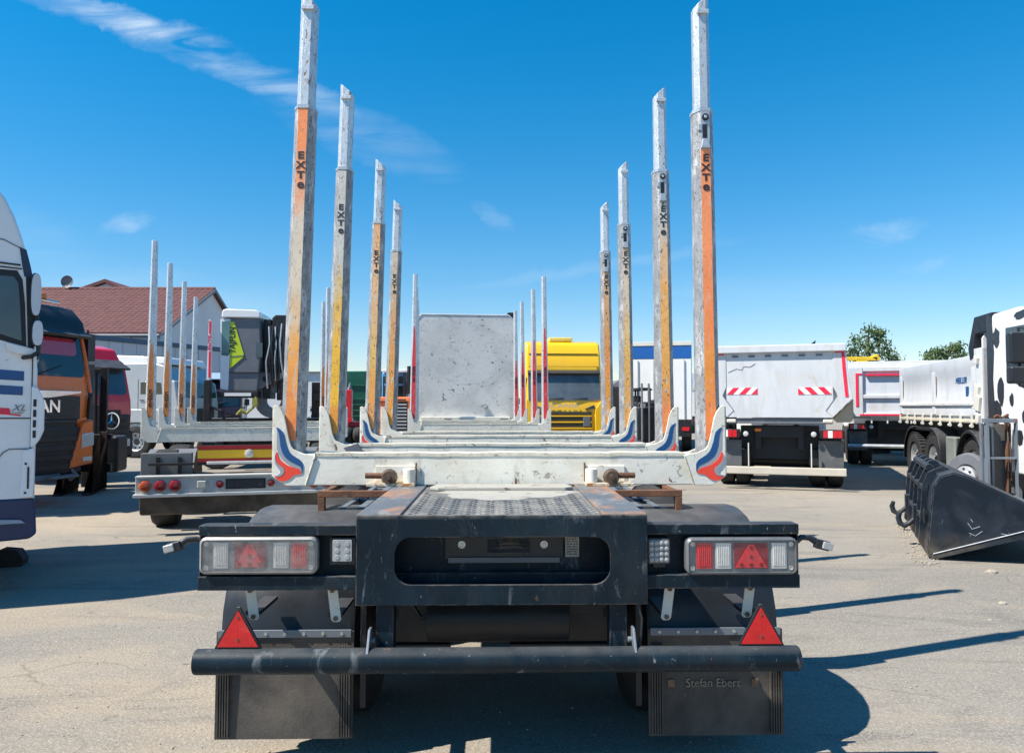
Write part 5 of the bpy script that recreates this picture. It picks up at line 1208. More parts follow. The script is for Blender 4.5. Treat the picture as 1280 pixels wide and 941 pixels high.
# ------------------------------------------------------------------ crane truck
def build_crane():
    d = 19.0; T = thing('crane_truck', 'dark timber truck with grey crane cabin bearing a lime yellow arrow decal', 'crane truck', (at(300, 540, d).x, d, 0), radians(6))
    S_ = 960/d
    def X(px): return (px-300)/S_
    def Z(py): return CAM_H + (510-py)/S_
    q = MB(); q.box(X(248), X(430), 0.5, 2.6, Z(540), Z(527)); q.box(X(248), X(430), 0.48, 0.52, Z(527), Z(523)); q.build('load_bed', m_black, T, bevel=0.01)
    q = MB(); q.box(X(250), X(430), 0.52, 0.60, Z(524.5), Z(522.5)); q.build('bed_edge', m_galv, T)
    q = MB()
    for s in (0.9, 1.9): q.box(X(246), X(430), s, s+0.12, 0.72, Z(541))
    q.box(X(262), X(420), 0.6, 0.7, 0.7, 1.2)
    q.build('chassis', m_black, T)
    for px in (265, 352, 405):
        o = wheel(T, X(px), 0.62, side=-1, w=0.3); o.rotation_euler = (0, 0, -pi/2)
    for i in range(5):
        q = MB(); q.box(X(262), X(285), 0.50, 0.60, Z(543)+i*0.045, Z(543)+i*0.045+0.03); q.build('red_slat', p_dkred, T)
    # cabin
    a = X(275); b = X(321); q = MB()
    q.prism([(X(276), Z(489)), (X(274.5), Z(398)), (X(322), Z(396)), (X(324), Z(440)), (X(320), Z(489))], 'y', 0.0, 1.3); c = q.build('cabin', m_cabgrey, T, bevel=0.03)
    q = MB(); q.prism([(X(276), Z(397)), (X(277), Z(388)), (X(281), Z(386)), (X(319), Z(387)), (X(323), Z(390)), (X(323), Z(397))], 'y', -0.06, 1.36); q.build('cabin_roof', p_white, c, bevel=0.03)
    q = MB(); q.prism([(X(274.5), Z(399)), (X(286.5), Z(398.5)), (X(286.5), Z(440)), (X(285), Z(488)), (X(275.5), Z(486))], 'y', -0.02, -0.001); f = q.build('door', p_white, c, bevel=0.006)
    q = MB(); q.prism([(X(276.5), Z(402)), (X(286), Z(401)), (X(286), Z(443)), (X(284), Z(445)), (X(276.5), Z(444))], 'y', -0.035, -0.02); q.build('door_window', mat('green tinted glass', (0.10, 0.20, 0.20), 0.08, var=0.3), f, bevel=0.004)
    q = MB(); q.prism([(X(287), Z(402)), (X(291), Z(402)), (X(303.5), Z(443)), (X(302), Z(447)), (X(286.5), Z(461))], 'y', -0.015, -0.001); dc = q.build('arrow_decal', m_lime, c, bevel=0)
    q = MB(); q.prism([(X(286.8), Z(445.3)), (X(303.5), Z(443.8)), (X(303.5), Z(444.6)), (X(286.8), Z(446.6))], 'y', -0.022, -0.014); q.build('decal_line', m_cabgrey, dc)
    text_part('lettering', 'TAJFUN', 0.20, m_ink, dc, (X(289.6), -0.018, Z(425)), rot=(pi/2, -pi/2, 0), depth=0.003, bold=0.004, sx=0.95)
    q = MB(); q.box(X(286), X(350), -0.03, 0.02, Z(466), Z(465)); q.build('seam', m_black, c)
    q = MB(); q.box(X(318), X(326), -0.015, 0.0, Z(446), Z(428)); q.build('rear_window', m_glassb, c)
    q = MB(); q.box(X(273), X(322), -0.10, 0.6, Z(497), Z(489)); q.build('cabin_step', m_black, c, bevel=0.01)
    q = MB(); q.box(X(282), X(314), -0.12, -0.10, Z(495), Z(491)); q.build('step_plate', p_white, c)
    q = MB(); q.prism([(X(286), Z(488)), (X(286), Z(466)), (X(352), Z(465)), (X(353), Z(471)), (X(322), Z(486))], 'y', 0.10, 1.2); bs = q.build('crane_base', m_cabgrey, T, bevel=0.02)
    for px in (329, 340): q = MB(); q.lathe([(0, 0.075), (-0.03, 0.075), (-0.03, 0.03), (-0.01, 0.001)], (X(px), 0.098, Z(473)), 'y', 16); q.build('pivot', m_black, bs)
    # column and folded boom with hoses
    q = MB(); q.box(X(325), X(334), 0.2, 0.9, Z(498), Z(397)); q.box(X(336), X(358), 0.4, 0.9, Z(470), Z(420)); q.prism([(X(336), Z(396)), (X(340), Z(392)), (X(356), Z(392)), (X(358), Z(397)), (X(357), Z(420)), (X(338), Z(420))], 'y', 0.1, 0.9)
    q.tube((X(346), 0.2, Z(500)), (X(346), 0.2, Z(402)), 0.08, 10)
    q.build('boom', m_black, T, bevel=0.02)
    rnd = random.Random(2)
    for k in range(9):
        x0_ = 334 + k*2.6; q = MB(); q.path([(X(x0_), -0.05, Z(402+rnd.random()*6)), (X(x0_+rnd.uniform(-2, 2)), -0.12, Z(430)), (X(x0_+rnd.uniform(-3, 3)), -0.10, Z(452)), (X(x0_+rnd.uniform(-2, 5)), 0.0, Z(472+rnd.random()*16))], 0.020, 5)
        q.build('hydraulic_hose', m_galv if k % 3 == 0 else m_plastic, T)
    q = MB(); q.lathe([(-0.15, 0.45), (0.15, 0.45), (0.15, 0.20), (-0.15, 0.20), (-0.15, 0.45)], (X(337), 0.4, Z(500)), 'y', 22); q.build('slew_ring', m_cabgrey, T, bevel=0.01)
    q = MB(); q.path([(X(297), -0.1, Z(518)), (X(303), -0.15, Z(513)), (X(309), -0.12, Z(516)), (X(318), -0.1, Z(508)), (X(320), -0.1, Z(496))], [0.03, 0.06, 0.04, 0.03, 0.03], 8); q.cbox((X(319), -0.1, Z(503)), (0.12, 0.1, 0.22)); q.build('yellow_valve', mat('yellow green hose fitting', (0.28, 0.28, 0.05), 0.5, var=0.3, vs=12, layers=[lay((0.05,0.05,0.05), 0.5, 0.6, 14)]), T)
    q = MB(); q.path([(X(262), -0.1, Z(522)), (X(268), -0.15, Z(509)), (X(278), -0.12, Z(513)), (X(282), -0.1, Z(524))], 0.04, 8); q.build('cable', m_black, T)
    q = MB(); q.box(X(258), X(266), -0.2, 0.0, Z(525), Z(475)); q.build('black_post', m_black, T, bevel=0.02)
    q = MB(); q.prism([(X(260.5), Z(475)), (X(262.5), Z(400)), (X(266), Z(403)), (X(265.5), Z(475))], 'y', -0.14, -0.06); st = q.build('stake', p_white, T, bevel=0.004)
    for z_a, z_b in ((402, 418), (440, 472)): r = MB(); r.box(X(262.8), X(265.4), -0.150, -0.141, Z(z_b), Z(z_a)); r.build('red_tape', m_hazr, st)
    text_part('lettering', 'EXTE', 0.10, m_hazr, st, (X(264), -0.145, Z(429)), rot=(pi/2, -pi/2, 0), depth=0.003, bold=0.003, sx=1.6)
    q = MB(); q.prism([(X(394), Z(538)), (X(397), Z(470)), (X(401), Z(466)), (X(404), Z(538))], 'y', 1.3, 1.9); q.build('grapple', p_dkred, T, bevel=0.02)
    q = MB(); q.box(X(380), X(393), 0.9, 1.9, Z(538), Z(476)); q.box(X(383), X(396), 0.8, 1.9, Z(500), Z(490)); q.build('tool_rack', mat('dark brown rack steel', (0.045, 0.028, 0.022), 0.7, var=0.3), T, bevel=0.01)
    for i in range(4): q = MB(); q.box(X(372), X(402), 0.40, 0.47, Z(543)+i*0.055, Z(543)+i*0.055+0.035); q.build('red_slat', p_dkred, T)
    return T
build_crane()
def build_darkcab():
    T = thing('dark_truck', 'dark truck cab with pale roof behind the stakes left of the crane cabin', 'truck', (at(258, 560, 27).x, 27, 0), radians(15))
    cab(T, mat('dark plum cab paint', (0.035, 0.015, 0.028), 0.3, coat=0.4), W_=2.3, L_=1.9, z0=0.7, zb=1.5, zw=2.0, zr=2.45, top=2.6, lower=m_plastic, rake=0.15, slats=3)
    q = MB(); q.prism([(0.2, 2.55), (0.4, 2.80), (1.8, 2.86), (1.9, 2.55)], 'x', -1.1, 1.1); q.build('roof_fairing', mat('pale blue roof paint', (0.30, 0.42, 0.55), 0.4), T, bevel=0.05)
    running_gear(T, 4.5, [1.4, 3.6]); return T
build_darkcab()
# ------------------------------------------------------------------ dump trucks on the right
def stripes(parent, x0, x1, y, z0, z1, dirn, n=5, tilt=0.6):
    """red and white hazard board, split into slanted stripes"""
    q = MB(); q.box(x0, x1, y, y+0.004, z0, z1); b = q.build('hazard_board', m_hazw, parent, smooth=False)
    L_ = x1-x0; h = z1-z0; s = L_/n; k = h*tilt*1.6
    for i in range(-1, n+1):
        if i % 2: continue
        a = x0+i*s; pts = [(a-dirn*0, z0), (a+s, z0), (a+s+dirn*k, z1), (a+dirn*k, z1)]
        cl = []
        for j in range(4):               # clip to the board
            p, r = pts[j], pts[(j+1) % 4]
            cl.append(p)
        # clip polygon in x
        def clip(poly, lim, keep_less):
            o = []
            for j in range(len(poly)):
                p, r = poly[j], poly[(j+1) % len(poly)]
                pi_ = p[0] <= lim if keep_less else p[0] >= lim; ri = r[0] <= lim if keep_less else r[0] >= lim
                if pi_: o.append(p)
                if pi_ != ri:
                    t = (lim-p[0])/(r[0]-p[0]); o.append((lim, p[1]+(r[1]-p[1])*t))
            return o
        poly = clip(clip(pts, x1, True), x0, False) if True else pts
        if len(poly) >= 3:
            r = MB(); r.prism(poly, 'y', y-0.003, y-0.0001); r.build('red_stripe', m_hazr, b, smooth=False)
def dump_rear(T, h=1.22, lowbar=True):
    """chassis, lights, bumper bar, mudflaps and wheels of a tipper seen from behind; local y forward"""
    q = MB()
    for s in (-1, 1): q.box(s*0.34, s*0.46, 0.3, 7.5, 0.75, 1.12)
    q.box(-0.75, 0.75, 0.55, 0.75, 0.55, 1.20); q.box(-0.45, 0.45, 0.25, 0.5, 0.98, 1.2); q.box(-1.0, 1.0, 0.7, 0.8, 0.9, 1.0)
    for y in (1.1, 2.45, 6.6): q.tube((-0.95, y, 0.5), (0.95, y, 0.5), 0.13, 12)
    for s in (-1, 1): q.box(s*0.55, s*0.75, 0.35, 0.6, 0.45, 0.75)
    q.build('chassis', m_black, T, bevel=0.01)
    for y in (1.1, 2.45):
        for s in (-1, 1): wheel(T, s*1.05, y, side=s, w=0.30); wheel(T, s*0.73, y, side=-s, w=0.30)
    for s in (-1, 1): wheel(T, s*1.03, 6.6, side=s, w=0.32)
    for s in (-1, 1):
        q = MB(); q.box(s*1.18, s*0.74, 0.05, 0.16, 0.97, 1.14); lb = q.build('lamp_box', m_plastic, T, bevel=0.015)
        for k in range(4):
            r = MB(); a = 0.80+k*0.085; r.prism([(s*a, 0.99), (s*(a+0.08), 0.99), (s*(a+0.08), 1.12), (s*a, 1.12)], 'y', 0.035, 0.05)
            r.build('lamp_lens', (m_rredm, m_hazw, m_rredm, m_rredm)[k] if s > 0 else (m_rredm, m_rredm, m_hazw, m_rredm)[k], lb)
        r = MB(); r.lathe([(0, 0.05), (-0.02, 0.05), (-0.03, 0.03), (-0.03, 0.001)], (s*0.63, 0.10, 1.05), 'y', 16); r.build('round_reflector', m_lensw, T)
        r = MB(); r.box(s*1.17, s*0.72, 0.22, 0.24, 0.42, 0.93); r.build('mudflap', mat('grey rubber mudflap', (0.10, 0.105, 0.11), 0.6, var=0.2, layers=[lay((0.18,0.17,0.15), 0.5, 0.7, 5, amt=0.6)]), T, bevel=0.006)
        if lowbar: r = MB(); r.box(s*0.59, s*0.57, 0.02, 0.05, 0.44, 0.88); r.build('bar_strut', m_strap, T)
    if lowbar:
        r = MB(); r.box(-1.2, 1.2, -0.02, 0.08, 0.29, 0.43); r.build('underrun_bar', mat('cream steel bar', (0.52, 0.48, 0.40), 0.5, var=0.1), T, bevel=0.015)
    else:
        r = MB(); r.path([(-1.2, 0, 0.55), (1.2, 0, 0.55)], 0.05, 8); r.build('underrun_bar', m_galv, T)
def dump_front_cab(T):
    q = MB(); q.prism([(6.0, 0.9), (6.0, 2.75), (7.5, 2.7), (7.75, 1.9), (7.8, 0.45), (7.2, 0.45), (7.2, 0.9)], 'x', -1.15, 1.15); c = q.build('cab', p_white, T, bevel=0.08, seg=3)
    for s in (-1, 1): r = MB(); r.prism([(6.6, 1.7), (6.6, 2.45), (7.4, 2.4), (7.6, 1.75)], 'x', s*1.148, s*1.16); r.build('side_window', m_glass, c)
    r = MB(); r.prism([(7.53, 2.62), (7.74, 1.90), (7.78, 1.92), (7.57, 2.64)], 'x', -1.0, 1.0); r.build('windscreen', m_glass, c)
def build_dump_a():
    d = 14.5; T = thing('dump_truck', 'white dump truck seen from behind with two red and white striped boards on its tailgate', 'dump truck', (at(978, 540, d).x, d, 0), radians(-19.5))
    S_ = 960/d*0.955; cx = 978
    def P(zx, zy): return ((880+zx/4.48-cx)/S_, CAM_H + (510-(410+zy/4.48))/(960/d))
    Z = lambda zy: P(0, zy)[1]; X = lambda zx: P(zx, 0)[0]
    R_ = [(785, 95), (790, 200), (800, 310), (816, 392), (715, 500)]; cxx = (cx-880)*4.48
    pts = [P(*p) for p in R_] + [(-P(*p)[0], P(*p)[1]) for p in R_[::-1]]
    # body (half pipe tub) behind the tailgate
    q = MB(); bp = [(a*0.97, c_) for a, c_ in pts]; q.prism(bp, 'y', 0.05, 5.6); body = q.build('tipper_body', p_bodyw, T, bevel=0.03)
    for k in range(6):
        for s in (-1, 1): r = MB(); r.box(s*P(785, 0)[0]*0.97, s*(P(785, 0)[0]*0.97+0.06), 0.6+k*0.9, 0.68+k*0.9, Z(390), Z(110)); r.build('side_rib', p_bodyw, body, bevel=0.01)
    q = MB(); q.prism([P(720, 505), P(820, 400), P(820, 525), P(740, 527)], 'y', 0.1, 0.4); q.build('corner_plate', mat('sand coloured rust plate', (0.45, 0.37, 0.27), 0.7, var=0.2), body)
    q = MB(); q.prism([(-P(720, 505)[0], P(720, 505)[1]), (-P(820, 400)[0], P(820, 400)[1]), (-P(820, 525)[0], P(820, 525)[1]), (-P(740, 527)[0], P(740, 527)[1])], 'y', 0.1, 0.4); q.build('corner_plate', MATS['sand coloured rust plate'], body)
    # tailgate: plate recessed inside a frame
    xr = P(718, 0)[0]
    q = MB(); q.prism([(-xr, Z(500)), (xr, Z(500)), (xr, Z(135)), (-xr, Z(135))], 'y', -0.018, 0.045)
    tg = q.build('tailgate', p_bodyw, T, bevel=0.004)
    q = MB(); q.box(-P(786, 0)[0], P(786, 0)[0], -0.10, 0.05, Z(138), Z(95)); q.build('top_rail', p_bodyw, tg, bevel=0.02)
    for s in (-1, 1):
        q = MB(); m_ = [(s*xr, Z(138)), (s*P(786, 0)[0], Z(138)), (s*P(800, 0)[0], Z(310)), (s*P(816, 0)[0], Z(392)), (s*P(715, 0)[0], Z(499)), (s*P(680, 0)[0], Z(462)), (s*P(738, 0)[0], Z(376)), (s*xr, Z(330))]
        q.prism(m_, 'y', -0.03, 0.02); q.build('side_post', p_bodyw, tg, bevel=0.01)
        q = MB(); q.prism([(s*X(728), Z(135)), (s*X(776), Z(135)), (s*X(783), Z(240)), (s*X(794), Z(388)), (s*X(778), Z(388)), (s*X(766), Z(240)), (s*X(762), Z(146)), (s*X(728), Z(146))], 'y', -0.038, -0.0305); q.build('red_tape', m_hazr, tg, smooth=False)
        q = MB(); q.tube((s*X(737), -0.03, Z(378)), (s*X(680), -0.03, Z(462)), 0.008, 6); q.build('weld_seam', m_cabgrey, tg)
    for k in range(6): q = MB(); q.box(X(210+k*88)-0.06, X(210+k*88)+0.06, -0.05, 0.0, Z(160), Z(150)); q.build('stiffener', m_cabgrey, tg, bevel=0.01)
    q = MB(); q.path([(X(170), -0.020, Z(245)), (X(215), -0.020, Z(225)), (X(245), -0.020, Z(232)), (X(255), -0.020, Z(213)), (X(290), -0.020, Z(215)), (X(318), -0.020, Z(196))], 0.006, 4); q.build('scratch', m_cabgrey, tg)
    stripes(tg, X(163), X(327), -0.024, Z(370), Z(332), 1); stripes(tg, X(540), X(710), -0.024, Z(372), Z(332), -1)
    q = MB(); q.box(X(170), X(715), 0.02, 0.5, Z(535), Z(505)); q.build('hinge_beam', m_cabgrey, T, bevel=0.01)
    for px in (185, 690): q = MB(); q.box(X(px)-0.09, X(px)+0.09, -0.02, 0.15, Z(530), Z(510)); q.build('hinge', m_strap, T, bevel=0.02)
    q = MB(); q.prism([(X(606), Z(95)), (X(632), Z(95)), (X(636), Z(70)), (X(618), Z(84))], 'y', 0.10, 0.14); q.build('tarpaulin_lever', m_black, T)
    q = MB(); q.box(X(308), X(342), 0.2, 0.22, Z(580), Z(564)); q.build('side_reflector', m_amber, T)
    dump_rear(T); dump_front_cab(T); T.scale = (0.965, 1, 1); T.location.x -= 0.06; return T
build_dump_a()
def build_dump_b():
    d = 20.0; cx = 1117; T = thing('dump_truck', 'white dump truck with red outlined panel tailgate between the striped one and the side tipper', 'dump truck', (at(cx, 540, d).x, d, 0), radians(-22))
    S_ = 960/d; X = lambda px: (px-cx)/S_*1.06; Z = lambda py: CAM_H + (510-py)/S_
    q = MB(); q.prism([(X(1066), Z(523)), (X(1060), Z(516)), (X(1058), Z(451)), (X(1176), Z(451)), (X(1174), Z(516)), (X(1168), Z(523))], 'y', 0.03, 5.6); b = q.build('tipper_body', p_bodyw, T, bevel=0.02)
    q = MB(); q.box(X(1064), X(1170), -0.02, 0.03, Z(522), Z(455)); tg = q.build('tailgate', p_bodyw, T, bevel=0.01)
    for a, c_ in ((1064, 1080), (1147, 1170)): q = MB(); q.box(X(a), X(c_), -0.10, -0.02, Z(521), Z(458)); q.build('post', p_bodyw, tg, bevel=0.02)
    for a, c_ in ((458, 464), (493, 498), (516, 521)): q = MB(); q.box(X(1080), X(1147), -0.09, -0.02, Z(c_), Z(a)); q.build('cross_rail', p_bodyw, tg, bevel=0.02)
    for (x0, x1, z0, z1) in ((1072, 1075, 466, 508), (1075, 1079, 466, 468), (1083, 1147, 467.2, 469.2), (1076, 1146, 517.4, 519.4)):
        q = MB(); q.box(X(x0), X(x1), -0.115, -0.092 if x0 != 1083 else -0.022, Z(z1), Z(z0)); q.build('red_tape', m_hazr, tg, smooth=False)
    for z in (470, 482, 490, 505): q = MB(); q.cbox((X(1062), -0.06, Z(z)), (0.10, 0.10, 0.12)); q.build('latch', m_strap, tg, bevel=0.02)
    for px in (1088, 1105, 1130): q = MB(); q.box(X(px), X(px+1.5), -0.05, 0.02, Z(529), Z(519)); q.build('hinge', m_strap, T)
    dump_rear(T, lowbar=False); dump_front_cab(T); T.location.x += 0.12; return T
build_dump_b()
def build_yellow_arm():
    T = thing('yellow_crane', 'yellow steel machine arm showing just above the second dump truck', 'crane', (at(1080, 560, 27).x, 27, 0))
    z = at(1080, 448, 27).z
    q = MB(); q.box(-0.75, 0.55, 0, 0.3, z-0.06, z+0.06); q.prism([(0.30, z+0.04), (0.55, z+0.16), (0.66, z-0.05), (0.5, z-0.06)], 'y', 0, 0.3); q.build('arm', m_yel, T, bevel=0.02)
    q = MB(); q.box(-0.2, 0.2, 0.0, 0.3, 0, z-0.06); q.build('column', m_yel, T, bevel=0.02)
    q = MB(); q.box(-0.7, 0.7, -0.5, 0.8, 0, 0.3); q.build('base', m_black, T, bevel=0.03); return T
build_yellow_arm()

# ------------------------------------------------------------------ side tipper with the cow spotted cab
def build_tipper():
    f = Vector((-1.04, -4.8, 0)).normalized(); rz = atan2(f.x, -f.y)
    T = thing('tipper_truck', 'white three way tipper seen along its side, cab white with black cow spots', 'tipper truck', (0, 0, 0), rz)
    Rm = Matrix.Rotation(rz, 3, 'Z'); e = Rm @ Vector((1, 0, 0)); side = -1 if e.x > 0 else 1     # visible side faces -x world
    W_ = 2.45; h = W_/2
    # local y = 0 at cab front, increasing to the rear. body from y=2.3 to 7.1 ; rear corner at world (8.54, 17.0)
    rear = Vector((8.60, 17.0, 0)); T.location = rear - Rm @ Vector((side*h, 7.2, 0))
    y0, y1 = 2.45, 7.2; zb, zt = 1.28, 2.42
    s = side
    q = MB(); q.box(-h+0.03, h-0.03, y0, y1, zb, zb+0.14); bd = q.build('tipper_floor', p_bodyw, T, bevel=0.01)
    for sd in (-1, 1):
        q = MB(); q.prism([(sd*(h-0.06), zb+0.12), (sd*(h), zb+0.12), (sd*h, zb+0.35), (sd*(h-0.035), zb+0.52), (sd*(h-0.035), zt-0.30), (sd*h, zt-0.22), (sd*h, zt), (sd*(h-0.06), zt)], 'y', y0+0.35, y1)
        w = q.build('side_wall', p_bodyw, bd, bevel=0.01)
        for yy in (y0+0.35, (y0+0.35+y1)/2-0.15, y1-0.14): r = MB(); r.box(sd*(h-0.02), sd*(h+0.02), yy, yy+0.14, zb+0.14, zt-0.20); r.build('wall_post', p_bodyw, w, bevel=0.01)
        r = MB(); r.box(sd*(h-0.01), sd*(h+0.035), y0+0.35, y1, zb+0.30, zb+0.36); r.build('wall_rail', p_bodyw, w, bevel=0.015)
        r = MB(); r.box(sd*(h-0.01), sd*(h+0.012), y0+0.35, y1, zb+0.02, zb+0.07); r.build('floor_rail', mat('cream hinge rail', (0.6, 0.55, 0.42), 0.5, var=0.2), w, bevel=0.005)
        for k in range(9):
            yy = y0+0.5+k*0.53; r = MB(); r.box(sd*(h+0.0), sd*(h+0.025), yy, yy+0.035, zb-0.06, zb+0.16); r.tube((sd*(h+0.02), yy-0.01, zb-0.04), (sd*(h+0.02), yy+0.05, zb-0.04), 0.028, 8); r.build('hinge', m_strap, w)
    q = MB(); q.box(-h, h, y1, y1+0.06, zb+0.12, zt); q.build('tailgate', p_bodyw, bd, bevel=0.01)
    q = MB(); q.prism([(-h, zb), (h, zb), (h, zt+0.25), (h-0.15, zt+0.50), (-h+0.15, zt+0.50), (-h, zt+0.25)], 'y', y0, y0+0.06); fw = q.build('front_wall', p_bodyw, bd, bevel=0.01)
    q = MB(); q.box(s*(h-0.10), s*(h+0.02), y0+0.0, y0+0.34, zb, zt+0.1); q.build('corner_post', p_bodyw, bd, bevel=0.01)
    q = MB(); q.prism([(y0-0.40, zt+0.62), (y0+0.32, zt+0.62), (y0+0.62, zt+0.12), (y0+0.55, zt-0.08), (y0+0.42, zt-0.05), (y0+0.30, zt+0.34), (y0-0.40, zt+0.34)], 'x', s*(h-0.16), s*(h+0.01)); q.build('tarpaulin_box', m_black, bd, bevel=0.01)
    q = MB(); q.box(s*(h-0.03), s*(h-0.022), y0+0.75, y0+0.87, zb+0.45, zb+0.63); q.build('sticker', m_blue, bd)
    for z_, r_ in ((zb+0.55, 0.07), (zb+0.35, 0.10), (zb+0.1, 0.06), (zt-0.1, 0.05)):
        q = MB(); q.cbox((s*(h+0.04), y0+0.16, z_), (0.06, r_*2.2, r_*2.6), (0.3, 0, 0)); q.build('tailgate_lock', m_strap, bd, bevel=0.02)
    text_part('lettering', 'MEILLER', 0.15, m_blue, bd, (s*(h-0.028), y0+1.10, zt-0.40), rot=(pi/2, 0, s*pi/2), depth=0.004, shear=0.2)
    # chassis
    q = MB()
    for sd in (-1, 1): q.box(sd*0.38, sd*0.50, 0.5, 7.1, 0.80, 1.10)
    q.box(-0.9, 0.9, y0+0.2, y1-0.2, 1.12, 1.26)
    for y in (1.10, 5.45, 6.80): q.tube((-0.95, y, 0.52), (0.95, y, 0.52), 0.13, 12)
    q.box(s*0.5, s*1.15, 3.2, 4.5, 0.55, 1.0); q.build('chassis', m_black, T, bevel=0.01)
    ax = (3.1, 5.15, 6.35)
    for y in ax[1:]:
        for sd in (-1, 1): wheel(T, sd*1.07, y, side=sd, w=0.30, r=0.52, z=0.52, tread=True)
    for sd in (-1, 1): wheel(T, sd*1.04, ax[0], side=sd, w=0.32, r=0.52, z=0.52, tread=True, drum=True)
    q = MB(); q.lathe([(s*0.90, 0.60), (s*0.90, 0.63), (s*1.26, 0.63), (s*1.26, 0.58)], (0, ax[0], 0.54), 'x', 16, a0=radians(-5), a1=radians(185)); q.build('front_fender', m_plastic, T, bevel=0.01)
    for a, b_ in ((ax[2]-0.02, 185), (ax[1]+0.02, -5)):
        q = MB(); a0, a1 = (radians(-5), radians(100)) if b_ == 185 else (radians(80), radians(185)); q.lathe([(s*0.85, 0.60), (s*0.85, 0.63), (s*1.25, 0.63), (s*1.25, 0.58)], (0, a, 0.54), 'x', 12, a0=a0, a1=a1); q.build('rear_fender', m_plastic, T, bevel=0.01)
    q = MB(); q.box(s*1.21, s*0.8, ax[1]+0.0, ax[2]+0.0, 1.10, 1.16); q.build('fender_bridge', m_plastic, T)
    q = MB(); q.box(s*1.20, s*0.75, 3.95, 4.42, 0.45, 1.02); q.build('battery_box', mat('grey green box', (0.20, 0.22, 0.20), 0.5, var=0.2), T, bevel=0.03)
    # cab
    prof = [(0.05, 0.55), (0.0, 1.35), (0.08, 1.80), (0.34, 2.65), (0.60, 2.92), (1.2, 3.02), (2.15, 3.02), (2.25, 2.9), (2.25, 0.95), (1.9, 0.95), (1.9, 0.55)]
    q = MB(); q.prism(prof, 'x', -h, h); c = q.build('cab', p_white, T, bevel=0.07, seg=3)
    def sd_(pts, off, nm, mt, bev=0.003, d=0.012): r = MB(); x_ = s*(h+off); r.prism(pts, 'x', x_-s*d, x_); return r.build(nm, mt, c, bevel=bev)
    sd_([(0.42, 1.86), (0.56, 2.62), (0.75, 2.72), (1.55, 2.74), (1.55, 1.98), (0.95, 1.82)], 0.006, 'side_window', m_glass)
    m_spot = mat('black cow spot film', (0.018, 0.02, 0.026), 0.4, var=0.2)
    def spot(cy, cz, ry, rz_, sd0):
        rr = random.Random(sd0); pts = []
        for i in range(14):
            a = 2*pi*i/14; k = 1+rr.uniform(-0.16, 0.16); pts.append((cy+ry*k*cos(a), cz+rz_*k*sin(a)))
        sd_(pts, 0.004, 'cow_spot', m_spot, bev=0)
    for i, (cy, cz, ry, rz_) in enumerate(((1.78, 1.80, .12, .22), (1.98, 1.47, .20, .20), (1.40, 1.66, .07, .10), (0.95, 1.42, .12, .10), (1.60, 1.32, .10, .14), (1.98, 1.28, .10, .16), (1.15, 1.12, .10, .12), (0.5, 1.2, .12, .15), (1.90, 2.62, .12, .16), (0.6, 1.62, .12, .08), (1.0, 2.88, .25, .06))): spot(cy, cz, ry, rz_, i)
    q = MB(); q.prism([(2.10, 1.0), (2.02, 1.55), (2.06, 2.0), (2.0, 2.4), (2.06, 2.93), (2.14, 3.03), (2.27, 3.0), (2.27, 1.0)], 'x', s*(h-0.3), s*(h+0.012)); q.build('cab_rear_strip', m_spot, c, bevel=0.01)
    q = MB(); q.box(-h+0.02, h-0.02, 2.252, 2.27, 1.0, 2.95); q.build('cab_back_wall', m_cabgrey, c, bevel=0.01)
    for z0_, z1_ in ((2.16, 2.60), (1.88, 2.12)): q = MB(); q.box(s*(h+0.08), s*(h+0.30), 0.62, 0.80, z0_, z1_); q.build('mirror', m_plastic, c, bevel=0.035, seg=3)
    q = MB(); q.path([(s*(h-0.02), 0.8, 2.65), (s*(h+0.16), 0.7, 2.66), (s*(h+0.16), 0.7, 1.85), (s*(h-0.02), 0.8, 1.80)], 0.022, 6); q.build('mirror_arm', m_plastic, c)
    q = MB(); q.prism([(0.10, 1.86), (0.31, 2.58), (0.33, 2.57), (0.12, 1.85)], 'x', -h+0.12, h-0.12); q.v = [v+Vector((0, -0.02, 0)) for v in q.v]; q.build('windscreen', m_glass, c)
    q = MB(); q.box(-h-0.01, h+0.01, -0.05, 1.7, 0.38, 0.62); q.build('bumper', m_plastic, T, bevel=0.05)
    q = MB(); q.box(-0.9, 0.9, -0.03, 0.02, 0.7, 1.4); q.build('grille', m_black, c, bevel=0.01)
    return T
build_tipper()

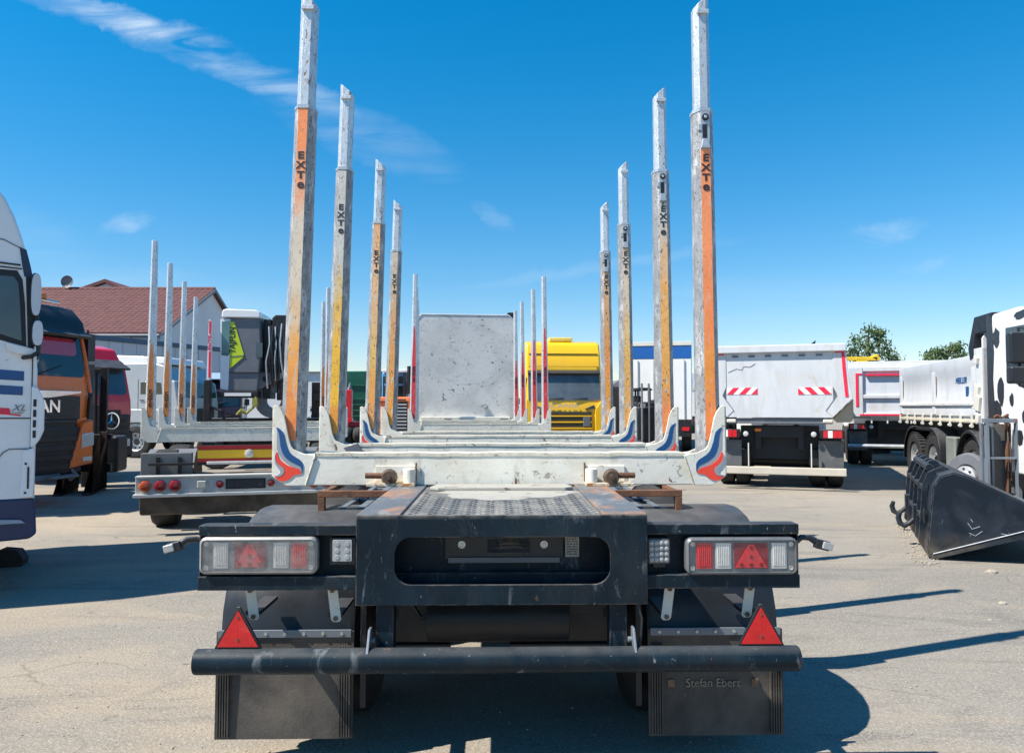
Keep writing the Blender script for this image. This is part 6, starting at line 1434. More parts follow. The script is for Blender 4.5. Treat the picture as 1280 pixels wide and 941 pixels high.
# ------------------------------------------------------------------ loader bucket lying on its open side
def build_bucket():
    u = Vector((0.92, -0.39, 0)); wv = Vector((0.39, 0.92, 0))
    T = thing('loader_bucket', 'large black loader bucket lying on the yard with two hooks on its back', 'bucket', (4.27, 7.9, 0), atan2(u.y, u.x))
    L_ = 2.75
    prof = [(0.0, 0.0), (-0.02, 0.12), (0.045, 0.74), (0.11, 0.84), (0.22, 0.875), (0.34, 0.84), (1.10, 0.36), (1.13, 0.45-0.10), (0.0, 0.0)][:-1]
    rim = [(0.0, 0.0), (1.13, 0.40)]
    # side plates
    sp = [(0.0, 0.02), (-0.02, 0.12), (0.045, 0.74), (0.11, 0.84), (0.22, 0.875), (0.34, 0.84), (1.14, 0.44), (1.16, 0.36)]
    for y in (0.0, L_-0.03):
        q = MB(); q.prism(sp, 'y', y, y+0.03); q.build('side_plate', m_bucket, T, bevel=0.004)
        q = MB(); q.prism([(0.0, -0.005), (0.02, 0.06), (1.14, 0.45), (1.18, 0.385)], 'y', y-0.012, y+0.042); q.build('side_edge', m_bucket, T, bevel=0.004)
        q = MB(); q.tube((0.022, y-0.016, 0.062), (1.14, y-0.016, 0.452), 0.005, 5); q.build('weld_seam', m_galv, T)
    # shell: back, rounded heel and floor
    outer = [(-0.02, 0.02), (-0.03, 0.12), (0.035, 0.745), (0.10, 0.85), (0.22, 0.89), (0.345, 0.855), (1.15, 0.455)]
    inner = [(1.13, 0.43), (0.33, 0.825), (0.22, 0.855), (0.12, 0.82), (0.065, 0.735), (0.0, 0.12), (0.01, 0.02)]
    q = MB(); q.prism(outer+inner, 'y', 0.031, L_-0.031); q.build('shell', m_bucket, T, bevel=0.003)
    q = MB(); q.box(1.10, 1.24, 0.0, L_, 0.36, 0.40); q.v = [Vector((v.x, v.y, v.z+0.02)) for v in q.v]; q.build('cutting_edge', m_steelgrey, T, bevel=0.004)
    # back ribs and coupling plates
    for y in (0.35, 0.75, 1.25, 1.75, 2.25):
        q = MB(); q.prism([(-0.03, 0.06), (-0.08, 0.12), (-0.035, 0.72), (0.02, 0.86), (0.16, 0.93), (0.24, 0.90), (0.10, 0.86), (0.03, 0.745), (-0.035, 0.12)], 'y', y, y+0.03); q.build('rib', m_bucket, T, bevel=0.004)
    for z in (0.36, 0.66):
        q = MB(); q.prism([(-0.09 + z*0.09, z), (-0.03 + z*0.09, z), (-0.03 + z*0.09, z+0.05), (-0.09 + z*0.09, z+0.05)], 'y', 0.36, 2.25); q.build('back_rail', m_bucket, T, bevel=0.004)
    q = MB(); q.tube((0.05, 0.45, 0.90), (0.05, 1.95, 0.90), 0.04, 10); q.build('top_pipe', m_bucket, T)
    for y in (0.62, 0.95, 1.5, 1.85): q = MB(); q.tube((0.10, y, 0.90), (0.10, y+0.07, 0.90), 0.075, 14); q.build('pin_boss', m_bucket, T, bevel=0.005)
    for y in (0.8, 1.9):
        q = MB(); q.path([(-0.04, y, 0.34), (-0.12, y, 0.26), (-0.18, y, 0.22), (-0.225, y, 0.25), (-0.24, y, 0.31), (-0.22, y, 0.37)], [0.022, 0.026, 0.032, 0.032, 0.030, 0.022], 10); q.build('hook', m_bucket, T)
        q = MB(); q.box(-0.09, -0.02, y-0.04, y+0.10, 0.22, 0.46); q.build('hook_plate', m_bucket, T, bevel=0.006)
    q = MB(); q.box(-0.035, -0.028, 0.18, 0.28, 0.34, 0.48); q.box(-0.04, -0.034, 0.195, 0.265, 0.36, 0.46); q.build('slot_plate', m_black, T)
    for pts in ([(0.335, -0.003, 0.39), (0.37, -0.003, 0.33), (0.44, -0.003, 0.36)], [(0.345, -0.003, 0.29), (0.40, -0.003, 0.265), (0.46, -0.003, 0.315)], [(0.36, -0.003, 0.43), (0.38, -0.003, 0.40)], [(0.62, -0.003, 0.30), (0.68, -0.003, 0.29)]):
        q = MB(); q.path(pts, 0.004, 4); q.build('chalk_mark', m_galv, T)
    return T
build_bucket()
o = MB(); o.lathe([(-0.14, 0.30), (-0.15, 0.42), (-0.10, 0.49), (0.10, 0.49), (0.15, 0.42), (0.14, 0.30), (-0.14, 0.30)], (0, 0, 0), 'x', 28); o = o.build('tyre', m_rubber); o.location = (5.52, 7.62, 0.49); o.rotation_euler = (0, 0, -0.45)
tag(o, 'black tyre standing against the tip of the loader bucket at the right edge', 'tyre')

# ------------------------------------------------------------------ steel racks in front of the cow spotted cab
def build_rack():
    d = 11.2; T = thing('steel_rack', 'weathered grey steel frame rack with rusty bars in front of the cow spotted cab', 'rack', (at(1232, 640, d).x, d, 0), -0.1)
    S_ = 960/d; X = lambda px: (px-1232)/S_; Z = lambda py: CAM_H + (510-py)/S_
    def bar(x0, x1, z0, z1, y0=0, y1=0.08, m=m_steelgrey, nm='frame_bar'):
        q = MB(); q.box(X(x0), X(x1), y0, y1, Z(z1), Z(z0)); return q.build(nm, m, T, bevel=0.006)
    bar(1233, 1330, 523, 528); bar(1235.5, 1239, 528.5, 640); bar(1271, 1276, 528.5, 640); bar(1233, 1236, 528.5, 640, 0.1, 0.16)
    bar(1239.5, 1270.5, 571, 573.5); bar(1246, 1249, 529, 640, 0.12, 0.18); bar(1276.5, 1330, 560, 564); bar(1276.5, 1330, 590, 593)
    bar(1263, 1265, 529, 640, 0.10, 0.15, m_rust, 'rusty_bar'); bar(1267, 1269, 529, 600, 0.10, 0.15, m_rust, 'rusty_bar'); bar(1258, 1260, 529, 570, 0.2, 0.25, m_rust, 'rusty_bar')
    q = MB(); q.box(X(1245), X(1265), 0.19, 0.21, Z(640), Z(530)); q.build('mesh_panel', mat('brown grey mesh panel', (0.10, 0.095, 0.09), 0.8, var=0.3, vs=20), T)
    bar(1277, 1283, 566, 640, 0.12, 0.16, m_black, 'dark_panel'); bar(1240, 1244, 529, 640, 0.12, 0.18); bar(1251, 1256, 560, 640, 0.22, 0.27, m_black, 'dark_bar')
    bar(1300, 1304, 528.5, 640); bar(1325, 1330, 528.5, 640)
    for k in range(22):
        q = MB(); z = Z(640)+0.02+k*0.045; q.cbox((X(1268), 0.30, z), (0.10, 0.05, 0.035), (0, 0.35 if k % 2 else -0.35, 0)); q.build('rack_tooth', m_strap, T)
    for k in range(6):
        q = MB(); z = Z(640)+0.05+k*0.2; q.box(X(1280), X(1320), 0.3, 0.4, z, z+0.10); q.build('stacked_bar', m_galv, T, bevel=0.01)
    q = MB(); q.path([(X(1246), 0.04, Z(522)), (X(1250), 0.05, Z(519)), (X(1256), 0.04, Z(522)), (X(1264), 0.06, Z(518))], 0.02, 6); q.build('chain', m_rust, T)
    return T
build_rack()
def build_loose_wheel():
    d = 12.35; T = thing('brake_drum', 'dark wheel drum with silver hub standing between the bucket and the tipper front wheel', 'wheel hub', (at(1214, 600, d).x, d, 0), radians(18))
    z = at(1214, 597, d).z
    q = MB(); q.lathe([(0.10, 0.001), (0.10, 0.36), (-0.02, 0.40), (-0.10, 0.38), (-0.10, 0.22), (-0.02, 0.20), (-0.02, 0.001)], (0, 0, z), 'x', 28); q.build('drum', m_cabgrey, T, bevel=0.006)
    q = MB(); q.lathe([(-0.02, 0.19), (-0.13, 0.19), (-0.15, 0.12), (-0.20, 0.09), (-0.20, 0.001)], (0, 0, z), 'x', 24)
    h = q.build('hub', m_rim, T, bevel=0.004)
    for k in range(8):
        a = 2*pi*k/8; q = MB(); q.tube((-0.13, 0.15*cos(a), z+0.15*sin(a)), (-0.165, 0.15*cos(a), z+0.15*sin(a)), 0.016, 6); q.build('wheel_nut', m_black, h)
    q = MB(); q.box(-0.12, 0.12, -0.25, 0.25, 0.0, z-0.37); q.build('stand', m_rust, T, bevel=0.01)
    q = MB(); q.box(-0.02, 0.12, -0.30, -0.2, z-0.30, z-0.22); q.build('yellow_tag', m_yel, T)
build_loose_wheel()

# ------------------------------------------------------------------ middle distance
def build_yellow():
    d = 25.0; T = thing('yellow_truck', 'yellow truck with high roof facing the camera, between the red taped stakes', 'truck', (at(706, 560, d).x, d, 0), radians(4))
    S_ = 960/d; X = lambda px: (px-704)/S_; Z = lambda py: CAM_H + (510-py)/S_
    h = 1.24; prof = [(0.05, 0.45), (0.0, 1.0), (0.04, Z(501)), (0.22, Z(466)), (0.24, Z(457)), (0.32, Z(441)), (0.48, Z(428)), (0.75, Z(424.5)), (2.2, Z(424)), (2.2, 0.9), (1.6, 0.9), (1.6, 0.45)]
    q = MB(); q.prism(prof, 'x', -h, h); c = q.build('cab', p_yellow, T, bevel=0.09, seg=4)
    q = MB(); q.prism([(0.06, Z(500)), (0.02, Z(500)), (0.20, Z(466)), (0.25, Z(466))], 'x', -h+0.06, h-0.06); q.build('windscreen', mat('pale reflecting windscreen', (0.09, 0.11, 0.13), 0.08, var=0.4, vs=1.5), c, bevel=0.004)
    q = MB(); q.prism([(0.10, Z(468)), (0.06, Z(466)), (0.20, Z(462.5)), (0.25, Z(464))], 'x', -h+0.05, h-0.05); q.build('sun_visor', m_black, c)
    q = MB(); q.box(-h+0.12, h-0.12, 0.20, 0.34, Z(463), Z(458)); q.build('header', p_yellow, c, bevel=0.03)
    q = MB(); q.box(-h+0.1, h-0.1, 0.29, 0.33, Z(441.8), Z(441)); q.build('roof_seam', m_black, c)
    q = MB(); q.box(-h+0.1, h-0.1, 0.215, 0.25, Z(458.2), Z(457.4)); q.build('roof_seam', m_black, c)
    q = MB(); q.box(X(688), X(718), 0.7, 1.5, Z(424), Z(419)); q.build('roof_hatch', mat('cream yellow hatch', (0.7, 0.55, 0.12), 0.5), c, bevel=0.03)
    for a, b_ in ((514.5, 519), (521, 526.5), (529, 535)):
        q = MB(); q.box(-h+0.22, h-0.36, -0.035, 0.01, Z(b_), Z(a)); q.build('grille_slot', mat('olive dark grille', (0.05, 0.045, 0.02), 0.5, var=0.2), c, bevel=0.01)
    for k in range(3): q = MB(); q.box(-h+0.20, h-0.36, -0.06, -0.036, Z(520.6+k*7.5), Z(519.2+k*7.5)); q.build('grille_slat', p_yellow, c, bevel=0.01)
    q = MB(); q.box(h-0.64, h-0.40, -0.07, 0.0, Z(533), Z(521)); q.build('light_panel', m_cabgrey, c, bevel=0.02)
    q = MB(); q.box(-h+0.40, -h+0.64, -0.07, 0.0, Z(533), Z(521)); q.build('light_panel', m_cabgrey, c, bevel=0.02)
    for s in (-1, 1):
        r = MB(); r.prism([(s*(h-0.28), Z(506)), (s*(h-0.58), Z(511)), (s*(h-0.55), Z(512)), (s*(h-0.22), Z(510))], 'y', -0.03, 0.02); r.build('headlight', m_glassb, c, bevel=0.01)
        r = MB(); r.prism([(s*(h-0.24), Z(540)), (s*(h-0.24), Z(512)), (s*(h-0.02), Z(499)), (s*(h+0.02), Z(499)), (s*(h+0.02), Z(540))], 'y', -0.05, 0.3); r.build('corner_panel', p_yellow, c, bevel=0.05, seg=3)
        r = MB(); r.box(s*(h+0.04), s*(h+0.20), 0.16, 0.30, Z(497), Z(468)); r.build('mirror', m_plastic, c, bevel=0.03)
    text_part('lettering', 'SCANIA', 0.20, m_galv, c, (-0.05, -0.035, Z(507.3)), rot=(pi/2 - 0.05, 0, 0), depth=0.008, sx=1.5)
    q = MB(); q.box(-h, h, -0.03, 0.6, 0.35, Z(538)); q.build('bumper', p_yellow, T, bevel=0.05)
    for xx in (-0.5, 0.3): r = MB(); r.path([(xx, 0.0, Z(499)), (xx+0.45, 0.02, Z(497))], 0.012, 5); r.build('wiper', m_black, c)
    running_gear(T, 6, [1.4, 5.2]); return T
build_yellow()
def build_box_trailer(name, label, px, d, w, top, mt, band=None, rz=0.0, length=9.0, bottom=548, doors=True):
    T = thing(name, label, 'trailer', (at(px, 560, d).x, d, 0), rz)
    S_ = 960/d; Z = lambda py: CAM_H + (510-py)/S_; h = w/2
    q = MB(); q.box(-h, h, 0.02, length, Z(bottom), Z(top)); b = q.build('box_body', mt, T, bevel=0.02)
    q = MB(); q.box(-h-0.02, h+0.02, -0.04, 0.02, Z(top+5), Z(top)); q.build('roof_rail', m_strap, b, bevel=0.01)
    if doors:
        for s in (-1, 1):
            q = MB(); q.box(s*0.01, s*(h-0.02), -0.01, 0.02, Z(bottom), Z(top+22 if band else top+6)); dr = q.build('rear_door', mt, T, bevel=0.01)
            for xx in (0.25, 0.8):
                r = MB(); r.tube((s*(xx), -0.04, Z(bottom-1)), (s*(xx), -0.04, Z(top+23 if band else top+8)), 0.02, 6); r.build('lock_rod', m_galv, dr)
    if band: q = MB(); q.box(-h+0.01, h-0.01, -0.02, 0.02, Z(top+21), Z(top+5.5)); q.build('colour_band', band, b, bevel=0.004)
    q = MB(); q.box(-h+0.05, h-0.05, 0, 0.12, 0.55, Z(bottom)-0.02)
    for s in (-1, 1): q.box(s*0.4, s*0.5, 0.1, length, 0.85, Z(bottom)-0.02)
    q.build('chassis', m_black, T, bevel=0.01)
    for y in (1.2, 2.5, 3.8):
        for s in (-1, 1): wheel(T, s*(h-0.2), y, side=s, w=0.35)
    for s in (-1, 1): q = MB(); q.box(s*(h-0.1), s*(h-0.35), -0.03, 0.0, 0.75, 0.88); q.build('tail_lamp', m_rredm, T, bevel=0.01)
    return T
p_box = mat('clean white box panel', (0.76, 0.76, 0.75), 0.4, var=0.04, layers=[lay((0.6, 0.58, 0.52), 0.55, 0.8, 1, (1, 1, 0.3), amt=0.5)])
build_box_trailer('box_trailer', 'white box trailer with blue band under its roof, seen from behind', 827, 27.0, 2.12, 427, p_box, band=mat('blue band paint', (0.01, 0.10, 0.36), 0.4, var=0.06), length=10, bottom=524, rz=radians(-13))
build_box_trailer('box_trailer', 'dull white trailer far behind, low between the blue band trailer and striped dump truck', 899, 46.0, 3.2, 483, p_box, length=8, bottom=520)
T_ = thing('tank_silo', 'pale grey ribbed container standing behind the low white trailer', 'container', (at(866, 500, 50).x, 50, 0))
q = MB(); q.box(-1.6, 1.6, 0, 4, 0.3, at(0, 466, 50).z); q.build('container_body', m_wallb, T_, bevel=0.05)
for k in range(8): q = MB(); q.box(-1.45+k*0.4, -1.35+k*0.4, -0.06, 0, 0.4, at(0, 468, 50).z); q.build('container_rib', m_wallb, T_)

def build_forklift():
    d = 20.0; T = thing('forklift', 'dark forklift standing in front of the blue band trailer', 'forklift', (at(820, 560, d).x, d, 0), 0.15)
    S_ = 960/d; X = lambda px: (px-820)/S_; Z = lambda py: CAM_H + (510-py)/S_
    q = MB(); q.box(X(800), X(845), 0.2, 2.0, 0.35, Z(508)); q.prism([(X(800), Z(510)), (X(803), Z(502)), (X(840), Z(502)), (X(847), Z(512))], 'y', 0.3, 1.9); b = q.build('body', m_black, T, bevel=0.06)
    for xx in (802, 818):
        for y in (0.35, 1.6):
            q = MB(); q.box(X(xx), X(xx+1.8), y, y+0.08, Z(510), Z(485)); q.build('cage_post', m_black, T, bevel=0.01)
    q = MB(); q.box(X(801), X(821), 0.3, 1.7, Z(487.5), Z(485.5)); q.build('cage_roof', m_black, T, bevel=0.01)
    for k in range(4): q = MB(); q.box(X(805+k*4), X(806.2+k*4), 0.28, 1.7, Z(485.4), Z(484)); q.build('roof_bar', m_black, T)
    q = MB(); q.box(X(807), X(817), 0.9, 1.3, Z(508), Z(494)); q.build('seat', m_plastic, T, bevel=0.05)
    for xx in (803, 812): q = MB(); q.box(X(xx), X(xx+1.6), 0.05, 0.15, 0.05, Z(479)); q.build('mast_rail', m_cabgrey, T, bevel=0.01)
    q = MB(); q.prism([(X(838), Z(515)), (X(842), Z(497)), (X(848), Z(502)), (X(853), Z(540)), (X(838), Z(545))], 'y', 0.3, 1.8); q.build('counterweight', m_black, T, bevel=0.08)
    q = MB(); q.path([(X(822), 0.2, Z(508)), (X(826), 0.15, Z(500)), (X(832), 0.2, Z(512))], 0.03, 6); q.build('hose', m_plastic, T)
    for px, s in ((806, 1), (838, 1)):
        for y in (0.2, 1.8): o = wheel(T, X(px), y, z=0.36, r=0.36, w=0.25, side=1); o.rotation_euler = (0, 0, pi/2)
    q = MB(); q.cbox((X(806), 0.15, Z(507)), (0.12, 0.08, 0.12)); q.build('work_lamp', m_lensw, T, bevel=0.02)
    return T
build_forklift()
def build_dark_trailer():
    T = thing('parked_trailer', 'dark parked trailer with white door edge, between the two rear right stakes', 'trailer', (at(772, 560, 30).x, 30, 0))
    q = MB(); q.box(-0.75, 0.75, 0, 4, 0.5, at(0, 484, 30).z); q.build('body', m_black, T, bevel=0.05)
    q = MB(); q.prism([(-0.4, at(0, 484, 30).z), (0.75, at(0, 484, 30).z), (0.75, at(0, 478, 30).z), (0.1, at(0, 474, 30).z)], 'y', 0, 2); q.build('roof', m_cabgrey, T, bevel=0.03)
    for z in (0.9, 1.5): q = MB(); q.box(0.25, 0.35, -0.03, 0, z, z+0.45); q.build('door_edge', m_strap, T)
    for s in (-1, 1): wheel(T, s*0.6, 1.5, side=s)
    return T
build_dark_trailer()
def build_green():
    d = 30; T = thing('green_container', 'dark green ribbed container behind the left stakes', 'container', (at(458, 560, d).x, d, 0), 0.05)
    z1 = at(0, 464, d).z; q = MB(); q.prism([(-1.6, z1-0.05), (-1.3, z1), (1.3, z1+0.02), (1.6, z1-0.04), (1.6, 0.8), (-1.6, 0.8)], 'y', 0, 3); b = q.build('container_body', p_green, T, bevel=0.05)
    for z in (1.2, 1.42, 1.64, 1.86, 2.4): q = MB(); q.box(-1.58, 1.58, -0.06, 0, z, z+0.06); q.build('side_rib', p_green, T, bevel=0.015)
    q = MB(); q.box(-1.5, 1.5, 0.1, 2.8, 0.3, 0.8); q.build('base_frame', m_black, T)
    return T
build_green()
def build_redmachine():
    d = 13.5; T = thing('trailer_crane_leg', 'red hydraulic machine leg with grey tip between the left stakes', 'machine', (at(436, 560, d).x, d, 0))
    S_ = 960/d; Z = lambda py: CAM_H + (510-py)/S_
    q = MB(); q.box(-0.052, 0.052, -0.05, 0.05, Z(522), Z(487)); q.build('leg', mat('glossy red machine paint', (0.55, 0.012, 0.02), 0.3, var=0.1, coat=0.4), T, bevel=0.015)
    q = MB(); q.tube((0, 0, Z(487)), (0.02, 0, Z(478)), 0.045, 8, r1=0.008); q.build('tip', m_cabgrey, T)
    q = MB(); q.box(-0.13, 0.30, -0.1, 0.3, Z(533), Z(527)); q.box(-0.06, 0.06, -0.06, 0.06, Z(527), Z(522)); q.build('base', MATS['glossy red machine paint'], T, bevel=0.01)
    q = MB(); q.box(-0.15, 0.42, 0.0, 0.5, Z(545), Z(533)); q.build('base_plate', m_galv, T, bevel=0.01)
    for xx in (0.03, 0.20, 0.36): q = MB(); q.lathe([(-0.05, 0.001), (-0.07, 0.11), (-0.03, 0.14), (0.03, 0.14), (0.07, 0.11), (0.07, 0.001)], (xx, -0.2, Z(543)), 'x', 18); q.build('roller', m_rubber, T)
    q = MB(); q.box(-0.2, 0.5, -0.2, 0.6, 0, Z(545)); q.build('support', m_black, T)
    return T
build_redmachine()
def build_blueorange():
    d = 21.0; T = thing('tractor_unit', 'light blue cab with orange nose and black louvred grille beside the headboard', 'truck', (at(488, 560, d).x, d, 0), 0.0)
    S_ = 960/d; X = lambda px: (px-488)/S_; Z = lambda py: CAM_H + (510-py)/S_
    q = MB(); q.box(X(470), X(505), 0.8, 2.6, 0.7, Z(463)); c = q.build('cab', p_bluet, T, bevel=0.06)
    q = MB(); q.box(X(472), X(500), 0.77, 0.80, Z(496), Z(469)); q.build('windscreen', m_glass, c)
    q = MB(); q.box(X(472), X(507), 0.6, 0.8, Z(464), Z(460)); q.build('roof_visor', p_white, c, bevel=0.02)
    q = MB(); q.box(X(474), X(500), 0.74, 0.78, Z(481), Z(478.5)); q.build('blue_strip', p_bluet, c)
    q = MB(); q.box(X(500), X(503.5), 0.5, 0.6, Z(500), Z(464)); q.tube((X(507.5), 0.55, Z(480)), (X(507.5), 0.55, Z(456)), 0.06, 8); q.box(X(504), X(509), 0.5, 0.7, Z(492), Z(476)); q.build('exhaust_stack', m_plastic, T, bevel=0.01)
    p_or2 = mat('bright orange bonnet paint', (0.80, 0.22, 0.08), 0.35, var=0.06)
    q = MB(); q.box(X(471), X(512), 0.0, 0.8, Z(502), Z(496)); q.box(X(471), X(512), 0.05, 0.8, 0.6, Z(502)); q.build('bonnet', p_or2, T, bevel=0.03)
    q = MB(); q.box(X(490), X(509), 0.0, 0.05, Z(546), Z(502)); g = q.build('grille', m_black, T)
    for k in range(9): q = MB(); q.box(X(491), X(508), -0.03, 0.0, Z(506.2+k*4.2), Z(504.6+k*4.2)); q.build('grille_slat', m_galv, g)
    q = MB(); q.box(X(493), X(507), -0.02, 0.0, Z(500.5), Z(499)); q.build('badge', m_black, T)
    q = MB(); q.lathe([(0, 0.17), (-0.06, 0.15), (-0.06, 0.09), (-0.01, 0.08)], (X(474), -0.01, Z(520)), 'y', 18); q.build('lamp_ring', p_or2, T)
    for s in (-1, 1):
        for y in (0.7, 3.5): wheel(T, s*0.45, y, side=s, w=0.3)
    return T
build_blueorange()

# ------------------------------------------------------------------ buildings
def build_house():
    T = thing('house', 'long white building with dark red tiled roof and a gable behind the left trucks', 'building', (-19.3, 42.0, 0))
    ze, zr_, D = 5.65, 9.0, 14.0; L_ = 24
    q = MB(); q.prism([(0, 0), (D, 0), (D, ze), (D/2, zr_), (0, ze)], 'x', -L_, 0); q.build('wall', m_wall, T)
    n = sqrt((D/2)**2 + (zr_-ze)**2); uy, uz = (D/2)/n, (zr_-ze)/n
    ov = 0.45
    for sd in (0, 1):
        q = MB(); e0 = Vector((0, -ov*uy, ze-ov*uz)); r0 = Vector((0, D/2, zr_))
        pts = [(e0.y, e0.z+0.02), (r0.y, r0.z+0.02), (r0.y, r0.z+0.16), (e0.y, e0.z+0.16)]
        if sd: pts = [(D-a, b_) for a, b_ in pts]
        q.prism(pts, 'x', -L_-0.3, 0.25); rf = q.build('roof', m_roof, T)
        if sd == 0:
            q = MB(); rows = 24; rnd = random.Random(5)
            for j in range(rows):
                t0 = (n+ov)*j/rows; t1 = (n+ov)*(j+1.12)/rows
                for i in range(70):
                    x0 = -L_-0.3 + (L_+0.55)*i/70; x1 = x0 + (L_+0.55)/70*0.94; z_ = rnd.uniform(0, 0.015)
                    p = [Vector((x, e0.y + uy*t, e0.z + uz*t + 0.16 + dz)) for x, t, dz in ((x0, t0, 0.045+z_), (x1, t0, 0.045+z_), (x1, t1, 0.02), (x0, t1, 0.02))]
                    b0 = Vector((0, 0, -0.07)); m0 = (p[0]+p[1])/2 + Vector((0, 0, 0.03)); m1 = (p[2]+p[3])/2 + Vector((0, 0, 0.03))
                    q.add([p[0], m0, p[1], p[2], m1, p[3], p[0]+b0, p[1]+b0], [(0,1,4,5), (1,2,3,4), (6,7,2,1,0)])
            q.build('roof_tiles', m_roof, rf, smooth=False, kind='stuff')
            q = MB(); q.tube((-L_, e0.y-0.08, e0.z+0.02), (0.2, e0.y-0.08, e0.z+0.02), 0.09, 8); q.build('gutter', m_cabgrey, rf)
    q = MB(); q.tube((-L_-0.3, D/2, zr_+0.18), (0.25, D/2, zr_+0.18), 0.12, 8); q.build('ridge', m_roof, T)
    q = MB(); q.prism([(-ov, ze-ov*0.48), (D/2, zr_-0.02), (D+ov, ze-ov*0.48), (D+ov, ze-ov*0.48+0.18), (D/2, zr_+0.17), (-ov, ze-ov*0.48+0.18)], 'x', 0.26, 0.32); q.build('barge_board', m_cabgrey, T)
    q = MB(); q.path([(-1.35, -0.5, 5.35), (-1.3, -0.35, 5.05), (-0.7, -0.12, 4.85), (-0.6, -0.1, 4.4), (-0.6, -0.1, 0.1)], 0.06, 8); q.build('downpipe', m_cabgrey, T)
    for k in range(3):
        q = MB(); q.box(-7-k*4.5, -5.8-k*4.5, -0.02, 0.02, 1.6, 3.0); w = q.build('window', m_cabgrey, T); r = MB(); r.box(-6.92-k*4.5, -5.88-k*4.5, -0.03, -0.02, 1.68, 2.92); r.build('pane', m_glassb, w)
    return T
build_house()
def build_annex():
    T = thing('annex', 'low pale grey hall with dark blue roof edge in front of the tiled building', 'building', (-18.3, 33.0, 0), atan2(8.2, 3.4))
    q = MB(); q.box(0, 9.2, 0, 6, 0, 4.5); q.build('wall', m_wallb, T)
    q = MB(); q.box(-0.1, 9.3, -0.08, 6.1, 4.51, 4.72); q.build('roof_edge', mat('dark blue metal edge', (0.02, 0.07, 0.14), 0.4), T)
    for k in range(12): q = MB(); q.box(0.3+k*0.75, 0.34+k*0.75, -0.03, 0, 0.1, 4.5); q.build('panel_joint', m_wallb, T)
    return T
build_annex()
def build_backhouse():
    d = 50; T = thing('house', 'second tiled roof gable peeking above the long roof, beside the satellite dish', 'building', (at(66, 500, d).x, d+8, 0))
    q = MB(); q.prism([(-4, 0), (1.5, 0), (1.5, 9.7), (-0.9, 11.0), (-4, 9.9)], 'y', 0, 6); q.build('wall', m_wall, T)
    q = MB(); q.prism([(-4.4, 9.8), (-0.9, 11.05), (1.9, 9.6), (1.9, 9.8), (-0.9, 11.3), (-4.4, 10.05)], 'y', -0.3, 6.3); q.build('roof', m_roof, T)
    return T
build_backhouse()
def build_dish():
    T = thing('satellite_dish', 'dark satellite dish on the ridge of the long tiled roof', 'satellite dish', (at(84, 362, 48.8).x, 48.9, 9.1))
    q = MB(); q.tube((0, 0, 0), (0, 0, 0.45), 0.03, 6); q.build('mast', m_cabgrey, T)
    q = MB(); q.lathe([(0.0, 0.40), (0.06, 0.34), (0.11, 0.2), (0.13, 0.001)], (0, -0.15, 0.50), 'y', 18); q.build('dish', m_cabgrey, T)
    q = MB(); q.path([(0, -0.05, 0.2), (0.15, -0.4, 0.25), (0.1, -0.5, 0.45)], 0.02, 5); q.build('feed_arm', m_cabgrey, T); return T
build_dish()
def build_hall():
    T = thing('warehouse', 'long flat white hall far behind the crane truck', 'building', (-16.0, 62.0, 0), 0)
    q = MB(); q.box(-9, 3.2, 0, 12, 0, at(0, 466, 62).z); q.build('wall', m_wall, T)
    q = MB(); q.box(-9.2, 3.4, -0.2, 12.2, at(0, 466, 62).z, at(0, 464.5, 62).z); q.build('roof_edge', m_cabgrey, T); return T
build_hall()
T_ = thing('house', 'small roof peeking over the side tipper body, far right', 'building', (at(1215, 500, 70).x, 70, 0))
q = MB(); q.box(-3, 3.6, 0, 8, 0, 5.3); q.build('wall', m_wall, T_); q = MB(); q.prism([(-3.4, 5.3), (4, 5.3), (3.4, 6.1), (-2.4, 6.0)], 'y', -0.3, 8.3); q.build('roof', mat('pale brown roof', (0.25, 0.2, 0.17), 0.8), T_)

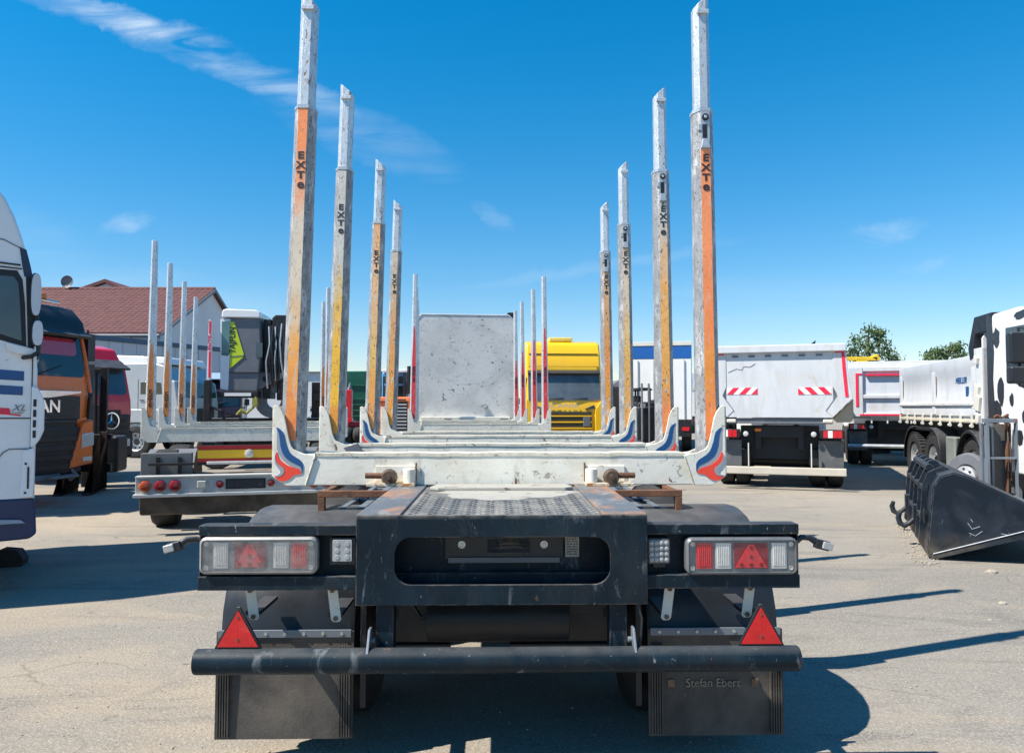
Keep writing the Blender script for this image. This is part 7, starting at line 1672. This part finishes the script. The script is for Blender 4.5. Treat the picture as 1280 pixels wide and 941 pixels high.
# ------------------------------------------------------------------ trees
m_leaf = mat('leaf green', (0.075, 0.125, 0.040), 0.6, var=0.45, vs=0.9, layers=[lay((0.12, 0.18, 0.06), 0.5, 0.7, 2.2, amt=0.6)])
m_bark = mat('bark', (0.09, 0.07, 0.05), 0.9, var=0.3)
def tree(label, px, d, base_h, clumps, seed, n=60, leaf=0.16, cat='tree'):
    rnd = random.Random(seed); T = thing('tree', label, cat, (at(px, 500, d).x, d, 0))
    zt = max(c[2]+c[3] for c in clumps)
    q = MB(); q.path([(0, 0, 0), (0.08, 0, base_h*0.5), (0, 0.1, base_h), (0.1, 0, base_h+(zt-base_h)*0.55), (0.05, 0, zt-0.5)], [0.24, 0.19, 0.15, 0.09, 0.02], 8)
    for x, y, z, r in clumps:
        z0 = max(base_h*0.7, z-r*1.6); q.path([(0, 0, z0), (x*0.5, y*0.5, (z0+z)/2+0.1), (x, y, z)], [0.08, 0.05, 0.015], 6)
    q.build('trunk', m_bark, T)
    vs = []; fs = []
    for x, y, z, r in clumps:
        for k in range(n):
            # sub-sprigs
            th = rnd.uniform(0, 2*pi); cz = rnd.uniform(-0.9, 1); rr = r*(rnd.random()**0.45)
            c0 = Vector((x+rr*cos(th)*sqrt(1-cz*cz), y+rr*sin(th)*sqrt(1-cz*cz), z+rr*cz*0.75))
            for j in range(9):
                c = c0 + Vector((rnd.gauss(0, 1), rnd.gauss(0, 1), rnd.gauss(0, 0.8)))*leaf*1.3
                R = Euler((rnd.uniform(0, 6.3), rnd.uniform(0, 6.3), rnd.uniform(0, 6.3))).to_matrix(); s = leaf*rnd.uniform(0.5, 1.1)
                b = len(vs)
                vs += [c+R@Vector((-s, 0, 0)), c+R@Vector((0, -s*0.45, s*0.1)), c+R@Vector((s, 0, 0)), c+R@Vector((0, s*0.45, s*0.1))]; fs.append((b, b+1, b+2, b+3))
    me = bpy.data.meshes.new('crown'); me.from_pydata([tuple(v) for v in vs], [], fs); me.materials.append(m_leaf)
    link('crown', me, T, smooth=False); return T
tree('open branched green tree above the second dump truck', 1086, 55, 3.2, [(-1.0,0,5.6,.65), (-0.45,0.3,6.3,.65), (0.1,0,7.0,.55), (0.0,-.2,5.9,.7), (0.9,0,6.2,.6), (1.4,0.2,5.5,.55), (0.5,0,5.2,.8), (-1.5,0,5.2,.5), (0.9,0,6.9,.25), (-0.3,0,5.0,.8), (1.8,0,5.0,.5), (0,0,4.4,1.2)], 3, n=20, leaf=0.15)
tree('green bush like tree top above the side tipper', 1183, 55, 3.0, [(-0.8,0,5.4,.55), (-0.1,0.2,5.6,.5), (0.6,0,5.7,.45), (0.9,0,5.9,.25), (-1.1,0,5.0,.5), (0.3,0,5.0,.8), (0,0,4.4,1.2), (1.0,0,5.2,.4)], 5, n=22, leaf=0.15)
tree('small far tree between the blue band trailer and the striped dump truck', 874, 80, 3.0, [(0,0,4.6,.9), (-0.5,0,3.9,.9), (0.7,0,4.0,.9), (0.4,0,5.2,.5)], 7, n=40, leaf=0.16)
tree('green shrub beside the brown rack right of the crane truck', 398, 24, 0.4, [(0,0,1.1,.4), (0.1,0,1.5,.25), (-0.2,0,0.6,.45)], 9, n=30, leaf=0.08)
def hedge():
    rnd = random.Random(21); vs = []; fs = []
    for i in range(5200):
        x = rnd.uniform(-110, 110); zt = 2.6 + 1.1*sin(x*0.13) + 0.7*sin(x*0.41+1)
        c = Vector((x, 120 + rnd.uniform(-2, 2), rnd.random()*zt)); R = Euler((rnd.uniform(0, 6.3),)*3).to_matrix(); s = rnd.uniform(0.3, 0.9); b = len(vs)
        vs += [c+R@Vector((-s, 0, 0)), c+R@Vector((0, -s*0.6, s*0.1)), c+R@Vector((s, 0, 0)), c+R@Vector((0, s*0.6, s*0.1))]; fs.append((b, b+1, b+2, b+3))
    me = bpy.data.meshes.new('tree_line'); me.from_pydata([tuple(v) for v in vs], [], fs); me.materials.append(m_leaf)
    o = link('tree_line', me, None, smooth=False, kind='stuff'); tag(o, 'distant line of trees and bushes along the horizon', 'tree line')
hedge()
